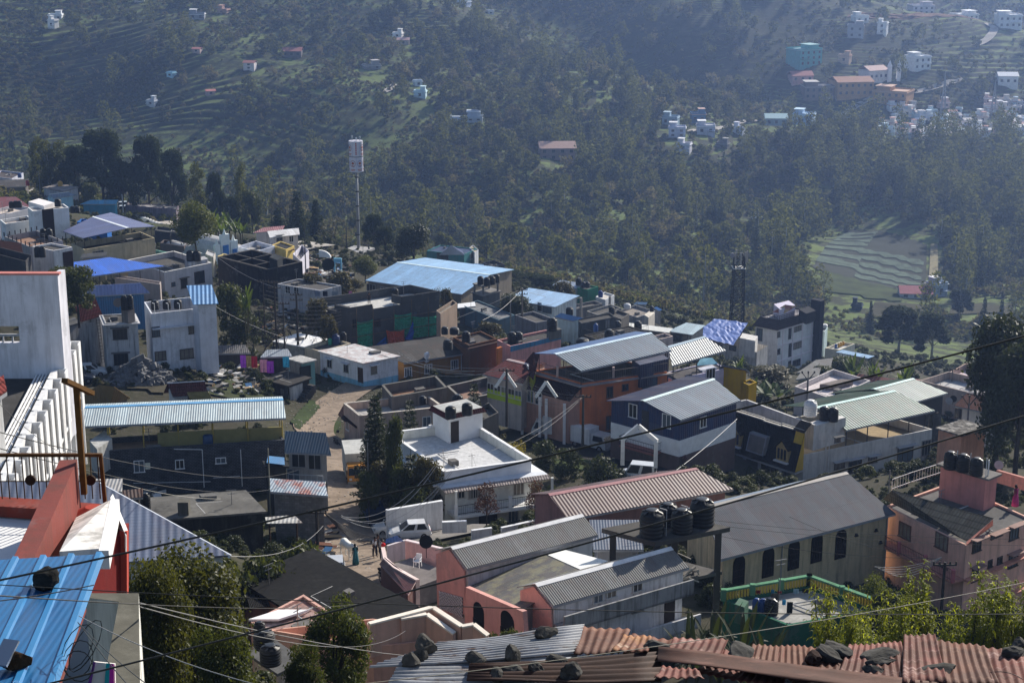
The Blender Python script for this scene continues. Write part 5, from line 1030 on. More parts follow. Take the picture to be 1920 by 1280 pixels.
r=thing('screen_wall','white quarter-round wall standing in the yard','wall',at((607,484),285));c=at((598,482),285);pts=[c]+[c+V((2.0*math.sin(q*math.pi/16),-.5*math.sin(q*math.pi/16),1.2*math.cos(q*math.pi/16)))for q in range(9)];m=MB();m.poly(pts,V((.1,.3,0)));m.build('wall',flatm((.7,.72,.75),.08),r)
house((562,488),(549,476),(579,470),288,3,'white and pink sloping boundary wall in the yard',(.52,.5,.56),(.35,.33,.33),ph=1.0,grime=.2)
r=thing('gateway','light blue open frame gateway at the edge of the yard','gate',at((633,505),282));c=at((633,488),282);m=MB();m.abox(c,1.3,.3,.7);m.bar(c+V((.55,0,0)),c+V((.55,0,-1.9)),.25);m.bar(c+V((-.55,0,0)),c+V((-.55,0,-1.9)),.25);m.build('frame',flatm((.2,.45,.6),.1),r)
H=shed((384,664),(470,662),(405,648),(460,648),222,3.2,sheetm((.2,.2,.2),.25,0,.7,c2=(.07,.07,.07)),'row hut with a patched tin roof weighed down by scrap',(.09,.085,.08),rh=.6,grime=.6)
H=shed((488,670),(548,668),(500,656),(540,655),218,3.2,sheetm((.28,.33,.38),.25,0,.5),'small hut with a blue grey tin roof behind the hanging clothes',(.05,.05,.05),rh=.4,grime=.6)
H=house((567,681),(541,674),(590,676),212,3.2,'turquoise hut room with a dark doorway above the stairs',(.16,.34,.34),(.3,.3,.29),ph=0,grime=.4,fm=roofm((.5,.49,.47),(.1,.1,.1),.9,.9));window(H,'R',(572,697),1.6,1.5,(.03,.03,.03),1);
o,a,n,L=H.faces['L'];m=MB();m.box(o+a*L*.5+n*.05-UPZ*1.3,a,n,UPZ,L*.8,.12,2.4);m.build('stone_pillar',wallm((.25,.24,.22),.9),H.root)
H=house((540,724),(495,712),(580,710),208,4.5,'mossy stone house base with a white end wall and stairs',(.07,.065,.055),(.14,.13,.12),ph=0,grime=.8);o,a,n,L=H.faces['R'];m=MB();m.box(o+a*L*.35+n*.05-UPZ*2,a,n,UPZ,L*.6,.1,3.6);m.build('end_wall',wallm((.42,.42,.42),.7),H.root);window(H,'L',(530,738),.6,1.2,(.2,.2,.2),2)
m=MB()
for i in range(9):c=onface(H,'R',(552+i*3,753-i*4.2))+n*.7;m.box(c-UPZ*.5,a,n,UPZ,.5,1.0,1.0)
m.build('stairs',wallm((.13,.12,.11),.5),H.root)
house((398,664),(386,658),(408,660),216,3,'dark hut wall at the left end of the laundry row',(.07,.07,.075),ph=0,floor=(.1,.1,.1),grime=.6)
LINE=[((450,666),(461,691),(.24,.05,.42),'purple cloth hanging first on the hut washing line'),((461,667),(471,690),(.30,.22,.1),'brown patterned cloth on the hut washing line'),((471,668),(482,691),(.35,.02,.04),'dark red cloth on the hut washing line'),((487,674),(501,700),(.55,.24,.34),'pink cloth on the hut washing line'),((500,677),(513,701),(.36,.06,.48),'violet cloth hanging last on the hut washing line'),((530,669),(542,690),(.05,.4,.75),'sky blue sheet hanging by the turquoise hut')]
def hang(p0,p1,d,col,label,name='hanging_cloth',cat='laundry'):
 a=at(p0,d);b=at(p1,d);w=b.x-a.x;h=a.z-b.z;m=MB();n_=8
 for i in range(n_):
  x0,x1=a.x+w*i/n_,a.x+w*(i+1)/n_;y=lambda k,t:a.y+.06*math.sin(k*1.7)*t
  m.quad((x0,y(i,1),b.z),(x1,y(i+1,1),b.z),(x1,y(i+1,.2),a.z),(x0,y(i,.2),a.z))
 o=m.build(name,flatm(col,.3,.9,4),None,loc=(a.x,a.y,b.z));s=o.modifiers.new('s','SOLIDIFY');s.thickness=.012;return tag(o,label,cat)
for p0,p1,c,l in LINE:hang(p0,p1,213,c,l)
for p0,p1,c,l in(((1418,1106),(1426,1113),(.25,.03,.03),'dark red cloth first on the terrace washing line'),((1446,1105),(1452,1112),(.03,.2,.35),'teal blue cloth near the middle of the terrace washing line'),((1488,1104),(1498,1113),(.2,.32,.4),'pale blue cloth on the terrace washing line'),((1505,1103),(1516,1112),(.04,.035,.05),'black cloth on the terrace washing line'),((1522,1099),(1534,1106),(.12,.02,.02),'maroon cloth last on the terrace washing line'),((1458,1108),(1466,1112),(.28,.04,.05),'small red cloth in the middle of the terrace washing line'),((1476,1128),(1487,1157),(.02,.03,.03),'long dark green cloth beside the black tank'),((1446,1112),(1462,1130),(.2,.19,.17),'grey blanket hung beside the blue drum'),((1467,1124),(1474,1135),(.05,.35,.6),'bright blue cloth above the black tank')):hang(p0,p1,103,c,l)
for i,(px,c)in enumerate(((1010,(.05,.06,.09)),(1020,(.3,.3,.33)))):pass
for p0,p1,c,l in(((590,545),(600,556),(.2,.23,.3),'grey blue jeans on the line below the dish aerial'),((605,546),(614,556),(.04,.05,.09),'dark cloth on the line below the dish aerial'),((622,546),(634,556),(.25,.28,.32),'pale grey cloth on the line below the dish aerial'),((654,546),(660,556),(.6,.15,.3),'pink cloth near the cement building')):hang(p0,p1,243,c,l)
H=House();zr=at((135,757),186).z;q=[atz(p,zr)for p in((134,757),(206,757),(244,747),(190,738))];pk=atz((186,722),zr+2.2);pk2=atz((214,726),zr+2.2)
r=thing('hut','hut with an ochre brown hipped sheet roof behind the rusty T post','hut',V((pk.x,pk.y,zr-2.6)));m=MB();sheet_mb(q[0],q[1],pk,pk+V((-.02,0,0)),.08,m);sheet_mb(q[1],q[2],pk2,pk,.08,m);sheet_mb(q[3],q[0],pk,pk2,.08,m);sheet_mb(q[2],q[3],pk2,pk2+V((0,.02,0)),.08,m);m.build('roof',sheetm((.30,.2,.075),.3,0,.6,rust=.3),r)
m=MB();cc=sum(q,V((0,0,0)))/4;i=[p+(cc-p)*.12 for p in q];[m.quad(i[k]-UPZ*2.6,i[(k+1)%4]-UPZ*2.6,i[(k+1)%4],i[k])for k in range(4)];m.build('wall',wallm((.25,.22,.18),.6),r);CTRL.append((pk.x,pk.y,zr-2.3))
H=gab((324,744),(390,740),(314,719),(384,714),184,2.8,tilem((.2,.06,.05)),'little white hut with an old red tile roof behind the pale canopy',(.5,.5,.5),rh=1.3)
H=pent([(356,748),(398,748),(390,733),(350,735)],(at((356,748),182).z,)*2+(at((356,748),182).z+.7,)*2,'small dark hut with yellow netting inside its broken walls',flatm((.26,.2,.07),.3),2.5,(.05,.045,.04))
zt=-26.0
H=LB=House();P0=atz((128,640),zt);P1=atz((-8,915),zt)
ax=hor(P1-P0).normalized();nn=V((-ax.y,ax.x,0));nn=nn if nn.x>0 else-nn;Lf=(P1-P0).length
r=thing('office_block','white building with a slanting row of deep vertical concrete louvres','building',V((P0.x,P0.y,zt-9)))
m=MB();b=P0-nn*.2;m.hexa([b-UPZ*9,b+ax*Lf-UPZ*9,b+ax*Lf-nn*14-UPZ*9,b-nn*14-UPZ*9],[b-UPZ*.6,b+ax*Lf-UPZ*.6,b+ax*Lf-nn*14-UPZ*.6,b-nn*14-UPZ*.6]);m.build('wall',wallm((.5,.5,.5),.5),r)
m=MB();m.quad(*[p-UPZ*.55 for p in(b,b-nn*14,b+ax*Lf-nn*14,b+ax*Lf)]);m.build('roof',roofm((.16,.155,.15),(.05,.05,.05),.9),r)
K=int(Lf/1.75);white=wallm((.72,.72,.72),.25)
for i in range(K+1):
 c=P0+ax*(Lf*i/K);m=MB();m.box(c+nn*.3-UPZ*1.9,ax,nn,UPZ,.12,.62,3.8);m.box(c+ax*.4+nn*.62-UPZ*1.9,ax,nn,UPZ,.8,.07,3.8);m.box(c+nn*.3-UPZ*5.6,ax,nn,UPZ,.12,.5,3.2);m.build('louvre',white,r)
 if i<K:
  m=MB();m.box(c+ax*Lf/K*.5+nn*.02-UPZ*.75,ax,nn,UPZ,Lf/K-.2,.3,1.5);m.build('panel',white,r);m=MB();m.box(c+ax*Lf/K*.5+nn*.35-UPZ*3.0,ax,nn,UPZ,Lf/K-.2,.5,.14);m.build('ledge',white,r)
m=MB()
for k in range(4):m.bar(P0-nn*(.45+k*.17)-UPZ*.35,P0+ax*Lf-nn*(.45+k*.17)-UPZ*.35,.07,.1)
n_=int(Lf/1.0)
for k in range(n_):m.bar(P0+ax*(k+.5)-nn*.4-UPZ*.4,P0+ax*(k+.5)-nn*1.05-UPZ*.4,.06)
m.build('roof_grille',flatm((.66,.66,.64),.12),r)
m=MB();m.bar(P0-nn*2.8+ax*4-UPZ*.4,P0-nn*12+ax*4-UPZ*.4,.4,.4);m.box(P0-nn*8+ax*9-UPZ*.2,ax,nn,UPZ,2,2.4,.7);m.build('roof_beam',wallm((.3,.3,.29),.6),r)
zw=at((0,515),88).z;q0,q1=at((-60,516),88),atz((109,514),at((0,515),88).z);qe=atz((122,506),q0.z);r2=thing('stair_wall_block','tall plain white wall with a red coping and one square opening at left','building',V((q0.x,q0.y,zw-9)))
yv=V((0,1,0));m=MB();zl=zw-4.1
def wq(x0,x1,z0,z1):m.hexa([V((x0,q0.y,z0)),V((x1,q0.y,z0)),V((x1,q0.y+.3,z0)),V((x0,q0.y+.3,z0))],[V((x0,q0.y,z1)),V((x1,q0.y,z1)),V((x1,q0.y+.3,z1)),V((x0,q0.y+.3,z1))])
hole0,hole1=at((0,619),88),at((27,653),88);hx=hole1.x
wq(q0.x,q1.x,hole0.z,zw);wq(q0.x,q1.x,zw-9,hole1.z);wq(hx,q1.x,hole1.z,hole0.z);wq(q0.x,q0.x+.8,hole1.z,hole0.z)
rt4=[V((q1.x-.01,q0.y+.3,0)),V((qe.x,qe.y,0)),V((qe.x-.3,qe.y,0)),V((q1.x-.3,q0.y+.3,0))];m.hexa([p+UPZ*(zw-9)for p in rt4],[p+UPZ*(zw-.001)for p in rt4])
m.build('wall',wallm((.56,.56,.61),.3,'big'),r2)
m=MB();m.abox(V(((q0.x+q1.x)/2,q0.y+.15,zw+.04)),q1.x-q0.x+.2,.42,.09);m.build('coping',flatm((.42,.16,.14),.15),r2);CTRL.append((q0.x,q0.y,zw-9));CTRL.append((P1.x,P1.y,zt-9));CTRL.append(((P0.x+P1.x)/2,(P0.y+P1.y)/2,zt-9))
m=MB();[m.bar(V((q0.x+1+i*.5,q0.y+.1,hole1.z)),V((q0.x+1+i*.5,q0.y+.1,hole1.z+.35)),.08)for i in range(4)];m.bar(V((q0.x,q0.y+.1,hole1.z+.4)),V((hx,q0.y+.1,hole1.z+.4)),.12);m.build('opening_rail',flatm((.35,.35,.36),.1),r2)
shed((-40,770),(12,735),(-50,740),(5,722),60,2.5,tilem((.25,.05,.045)),'corner of a red tiled roof at the left edge of the picture',(.6,.6,.6),rh=.4,ctrl=False)
z0,z1=-25.6,-24.0
q=[atz((20,1070),z0),atz((432,1043),z0),atz((182,905),z1),atz((-60,905),z1)]
r=thing('hall','large hall with a silver blue ribbed roof behind the rusty railing','building',V((q[0].x,q[0].y,z0-6)));sheet_mb(*q,.08).build('roof',sheetm((.17,.205,.29),.3,.21,.42,.1,amp=.02),r)
i=[p+(sum(q,V((0,0,0)))/4-p)*.05 for p in q];m=MB();[m.quad(V((i[k].x,i[k].y,z0-6)),V((i[(k+1)%4].x,i[(k+1)%4].y,z0-6)),i[(k+1)%4]-UPZ*.1,i[k]-UPZ*.1)for k in range(4)];m.build('wall',wallm((.45,.46,.48),.4),r);[CTRL.append((p.x,p.y,z0-6))for p in q]
m=MB();m.bar(q[1],q[2],.12,.12);m.build('verge',flatm((.5,.53,.58),.1,.5),r)
d0=23.4;r=thing('terrace_house','near house corner with a red parapet wall and white sloping slab','house',at((100,1000),22)-UPZ*5)
A0,A1=at((112,862),23.6),at((145,861),23.6);zt=A0.z;B0,B1=atz((18,1060),zt),atz((58,1060),zt)
m=MB();m.hexa([p-UPZ*2.2 for p in(B0,B1,A1,A0)],[B0,B1,A1,A0]);m.build('parapet_wall',wallm((.26,.075,.065),.4,'red'),r)
fl=atz((60,958),zt-.95).z;m=MB();m.hexa([atz(p,fl)-UPZ*.15 for p in((-60,1060),(40,1060),(100,945),(-60,945))],[atz(p,fl)for p in((-60,1060),(40,1060),(100,945),(-60,945))]);m.build('terrace_floor',flatm((.66,.66,.67),.08),r)
m=MB();e0,e1=at((-60,945),24.3),at((192,945),23.9);e1.z=e0.z;m.bar(e0,e1,.35,.16);m.build('kerb',wallm((.28,.06,.045),.3,'red2'),r)
m=MB();c=at((175,972),23.6);m.lathe(c-UPZ*.12,[(.33,0),(.33,.1),(.26,.22),(.1,.3)],14);m.abox(c+V((-.1,-.1,-.1)),.5,.5,.3);m.build('corner_pad',wallm((.36,.06,.045),.1),r)
S0,S1,S2,S3=at((143,986),23.2),at((208,952),23.4),at((190,1046),20.6),at((112,1052),20.4)
sheet_mb(S3,S2,S1,S0,.12).build('white_slab',wallm((.58,.56,.53),.7,'slab'),r)
pk=at((208,948),23.4);d1=at((236,1004),23.1);d2=at((236,1036),23.1);m=MB();m.hexa([pk-UPZ*.12,d2,d2+V((0,.15,0)),pk+V((0,.15,-.12))],[pk+UPZ*.12,d1,d1+V((0,.15,0)),pk+V((0,.15,.12))])
pe=at((186,1046),20.5);m.hexa([pk-UPZ*.14,pe-UPZ*.14,pe-UPZ*.14+V((.12,0,0)),pk+V((.12,0,-.14))],[pk+UPZ*.1,pe+UPZ*.1,pe+UPZ*.1+V((.12,0,0)),pk+V((.12,0,.1))]);m.build('fascia',wallm((.7,.7,.7),.15),r)
m=MB();w0,w1=at((168,1004),22.6),at((230,1001),23.2);w2,w3=at((230,1112),23.2),at((160,1112),22.2)
m.hexa([w3,w2,w2+V((0,.4,0)),w3+V((0,.4,0))],[w0-UPZ*.0,w1,w1+V((0,.4,0)),w0+V((0,.4,0))]);m.build('red_wall',wallm((.24,.03,.03),.1),r);m=MB();m.bar(w1+V((.02,0,.05)),w2+V((.02,0,0)),.1);m.build('wall_edge',wallm((.42,.08,.06),.1),r)
rl=thing('railing','rusty brown terrace railing with thin bars and round bosses','railing',at((187,945),23.9));m=MB();b=MB()
zt_,zb_=at((187,853),23.9).z,at((187,944),23.9).z;x0,x1,yy=at((-60,850),23.9).x,at((188,850),23.9).x,at((100,850),23.9).y
m.bar((x0,yy,zt_),(x1,yy,zt_),.045,.045);m.bar((x1,yy,zt_+.02),(x1+.02,yy,zb_-.05),.05);m.build('frame',flatm((.16,.075,.025),.3,.7,6),rl)
for k in range(18):x=x0+(x1-x0)*k/17.4;b.bar((x,yy,zb_),(x,yy,zt_),.014)
zm=(zt_*.4+zb_*.6);b.bar((x0,yy,zm),(x1,yy,zm),.012);b.build('bars',flatm((.10,.05,.025),.3,.7),rl)
for px in(53,166):
 g=MB();c=at((px,905),23.9);g.lathe((0,0,0),[(.02,-.02),(.075,-.02),(.075,.02),(.02,.02)],14);k=MB();k.v=[V((c.x+p.x,yy+p.z,c.z+p.y))for p in g.v];k.f=g.f;k.build('boss',flatm((.07,.035,.02),.2),rl)
t0,t1=at((143,722),23.2),at((158,948),23.2);m=MB();m.bar(t0,V((t0.x,t0.y,t1.z)),.075);c0,c1=at((121,713),22.6),at((172,737),23.8);m.bar(c0,c1,.085,.06)
tag(m.build('clothes_post',flatm((.17,.085,.025),.35,.65,5),None,loc=V((t0.x,t0.y,t1.z))),'rusty brown T-shaped steel post rising from the red terrace corner','post')
c=[at((-60,1290),12.6),at((99,1290),12.6),at((190,1042),15.4),at((-60,1056),15.4)]
r=thing('blue_roof','bright blue ribbed metal roof sheet at the bottom left corner','roof',c[1]);sheet_mb(*c,.02).build('sheet',sheetm((.018,.14,.34),.06,0,.4,.1,amp=.004,spec=.4),r)
nrm=(c[1]-c[0]).cross(c[3]-c[0]).normalized();nrm=nrm if nrm.z>0 else-nrm
W0,W1=c[1]-c[0],c[2]-c[3]
for k in range(5):
 t=(k+.0)/4.07;a,b=c[1]-W0.normalized()*(k*.252+.02),c[2]-W1.normalized()*(k*.252+.02);m=MB();s=W0.normalized()
 m.hexa([a-s*.05,a+s*.05,b+s*.05,b-s*.05],[a-s*.022+nrm*.045,a+s*.022+nrm*.045,b+s*.022+nrm*.045,b-s*.022+nrm*.045]);m.build('rib',glossm((.03,.19,.42),.35),r)
r=thing('parapet_corner','weathered white masonry parapet corner below the blue sheet','wall',at((262,1290),15));zt=at((258,1112),15.8).z
o_=[atz(p,zt)for p in((160,1112),(260,1112),(263,1300),(200,1300))];i_=[atz(p,zt)for p in((160,1120),(223,1128),(190,1300),(185,1300))]
m=MB();m.quad(o_[1]-UPZ*2,o_[2]-UPZ*2,o_[2],o_[1]);m.quad(i_[1]-UPZ*2,i_[2]-UPZ*2,i_[2],i_[1]);m.quad(i_[0]-UPZ*2,i_[1]-UPZ*2,i_[1],i_[0]);m.quad(o_[0]-UPZ*2,o_[1]-UPZ*2,o_[1],o_[0]);m.build('wall',wallm((.62,.61,.57),1.0,'peel'),r)
m=MB();m.quad(*[p+UPZ*.004 for p in(o_[0],o_[1],i_[1],i_[0])]);m.quad(*[p+UPZ*.004 for p in(i_[1],o_[1],o_[2],i_[2])]);m.build('wall_top',roofm((.25,.24,.2),(.1,.1,.08),.8,2.0),r)
p=[at(q_,13.6)for q_ in((176,1240),(215,1244),(216,1300),(162,1300))];m=MB();m.quad(p[3],p[2],p[1],p[0]);cl=m.build('blanket',flatm((.55,.53,.5),.1),None,loc=p[3]);tag(cl,'folded blanket with teal, magenta and cream patches at the bottom left','blanket');s=cl.modifiers.new('s','SOLIDIFY');s.thickness=.03
for k,(t0,t1,col)in enumerate(((.62,.8,(.02,.33,.36)),(.8,.97,(.45,.03,.3)),(.0,.12,(.18,.06,.3)))):
 m=MB();L_=lambda t,e:(p[3]*(1-t)+p[2]*t)if e else(p[0]*(1-t)+p[1]*t);u=V((0,-.02,.012));m.quad(L_(t0,1)+u,L_(t1,1)+u,L_(t1,0)+u,L_(t0,0)+u);m.build('patch',flatm(col,.15),cl)
def Yd(v):return 17.0+(1285-v)*.017
def tp(u,v,dz=0):return at((u,v),Yd(v))+UPZ*dz
shedr=thing('tin_shed','shed roofed with overlapping silver and rust-brown corrugated sheets held by stones','shed',tp(1200,1285)-UPZ*3)
def corr(a,b,c,d,mat,along=True,pitch=.085,amp=.010,name='sheet',lift=0):
 """a-b near edge, d-c far edge; corrugations run a->d when along else a->b"""
 a,b,c,d=[tp(*p,lift)for p in(a,b,c,d)];n=(b-a).cross(d-a).normalized();n=n if n.z>0 else-n
 L=(b-a).length if along else(d-a).length;nu=max(6,int(L/pitch*8));nv=7;m=MB();vs=[];rr=random.Random(int(L*1000))
 for i in range(nu+1):
  for j in range(nv+1):
   s,t=i/nu,j/nv;u,v=(s,t)if along else(t,s)
   p=(a*(1-u)+b*u)*(1-v)+(d*(1-u)+c*u)*v;vs.append(p+n*(amp*math.sin(2*math.pi*s*L/pitch)+.012*math.sin(t*5+L*3)+.006*math.sin(s*9+t*7)))
 fs=[];uv=[]
 for i in range(nu):
  for j in range(nv):
   k=i*(nv+1)+j;fs.append((k,k+nv+1,k+nv+2,k+1));uv.append([(x*L,y*1.0)for x,y in((i/nu,j/nv),((i+1)/nu,j/nv),((i+1)/nu,(j+1)/nv),(i/nu,(j+1)/nv))])
 m.add(vs,fs,uv);o=m.build(name,mat,shedr,smooth=True);s=o.modifiers.new('s','SOLIDIFY');s.thickness=.004;return o
def rustm(c1,c2,c3,t=.5,metal=.3):
 k=('ru',c1,c2,c3,t)
 if k in MATS:return MATS[k]
 m,nt,out=nodes('corrugated_metal');tc=nt.nodes.new('ShaderNodeTexCoord');n1=noise(nt,tc.outputs['Object'],1.6,8,.7);n2=noise(nt,mapping(nt,tc.outputs['Object'],(1.2,3,3)),2.2,6,.7)
 n3=noise(nt,tc.outputs['Object'],30,3)
 col=mixc(nt,ramp(nt,n1,t-.08,t+.08),c1,c2);col=mixc(nt,ramp(nt,n2,.55,.68),col,c3);col=mixc(nt,ramp(nt,n3,.3,.8),col,sc3(c1,.7))if False else col
 prin(nt,out,col,.72,metal,.2,n3,.3,.004);MATS[k]=m;return m
SILV=rustm((.34,.35,.37),(.24,.25,.265),(.13,.08,.055),.55,.1);BRN=rustm((.12,.048,.03),(.075,.03,.02),(.17,.09,.06),.5,.1);PNK=rustm((.16,.052,.04),(.085,.03,.02),(.29,.18,.16),.5,.05);RDG=rustm((.085,.034,.022),(.055,.022,.014),(.13,.06,.045),.5,.1);DRK=rustm((.05,.026,.02),(.035,.018,.014),(.09,.045,.03),.5,.1);ORG=rustm((.25,.12,.055),(.14,.055,.035),(.4,.3,.22),.5,.1)
corr((690,1262),(1082,1236),(1096,1182),(700,1259-38),SILV,False,lift=.04)if False else None
corr((692,1260),(1080,1234),(1096,1182),(822,1214),SILV,False,pitch=.1,amp=.02,lift=.05)
corr((725,1292),(985,1290),(1085,1232),(745,1256),SILV,False,pitch=.1,amp=.02,lift=.02)
corr((875,1292),(1240,1292),(1240,1236),(880,1262),DRK,False,pitch=.1,amp=.02,lift=.08)
corr((1075,1240),(1160,1238),(1182,1190),(1090,1186),BRN,True,lift=.07)
corr((1145,1238),(1215,1240),(1222,1208),(1168,1206),ORG,True,lift=.1)
corr((1165,1236),(1265,1245),(1305,1208),(1185,1192),BRN,True,lift=.02)
corr((1238,1240),(1345,1250),(1365,1208),(1262,1206),PNK,True,lift=.06)
corr((1330,1252),(1395,1252),(1400,1222),(1345,1222),PNK,True,lift=.03)
corr((1390,1262),(1520,1292),(1510,1220),(1410,1218),BRN,True,lift=.05)
corr((1290,1262),(1470,1292),(1476,1224),(1400,1220),PNK,True,lift=.02)
corr((1480,1298),(1610,1298),(1605,1226),(1505,1220),BRN,True,lift=.04)
corr((1560,1300),(1715,1300),(1690,1215),(1590,1222),PNK,True,lift=.07)
corr((1690,1300),(1775,1300),(1752,1206),(1693,1208),PNK,True,lift=.11)
corr((1755,1302),(1875,1302),(1845,1226),(1748,1214),BRN,True,lift=.09)
corr((1860,1304),(1975,1304),(1955,1232),(1840,1226),PNK,True,lift=.07)
corr((1232,1262),(1690,1322),(1760,1300),(1234,1232),RDG,True,pitch=2.6,amp=.008,name='ridge_sheet',lift=.13)
corr((1225,1300),(1320,1300),(1310,1282),(1240,1276),PNK,True,lift=.16)
corr((1040,1215),(1092,1212),(1092,1196),(1050,1198),BRN,True,lift=.0)
m=MB();m.quad(tp(690,1300,-.6),tp(1960,1320,-.6),tp(1960,1240,-.6),tp(830,1215,-.6));m.quad(tp(830,1215,-.6),tp(1960,1240,-.6),tp(1960,1240,-4),tp(830,1215,-4));m.build('wall',flatm((.06,.05,.045),.3),shedr)
def stone(p,s,label,sq=(1,1,1),col=None,d=None,lift=None,seed=0,group='stones on the tin roof'):
 rr=random.Random(seed+int(p[0]*7+p[1]));c=tp(*p)if d is None else at(p,d);me=bpy.data.meshes.new('stone');import bmesh as BM
 bm=BM.new();BM.ops.create_icosphere(bm,subdivisions=3,radius=1)
 pl=[(V((rr.uniform(-1,1),rr.uniform(-1,1),rr.uniform(-1,1))).normalized(),rr.uniform(.42,.8))for _ in range(12)]
 for v in bm.verts:
  for n,k in pl:
   t=v.co.dot(n)
   if t>k:v.co-=n*(t-k)*.92
  v.co+=V((rr.uniform(-1,1),rr.uniform(-1,1),rr.uniform(-1,1)))*.05;v.co=V((v.co.x*s*sq[0],v.co.y*s*sq[1],v.co.z*s*sq[2]))
 bm.to_mesh(me);bm.free();me.materials.append(flatm(col or(.13,.125,.115),.6,.95,9/s*.1));o=bpy.data.objects.new('stone',me);COL.objects.link(o);o.location=c+UPZ*(s*sq[2]*.6+(.04 if lift is None else lift));o.rotation_euler=(0,0,rr.uniform(0,6));return tag(o,label,'stone',group)
for p,s,sq,l in(((1021,1205),.16,(1.1,.8,.75),'squarish dark stone near the top edge of the silver sheets'),((800,1232),.15,(1.1,.8,1),'tall grey brown stone at the back of a pile of three on the silver sheets'),((789,1245),.13,(1,.8,.8),'angular stone in the middle of the pile of three'),((771,1255),.14,(1,.8,.85),'rounded front stone of the pile of three'),((888,1247),.14,(1,.8,.6),'pale flat stone alone on the silver sheets'),((963,1246),.12,(.9,.9,1.1),'upright brown block stone on the silver sheets'),((1040,1250),.14,(1.1,.8,.55),'grey lumpy stone beside the upright block stone'),((962,1272),.13,(1,.8,.6),'stone in the dark cluster at the bottom of the roof'),((1003,1272),.12,(.8,.8,.8),'knobbly stone right of the dark cluster'),((1072,1282),.14,(.9,.8,.9),'pointed black stone on the dark brown sheets'),((1228,1226),.17,(1.3,.8,.55),'slab-like dark stone on the orange sheet'),((1388,1238),.22,(1.9,1,.7),'largest long black stone on the pink sheets'),((1548,1243),.2,(1.5,.9,.65),'big grey angular stone on the brown sheets'),((1570,1232),.2,(1.5,.9,.6),'dark stone behind the big grey angular one'),((1650,1240),.17,(1.6,.8,.5),'flat grey slab stone on the pink sheets'),((1652,1252),.12,(1.6,.8,.55),'dark lumpy stones in front of the flat slab'),((1898,1240),.14,(1.5,.9,.6),'dark stone near the right edge of the tin roof'),((1910,1222),.12,(1,.8,.7),'brown stone cut by the right edge'),((1755,1272),.2,(1.9,.9,.45),'broad dark stone tangled with black wires'),((1638,1268),.11,(1.2,.8,.5),'small black stone at the ridge sheet'),((930,1282),.14,(1.4,.8,.6),'broad dark stone at the bottom edge of the roof')):stone(p,min(s,.15)*1.0,l,sq)
o=stone((1523,1250),.12,'reddish brown brick lying on the tin roof',(1.3,.8,.75),(.06,.035,.03))
stone((86,1108),.14,'square dark stone holding down the blue sheet',(1,1,.85),(.045,.045,.043),d=14.6,lift=.03,group=None);stone((30,1255),.13,'brown mossy stone at the lower edge of the blue sheet',(1,1,.8),(.08,.045,.025),d=12.9,lift=.02,group=None)
m=MB();a,b=at((0,1270),12.75),at((24,1222),12.9);m.bar(a+UPZ*.1,b+UPZ*.1,.13,.02);tag(m.build('metal_strip',glossm((.35,.4,.48),.3,.6),None,loc=a),'bent silver metal strip beside the mossy stone','metal strip')
WHT=(.70,.72,.76);PNKW=(.5,.3,.28);TQ=(.10,.36,.36);OCH=(.40,.23,.10);GR=(.3,.3,.32)
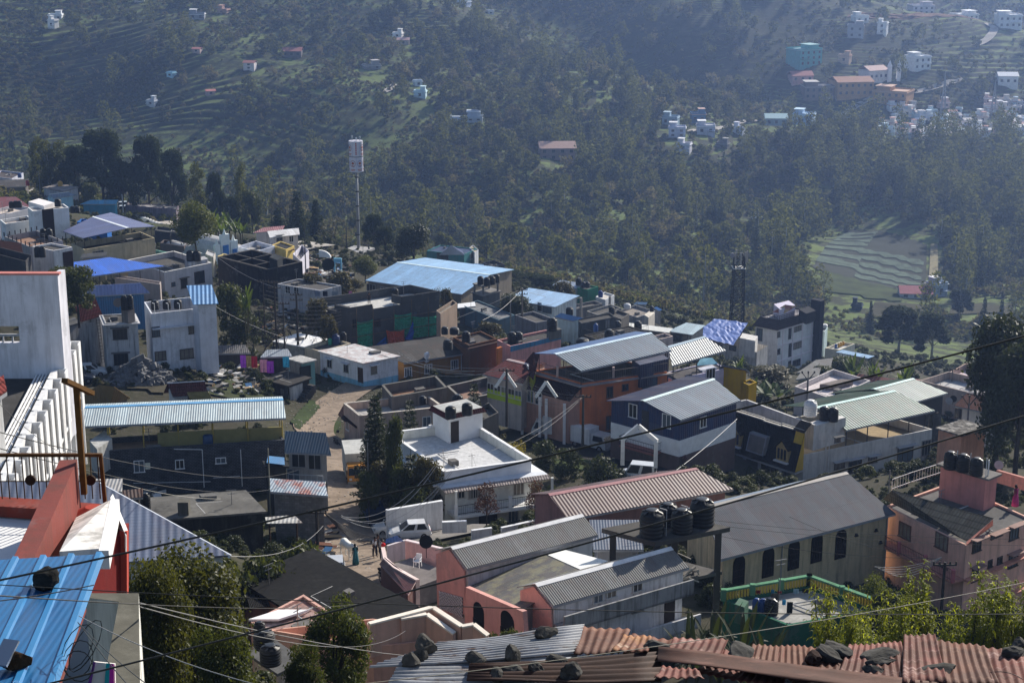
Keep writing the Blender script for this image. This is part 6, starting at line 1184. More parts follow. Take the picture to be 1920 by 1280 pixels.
FH=[(1748,26,44,14,WHT,WHT,'long two-storey white house at the top right of the far slope',2),(1728,50,46,14,(.55,.5,.52),GR,'pinkish grey house below the long white one',2),(1812,52,52,22,WHT,WHT,'large white house with a stepped roofline on the far slope',3),(1897,30,34,24,(.62,.66,.72),WHT,'tall pale house near the top right corner',3),(1888,104,44,22,WHT,WHT,'white house beside the winding road at the right edge',2),(1612,94,32,12,(.6,.63,.72),WHT,'small white house left of the pair with turquoise base',1),(1601,124,32,22,(.32,.33,.37),GR,'unfinished grey house on the far slope',2),(1650,121,22,20,WHT,WHT,'narrow white house above a turquoise wall',2),(1722,184,48,22,(.60,.68,.8),(.6,.65,.72),'bluish white house with arches right of the church roofs',2),(1885,208,38,18,(.62,.64,.68),WHT,'white gabled house near the right edge of the village',1,True),(1513,162,66,28,TQ,(.25,.4,.4),'long turquoise school building on the far slope',3),(1502,180,44,12,PNKW,(.32,.12,.11),'red roofed house left of the turquoise school',1,True),(1580,165,26,14,(.45,.33,.25),(.35,.2,.15),'ochre house beside the turquoise school',1),(1533,208,56,22,(.26,.2,.17),(.4,.38,.36),'brown long building at the left of the mission compound',2),(1598,214,78,26,OCH,(.30,.14,.08),'ochre mission building with a reddish brown roof',2,True),(1640,200,54,22,(.6,.58,.56),(.36,.22,.2),'white arcaded mission church with a brown roof',1,True),(1668,228,80,22,OCH,(.42,.28,.2),'long ochre mission wing on the right',2),(1503,276,46,22,(.32,.42,.55),(.40,.52,.66),'blue house with a flat pale roof by the far path',1),(1453,278,42,14,(.3,.38,.4),(.35,.48,.48),'greenish roofed house left of the blue flat roofed one',1,True),(1308,268,28,16,(.10,.2,.34),(.45,.3,.25),'small dark blue house with a reddish roof at the far path',1),(1268,308,34,16,(.42,.45,.56),(.5,.5,.52),'pale house at the left end of the far path',2),(1280,336,30,12,(.5,.5,.55),(.55,.55,.55),'low pale house below the far path',1),(1322,301,34,14,(.4,.42,.5),(.72,.72,.7),'house with a bright flat roof under the far path',1),(1382,296,24,12,(.45,.48,.56),(.5,.5,.55),'small pale house in the trees by the far path',1),(1255,276,34,12,(.25,.34,.42),(.3,.38,.44),'dim blue house left of the far path',1),(1352,325,26,8,(.2,.2,.22),(.3,.3,.3),'dim brown hut below the far path',1),(1045,345,70,22,(.3,.22,.2),(.36,.24,.2),'brown villa with a pointed pavilion alone in the dark wood',2,True),(788,228,24,10,(.42,.55,.62),(.45,.58,.66),'small pale blue house above the dark wood in the middle',1),(785,206,18,8,(.5,.55,.6),(.55,.55,.58),'tiny pale house above the small pale blue one',1),(700,178,36,5,(.3,.3,.3),(.4,.38,.36),'long grey shed on the hazy middle slope',1),(746,121,20,6,WHT,(.6,.6,.6),'tiny white house on the upper middle slope',1),(757,136,22,8,(.4,.33,.3),(.4,.26,.24),'small brown roofed house under the tiny white one',1,True),(468,142,24,12,(.55,.5,.5),(.36,.16,.13),'white house with a red roof among the terraces',2,True),(548,118,36,10,(.2,.18,.18),(.34,.15,.13),'red roofed dark house on the upper terraces',1,True),(370,125,18,6,(.45,.35,.33),(.4,.17,.15),'small red roofed house on the left terraces',1,True),(395,173,20,7,(.4,.3,.28),(.4,.16,.14),'little red roofed house below the terraces',1,True),(282,177,20,7,(.4,.42,.46),(.5,.52,.55),'small grey house at the foot of the left slope',1),(320,152,18,6,(.3,.5,.7),(.35,.55,.75),'tiny blue roofed house on the left slope',1),(98,54,20,14,WHT,WHT,'white cube house at the upper left',1),(103,26,26,9,(.55,.58,.62),(.6,.6,.62),'pale low house at the top left beside a green net',1),(370,50,30,8,(.28,.3,.34),(.72,.74,.74),'house with a bright flat roof on the upper left slope',1),(418,38,24,5,(.4,.28,.24),(.45,.27,.22),'brown roofed house right of the bright flat roof',1),(262,8,20,7,(.5,.48,.46),WHT,'tiny house at the top edge left of centre',1),(508,7,28,8,(.4,.5,.62),(.5,.6,.72),'blue house at the top edge left of the middle',1),(793,9,30,9,(.55,.58,.64),WHT,'pale house at the top edge in the middle',1),(866,9,30,6,(.4,.45,.55),WHT,'bluish house at the top edge right of the middle',1),(920,7,14,5,(.5,.5,.52),WHT,'very small house at the top edge right of the bluish one',1),(1440,51,26,5,(.5,.6,.7),WHT,'small white roof among the upper right terraces',1),(1374,32,22,10,(.25,.2,.18),(.3,.24,.2),'dim brown hut among the upper terraces',1),(1716,566,62,9,(.5,.5,.5),(.36,.12,.13),'long low valley building with a red roof',1,True),(1760,562,40,22,(.32,.38,.46),(.55,.55,.56),'grey blue valley farm house with white roof edges',1),(1762,541,14,5,(.6,.65,.7),(.65,.7,.72),'tiny white roof on the valley farm house track',1),(875,254,60,5,(.36,.42,.5),(.4,.45,.5),'long pale wall-like shed in the dark middle wood',1),(1420,430,22,5,(.5,.55,.6),(.65,.7,.75),'small pale roof in the trees above the telecom mast',1),(1606,582,22,7,(.05,.08,.12),(.06,.1,.15),'dark blue hut on the valley terrace',1)]
BASE=[(660,1040,150),(667,1085,141),(640,900,170),(615,790,195),(650,735,215),(160,710,210),(330,925,160),(300,690,205),(1050,850,168),(1200,890,150),(1620,905,175),(1460,745,240),(1478,697,337),(1620,640,450),(1640,600,560),(1640,500,700),(1755,565,600),(1850,680,480),(1930,640,520),(1500,640,430),(670,470,340),(700,560,280),(870,490,420),(1060,570,350),(1220,615,350),(1360,620,360),(200,440,300),(225,397,430),(60,362,450),(0,340,520),(400,450,420),(460,400,560),(330,400,540),(560,430,520),(700,425,620),(500,300,750),(300,200,850),(100,50,980),(100,180,880),(0,300,760),(960,0,1050),(500,0,1030),(960,200,880),(1100,400,720),(900,440,640),(1300,500,640),(1300,300,820),(1500,200,950),(1500,420,760),(1800,20,1150),(1800,250,930),(1850,400,780),(1930,520,660),(960,-150,1330),(0,-150,1300),(1920,-150,1420),(-300,100,950),(-300,400,600),(2250,100,1100),(2250,500,640),(1450,0,1100)]
pts=[at((u,v),d)for u,v,d in BASE]+[V((0,2,-3.5)),V((-10,12,-12)),V((10,20,-16)),V((0,40,-25)),V((25,60,-34)),V((-20,60,-35)),V((0,78,-42)),V((30,90,-44)),V((-35,100,-46)),V((60,70,-42)),V((70,120,-56)),V((-70,110,-45)),V((90,200,-72)),V((-110,200,-55)),V((150,330,-105)),V((-160,300,-58))]
PX=np.array([[p.x,p.y]for p in pts])/300;PZ=np.array([p.z for p in pts])
def tpsk(r2):return np.where(r2>1e-12,.5*r2*np.log(np.maximum(r2,1e-12)),0)
n_=len(PX);Kk=tpsk(((PX[:,None]-PX[None])**2).sum(-1))+np.eye(n_)*.002
A_=np.zeros((n_+3,n_+3));A_[:n_,:n_]=Kk;A_[:n_,n_]=1;A_[:n_,n_+1:]=PX;A_[n_,:n_]=1;A_[n_+1:,:n_]=PX.T
W_=np.linalg.solve(A_,np.concatenate([PZ,[0,0,0]]))
def base_h(x,y):
 X=np.stack([x,y],-1)/300;z=W_[n_]+X@W_[n_+1:]
 for i in range(n_):z=z+W_[i]*tpsk(((X-PX[i])**2).sum(-1))
 return z
CT=np.array([(a,b,c)for a,b,c in CTRL]);CR=CT[:,2]-base_h(CT[:,0],CT[:,1])
def vn(x,y,s,seed):
 x=x/s+seed*17.3;y=y/s-seed*9.1;xi,yi=np.floor(x).astype(np.int64),np.floor(y).astype(np.int64);fx,fy=x-xi,y-yi;fx=fx*fx*(3-2*fx);fy=fy*fy*(3-2*fy)
 def h(a,b):t=np.sin((a*127.1+b*311.7+seed*74.7)%6283.1)*43758.5453;return t-np.floor(t)
 return(h(xi,yi)*(1-fx)+h(xi+1,yi)*fx)*(1-fy)+(h(xi,yi+1)*(1-fx)+h(xi+1,yi+1)*fx)*fy
def proj(x,y,z):
 d=y*CP-z*SP;return 960+F*x/d,640-F*(y*SP+z*CP)/d,d
TERR=[(190,80,130,50),(480,165,150,50),(530,245,110,30),(100,240,140,30),(60,235,60,25),(1240,75,140,55),(1480,50,90,60),(1490,100,70,30),(1420,140,90,40),(1800,130,140,90),(1650,290,60,30),(1700,60,200,60),(1150,180,120,50),(1100,230,60,30),(300,210,200,40),(1600,610,200,45),(1580,180,120,40),(820,60,160,50)]
def height(x,y,detail=True):
 x=np.asarray(x,float);y=np.asarray(y,float);z=base_h(x,y);s=np.zeros_like(z);w=np.full_like(z,.25);m=y<520
 if m.any():
  xm,ym=x[m],y[m];sm=np.zeros_like(xm);wm=np.full_like(xm,.25)
  for(a,b,_),r in zip(CT,CR):
   k=np.exp(-((xm-a)**2+(ym-b)**2)/(2*6.0**2));sm+=k*r;wm+=k
  z[m]+=sm/wm
 if detail:
  f=np.clip((y-560)/150,0,1)
  z=z+f*((vn(x+.75*y,y*.6,120,1)-.5)*36+(vn(x-.3*y,y,60,2)-.5)*12)+(vn(x,y,9,3)-.5)*.5
  u,v,d=proj(x,y,z);mk=np.zeros_like(z)
  for a,b,c,e in TERR:mk=np.maximum(mk,np.clip(1.6-np.sqrt(((u-a)/c)**2+((v-b)/e)**2)*1.3,0,1))
  mk=np.maximum(mk,np.clip((vn(x,y,80,5)-.5)*3,0,.8))*np.clip((y-440)/120,0,1)
  st=1.5+vn(x,y,200,8)*.8;q=(z+(vn(x,y,25,6)-.5)*1.6)/st;fl=np.floor(q);fr=q-fl;fr2=np.clip((fr-.55)/.3,0,1);fr2=fr2*fr2*(3-2*fr2)
  z=z+mk*(fl+fr2+.1*fr-q)*st
 return z
def G(x,y):return float(height(np.array([x]),np.array([y]))[0])
cols=np.linspace(-.47,.47,330)
rows=np.concatenate([np.arange(1.5,60,2),np.arange(60,440,1.6),np.arange(440,1120,1.15),np.arange(1120,1402,5)])
YY,AA=np.meshgrid(rows,cols,indexing='ij');XX=AA*(YY+40);ZZ=height(XX.ravel(),YY.ravel()).reshape(XX.shape)
nr,nc=XX.shape;vt=np.stack([XX,YY,ZZ],-1).reshape(-1,3);idx=np.arange(nr*nc).reshape(nr,nc)
qd=np.stack([idx[:-1,:-1],idx[:-1,1:],idx[1:,1:],idx[1:,:-1]],-1).reshape(-1,4)
def mesh_np(name,verts,quads,smooth=False):
 me=bpy.data.meshes.new(name);me.vertices.add(len(verts));me.vertices.foreach_set('co',np.asarray(verts,np.float32).ravel())
 k=quads.shape[1];me.loops.add(quads.size);me.loops.foreach_set('vertex_index',quads.astype(np.int32).ravel());me.polygons.add(len(quads));me.polygons.foreach_set('loop_start',np.arange(0,quads.size,k,dtype=np.int32));me.polygons.foreach_set('loop_total',np.full(len(quads),k,np.int32))
 if smooth:me.polygons.foreach_set('use_smooth',np.ones(len(quads),bool))
 me.update();me.validate();return me
GX0,GY0,GS=-760.,-20.,2.5
_gx=np.arange(GX0,762,GS);_gy=np.arange(GY0,1482,GS);_A,_B=np.meshgrid(_gx,_gy,indexing='ij');GRID=height(_A.ravel(),_B.ravel(),False).reshape(_A.shape)
def hgrid(x,y):
 a=np.clip((x-GX0)/GS,0,len(_gx)-1.001);b=np.clip((y-GY0)/GS,0,len(_gy)-1.001);i,j=a.astype(int),b.astype(int);f,g=a-i,b-j
 return(GRID[i,j]*(1-f)+GRID[i+1,j]*f)*(1-g)+(GRID[i,j+1]*(1-f)+GRID[i+1,j+1]*f)*g
def hit(u,v,d0=60):
 """terrain points seen at many pixels"""
 u=np.asarray(u,float);v=np.asarray(v,float);xx,yy=(u-960)/F,(640-v)/F;r=np.stack([xx,yy*SP+CP,yy*CP-SP],-1);out=np.full(len(u),np.nan)
 lo=np.full(len(u),float(d0));open_=np.ones(len(u),bool);d=float(d0)
 while d<1450 and open_.any():
  i=np.where(open_)[0];p=r[i]*d;below=p[:,2]<hgrid(p[:,0],p[:,1])
  out[i[below]]=d;open_[i[below]]=False;d+=4 if d>400 else 2
 P_=r*out[:,None];ok=~np.isnan(out);P_[ok,2]=height(P_[ok,0],P_[ok,1]);return P_,ok
m,nt,out=nodes('ground');geo=nt.nodes.new('ShaderNodeNewGeometry');tc=nt.nodes.new('ShaderNodeTexCoord').outputs['Object']
sx=nt.nodes.new('ShaderNodeSeparateXYZ');nt.links.new(geo.outputs['True Normal'],sx.inputs[0])
a=noise(nt,tc,.018,6,.65);b=noise(nt,tc,.12,6,.7);c=noise(nt,tc,1.1,4,.7)
g1=mixc(nt,ramp(nt,a,.38,.62),(.030,.040,.016),(.062,.055,.035));g2=mixc(nt,ramp(nt,b,.4,.65),g1,(.022,.03,.013));g3=mixc(nt,ramp(nt,c,.5,.8),g2,(.075,.08,.035))
tread=mixc(nt,ramp(nt,b,.44,.56),(.12,.16,.045),(.035,.038,.018));col=mixc(nt,ramp(nt,sx.outputs[2],.90,.985),g3,tread)
sp_=nt.nodes.new('ShaderNodeSeparateXYZ');nt.links.new(tc,sp_.inputs[0]);town=ramp(nt,math_(nt,'ADD',sp_.outputs[1],math_(nt,'MULTIPLY',a,120)),460,400);earth=mixc(nt,ramp(nt,b,.35,.65),(.045,.04,.028),mixc(nt,ramp(nt,c,.4,.7),(.03,.034,.014),(.085,.075,.055)));col=mixc(nt,town,col,earth)
prin(nt,out,col,.95,0,.1,c,.6,.15)
GROUND=m
me=mesh_np('terrain',vt,qd,True);me.materials.append(GROUND);o=bpy.data.objects.new('terrain',me);COL.objects.link(o);o['kind']='structure'
def pix_path(pts,n=6):
 q,ok=hit([p[0]for p in pts],[p[1]for p in pts]);q=[V(x)for x in q];res=[]
 for i in range(len(q)-1):
  p0,p1,p2,p3=q[max(0,i-1)],q[i],q[i+1],q[min(len(q)-1,i+2)]
  for k in range(n):t=k/n;res.append(.5*((2*p1)+(p2-p0)*t+(2*p0-5*p1+4*p2-p3)*t*t+(3*p1-p0-3*p2+p3)*t**3))
 return res+[q[-1]]
def strip(name,path,width,mat,lift=.12,nw=6,wf=None):
 vs=[];fs=[];n=len(path)
 for i,p in enumerate(path):
  t=hor(path[min(n-1,i+1)]-path[max(0,i-1)]).normalized();s=V((t.y,-t.x,0));w=width if wf is None else width*wf(i/(n-1))
  for j in range(nw+1):
   q=p+s*w*(j/nw-.5);vs.append((q.x,q.y))
 vs=np.array(vs);z=height(vs[:,0],vs[:,1],True).reshape(n,nw+1);zs=z.mean(1,keepdims=True)*.6+z*.4
 k=np.array([1,2,3,2,1])/9.;zp=np.pad(zs,((2,2),(0,0)),'edge');zs=sum(zp[i:i+n]*k[i]for i in range(5));zs=np.maximum(zs,z)
 vv=np.column_stack([vs,zs.ravel()+lift]);id_=np.arange(n*(nw+1)).reshape(n,nw+1);q=np.stack([id_[:-1,:-1],id_[:-1,1:],id_[1:,1:],id_[1:,:-1]],-1).reshape(-1,4)
 me=mesh_np(name,vv,q,True);me.materials.append(mat);o=bpy.data.objects.new(name,me);COL.objects.link(o);o['kind']='structure';return path
LANE=roofm((.33,.26,.2),(.15,.11,.075),.85,.8);ASPH=roofm((.06,.06,.062),(.03,.03,.03),.6,.5);PALE=roofm((.42,.39,.35),(.25,.22,.19),.6,.3)
R1=strip('road',pix_path([(705,712),(660,735),(612,775),(588,812),(618,850),(650,900),(652,940),(650,985),(668,1040),(692,1090),(725,1140)]),4.5,LANE,.18)
R2=strip('road',pix_path([(925,775),(1010,806),(1080,838),(1150,868),(1215,890)]),6,ASPH,.15)
strip('road',pix_path([(700,1000),(745,1005),(800,1010),(860,1012)]),9,roofm((.3,.28,.26),(.16,.15,.13),.7,.4),.25)
R3=strip('road',pix_path([(-40,372),(40,365),(110,358),(170,378),(235,396),(300,418),(350,440),(430,468)]),6,PALE,.3)
strip('path',pix_path([(520,470),(560,466),(600,461)]),7,PALE,.3)
strip('path',pix_path([(1275,292),(1340,283),(1390,270),(1440,262)]),4,PALE,.5);strip('path',pix_path([(1825,133),(1850,122),(1860,108),(1846,98)]),5,PALE,.6);strip('path',pix_path([(720,222),(735,214),(742,205)]),4,PALE,.5);strip('path',pix_path([(1545,240),(1640,220),(1720,222),(1800,205)]),4,PALE,.4)
def patch(name,quad,mat,lift=.35,n=22):
 s=np.linspace(0,1,n);S,T=np.meshgrid(s,s,indexing='ij');q=np.array(quad,float);uvp=(q[0]*(1-S)[...,None]+q[1]*S[...,None])*(1-T)[...,None]+(q[3]*(1-S)[...,None]+q[2]*S[...,None])*T[...,None]
 pp,ok=hit(uvp[...,0].ravel(),uvp[...,1].ravel());pp[:,2]=height(pp[:,0],pp[:,1])+lift;id_=np.arange(n*n).reshape(n,n);qq=np.stack([id_[:-1,:-1],id_[1:,:-1],id_[1:,1:],id_[:-1,1:]],-1).reshape(-1,4)
 me=mesh_np(name,pp,qq,True);me.materials.append(mat);o=bpy.data.objects.new(name,me);COL.objects.link(o);o['kind']='structure';return o
CROP=flatm((.11,.16,.115),.5,.9,.35);CROP2=flatm((.05,.07,.035),.4,.9,.4);GRASS=flatm((.07,.10,.026),.6,.95,.12);DRY=flatm((.085,.08,.035),.3,.95,.15)
patch('field',[(1522,530),(1735,560),(1735,500),(1590,452)],flatm((.02,.032,.014),.4),.28,26)
for i in range(7):
 t=i/7;u0,v0,u1,v1=1528+t*55,522-t*62,1605+t*40,530-t*62
 patch('field',[(u0,v0),(u1,v1),(u1+5,v1-5.6),(u0+6,v0-5.6)],CROP,.5,12)
for i in range(5):
 t=i/5;patch('field',[(1600+t*20,538-t*32),(1722+t*8,552-t*34),(1725+t*8,548-t*34),(1603+t*20,534-t*32)],CROP,.5,12)
patch('field',[(1530,555),(1690,572),(1700,555),(1545,532)],GRASS,.4);patch('field',[(1620,600),(1760,600),(1760,574),(1640,574)],DRY,.4);patch('field',[(1780,590),(1900,592),(1900,578),(1785,576)],DRY,.4)
patch('field',[(1740,560),(1760,556),(1755,500),(1742,500)],flatm((.25,.22,.12),.3),.4,8)
patch('field',[(1580,82),(1840,84),(1830,70),(1610,68)],flatm((.16,.085,.05),.4,.95,.2),.4)
patch('field',[(1040,884),(1150,884),(1100,866),(1040,868)],GRASS,.3);patch('field',[(560,812),(600,770),(585,752),(545,795)],flatm((.06,.09,.025),.6,.95,.5),.25);patch('field',[(615,822),(640,812),(640,792),(625,795)],GRASS,.25,10)
patch('field',[(390,745),(500,762),(560,735),(410,712)],flatm((.07,.085,.03),.6,.95,.5),.25);patch('field',[(175,720),(310,745),(320,700),(200,690)],flatm((.11,.095,.06),.5,.95,.5),.25)
def leaves(rng,clumps,n,leaf,asp=.55,up=.3,droop=0):
 c=np.array([q[0]for q in clumps],float);r=np.array([q[1]for q in clumps],float);w=r**2/(r**2).sum();k=rng.choice(len(c),n,p=w);d=rng.normal(size=(n,3));d/=np.linalg.norm(d,axis=1,keepdims=True)
 sq=np.array([q[2]if len(q)>2 else.8 for q in clumps])[k];rad=r[k]*(.35+.65*rng.random(n)**.45);rad=rad*(1+.45*rng.random(n)**5);p=c[k]+d*rad[:,None]*np.stack([np.ones(n),np.ones(n),sq],1)
 nn=d*.8+rng.normal(size=(n,3))*.7;nn[:,2]+=up;nn/=np.linalg.norm(nn,axis=1,keepdims=True);t=rng.normal(size=(n,3));t[:,2]-=droop*3;t-=nn*(t*nn).sum(1,keepdims=True);t/=np.linalg.norm(t,axis=1,keepdims=True);b=np.cross(nn,t);s=leaf*(.6+.8*rng.random(n))[:,None]
 v=np.stack([p-t*s*.5,p+b*s*asp*.5,p+t*s*.5,p-b*s*asp*.5],1).reshape(-1,3);return v,np.arange(4*n).reshape(n,4)
def tree_proto(name,h,w,clumps,n,leaf,mat,trunk_r=.2,bark=BARK,asp=.55,droop=0,limbs=6,th=None,rng=None,cat='tree',trunk=True,up=.3):
 rng=rng or RNG;r=thing(name,'x',cat,(0,0,0));v,q=leaves(rng,clumps,n,leaf,asp,up,droop)
 if trunk:
  m=MB();th=th or h*.5;m.tube([(0,0,-1.5),(.03*h*.2,0,th*.5),(0,.02*h,th),(0,0,h*.8)],trunk_r,trunk_r*.25,7)
  for c in sorted(clumps,key=lambda q:-q[1])[:limbs]:p=V(c[0]);z0=min(th,p.z*.75);m.tube([(0,0,z0*.85),(p.x*.45,p.y*.45,z0+(p.z-z0)*.45),p],trunk_r*.45,trunk_r*.1,5)
  m.build('trunk',bark,r,smooth=True)
 me=mesh_np('crown',v,q);me.materials.append(mat);c=bpy.data.objects.new('crown',me);COL.objects.link(c);c.parent=r;r['h']=h;r['w']=w;return r
def dome(rng,K,w,h,z0,r0=.26,r1=.4,flat=.8):
 out=[]
 for i in range(K):
  a=rng.random()*2*math.pi;e=rng.random()**.7;rr=w/2*(.95-.35*rng.random())*math.sqrt(max(.03,1-e*e*.85));out.append(((math.cos(a)*rr*.75,math.sin(a)*rr*.75,z0+(h-z0)*(.12+.76*e)),w*(r0+(r1-r0)*rng.random())*.5,flat))
 return out
def cone(rng,K,w,h,z0=0,p=1.0):
 out=[]
 for i in range(K):
  t=(i+.5)/K;rr=w/2*(1-t)**p;a=i*2.4;out.append(((math.cos(a)*rr*.45,math.sin(a)*rr*.45,z0+(h-z0)*(t*.95)),max(.12*w,rr*.75),1.1))
 return out
L_DK=leafm((.028,.045,.014),(.06,.075,.02),.25);L_MID=leafm((.045,.07,.018),(.10,.115,.03),.35);L_OLV=leafm((.05,.055,.02),(.11,.095,.03),.35);L_YG=leafm((.10,.16,.02),(.22,.27,.04),.5);L_HAZ=leafm((.05,.065,.025),(.13,.14,.05),.4,far=True);L_GREY=leafm((.10,.10,.065),(.21,.19,.12),.4,far=True);L_BLU=leafm((.025,.042,.02),(.05,.062,.028),.2,far=True);L_YEL=leafm((.25,.22,.02),(.42,.34,.03),.4);L_BAN=leafm((.05,.10,.015),(.12,.17,.03),.4);L_RED=leafm((.06,.02,.02),(.12,.05,.03),.3)
r_=np.random.default_rng
P={}
P['hi']=tree_proto('leafy_tree',9,7,dome(r_(1),26,7,9,1.5),17000,.21,leafm((.05,.068,.018),(.125,.13,.03),.4),.22,rng=r_(2))
P['hi2']=tree_proto('leafy_tree',9,7,dome(r_(3),20,7,9,1.0,.2,.34),14000,.21,leafm((.045,.072,.018),(.115,.135,.03),.4),.2,rng=r_(4))
P['dark']=tree_proto('leafy_tree',10,8,dome(r_(5),30,8,10,.8),14000,.34,L_DK,.3,rng=r_(6))
P['mid']=tree_proto('leafy_tree',8,6.5,dome(r_(7),20,6.5,8,.8),4200,.42,L_MID,.2,rng=r_(8))
P['olive']=tree_proto('leafy_tree',8,6.5,dome(r_(9),22,6.5,8,1.2),4000,.42,L_OLV,.2,rng=r_(10))
P['round']=tree_proto('round_tree',9,7.5,[((math.cos(a)*2.1*s,math.sin(a)*2.1*s,z),1.9,.85)for a,s,z in((0,1,5.0),(1.2,1,5.8),(2.4,1,4.7),(3.6,1,6.2),(4.8,1,4.9),(5.6,.9,6.3),(0,.2,7.3),(3,.5,6.9),(2,.5,4.3),(.6,.6,4.2))],7000,.36,leafm((.055,.085,.016),(.13,.145,.03),.4),.2,BARK,rng=r_(11),th=3.5)
P['big']=tree_proto('big_tree',18,16,dome(r_(12),40,16,18,3,.18,.3),8000,.8,L_BLU,.5,rng=r_(13),th=6,limbs=16)
P['euc']=tree_proto('eucalyptus_tree',18,7,[((r_(20+i).normal()*1.2,r_(40+i).normal()*1.2,5+i*1.0),1.9-.06*i,1.0)for i in range(13)],3400,.6,L_HAZ,.3,BARKW,rng=r_(14),droop=.4,th=10,limbs=9)
P['euct']=tree_proto('eucalyptus_tree',26,13,dome(r_(15),34,13,26,2,.16,.27,1.1),14000,.95,L_BLU,.4,BARKW,rng=r_(16),th=12,limbs=12)
P['cyp']=tree_proto('cypress_tree',11,4.4,cone(r_(17),22,4.4,11,.3,.8),3600,.45,L_BLU,.18,rng=r_(18))
P['bush']=tree_proto('bush',2.2,3,dome(r_(19),12,3,2.2,0,.3,.45),2000,.24,L_MID,.05,rng=r_(21),cat='bush',limbs=3)
P['bushd']=tree_proto('bush',2.2,3,dome(r_(22),12,3,2.2,0,.3,.45),2200,.22,L_DK,.05,rng=r_(23),cat='bush',limbs=3)
P['bushy']=tree_proto('bush',2.4,2.6,dome(r_(24),12,2.6,2.4,0,.3,.45),1600,.14,L_YEL,.05,rng=r_(25),cat='bush',limbs=3)
P['redtree']=tree_proto('leafy_tree',4,2.6,dome(r_(26),12,2.6,4,1,.3,.45),1500,.15,L_RED,.08,rng=r_(27))
P['farA']=tree_proto('far_tree',8,7,dome(r_(30),12,7,8,.2,.24,.4),560,.85,L_HAZ,.25,rng=r_(31),limbs=2)
P['farB']=tree_proto('far_tree',14,6,[((r_(60+i).normal()*1.1,r_(80+i).normal()*1.1,3+i*1.15),1.9-.07*i,1.0)for i in range(10)],520,.85,L_HAZ,.3,BARKW,rng=r_(32),limbs=2)
P['farC']=tree_proto('far_tree',11,3.6,cone(r_(33),12,3.6,11,.2,.8),400,.75,L_BLU,.2,rng=r_(34),limbs=1)
P['farG']=tree_proto('far_tree',6,6.5,dome(r_(35),14,6.5,6,.2,.24,.4),520,.75,L_GREY,.2,rng=r_(36),limbs=2)
P['farS']=tree_proto('far_shrub',1.8,2.8,dome(r_(37),6,2.8,1.8,0,.3,.5),130,.6,L_HAZ,.05,rng=r_(38),limbs=1,cat='shrub')
P['farS2']=tree_proto('far_shrub',2.2,2.6,dome(r_(39),6,2.6,2.2,0,.3,.5),130,.6,L_GREY,.05,rng=r_(41),limbs=1,cat='shrub')
def norfolk(name,h,w,tiers,rng):
 r=thing(name,'x','tree',(0,0,0));m=MB();m.tube([(0,0,-1),(0,0,h)],.13,.02,7);pos=[]
 for t in range(tiers):
  z=h*(.1+.88*t/tiers);L=w/2*(1-t/tiers)**.8*(.85+.3*rng.random())
  for k in range(7):
   a=k*2*math.pi/7+t*.5+rng.random()*.25;d=V((math.cos(a),math.sin(a),0));e=d*L+V((0,0,L*.12));m.tube([V((0,0,z)),V((0,0,z))+e*.6-UPZ*L*.05,V((0,0,z))+e],.025,.008,4)
   for s in np.linspace(.15,1,max(3,int(L/.14))):
    q=V((0,0,z))+e*s;side=V((-d.y,d.x,0))
    for sg in(-1,1):pos.append((q,(side*sg*.8+d*.6+UPZ*.1).normalized(),.18+.22*(1-s)))
 m.build('trunk',BARK,r);vs=[]
 for q,dv,L in pos:
  for j in range(3):
   a=q+V(rng.normal(size=3)*.05);b=a+(dv+V(rng.normal(size=3)*.25))*L*1.5;s=UPZ.cross(b-a).normalized()*.05+UPZ*rng.normal()*.03;vs+=[a,(a+b)/2+s,b,(a+b)/2-s]
 vs=np.array([tuple(p)for p in vs]);me=mesh_np('crown',vs,np.arange(len(vs)).reshape(-1,4));me.materials.append(L_DK);c=bpy.data.objects.new('crown',me);COL.objects.link(c);c.parent=r;r['h']=h;r['w']=w;return r
P['norf']=norfolk('norfolk_pine',9,5,20,r_(50));P['norfs']=norfolk('norfolk_pine',6,3.6,10,r_(51))
def blade(base,az,L,rise,wid,n=6):
 d=V((math.cos(az),math.sin(az),0));s=V((-d.y,d.x,0));row=[]
 for i in range(n+1):
  t=i/n;p=V(base)+d*L*(t*.75)+UPZ*L*(rise*t-.75*t*t*(1.2-rise*.6));w=wid*math.sin(math.pi*min(.98,t*.86+.12))**.7;row.append((p+s*w/2+UPZ*w*.12,p,p-s*w/2+UPZ*w*.12))
 vs=[];fs=[]
 for i in range(n):
  for a,b in((0,1),(1,2)):o=len(vs);vs+=[row[i][a],row[i][b],row[i+1][b],row[i+1][a]];fs.append((o,o+1,o+2,o+3))
 return vs,fs
def banana(name,h,nb,rng,mat,wid=.5,L=2.2):
 r=thing(name,'x','plant',(0,0,0));m=MB();s=MB()
 for st in range(3):
  bx,by=rng.normal()*.5,rng.normal()*.5;hh=h*.45*(.7+.4*rng.random());s.tube([(bx,by,-.6),(bx,by,hh)],.11,.07,6)
  for k in range(nb):v,f=blade((bx,by,hh),k*2.4+st+rng.random(),L*(.8+.4*rng.random()),.75+.75*rng.random(),wid);m.add(v,f)
 s.build('stem',flatm((.12,.11,.05),.3),r);m.build('leaves',mat,r);r['h']=h;r['w']=3.4;return r
P['ban']=banana('banana_plant',4,6,r_(52),L_BAN);P['band']=banana('banana_plant',4,8,r_(53),leafm((.02,.035,.012),(.045,.06,.02),.3),.28,2.0)
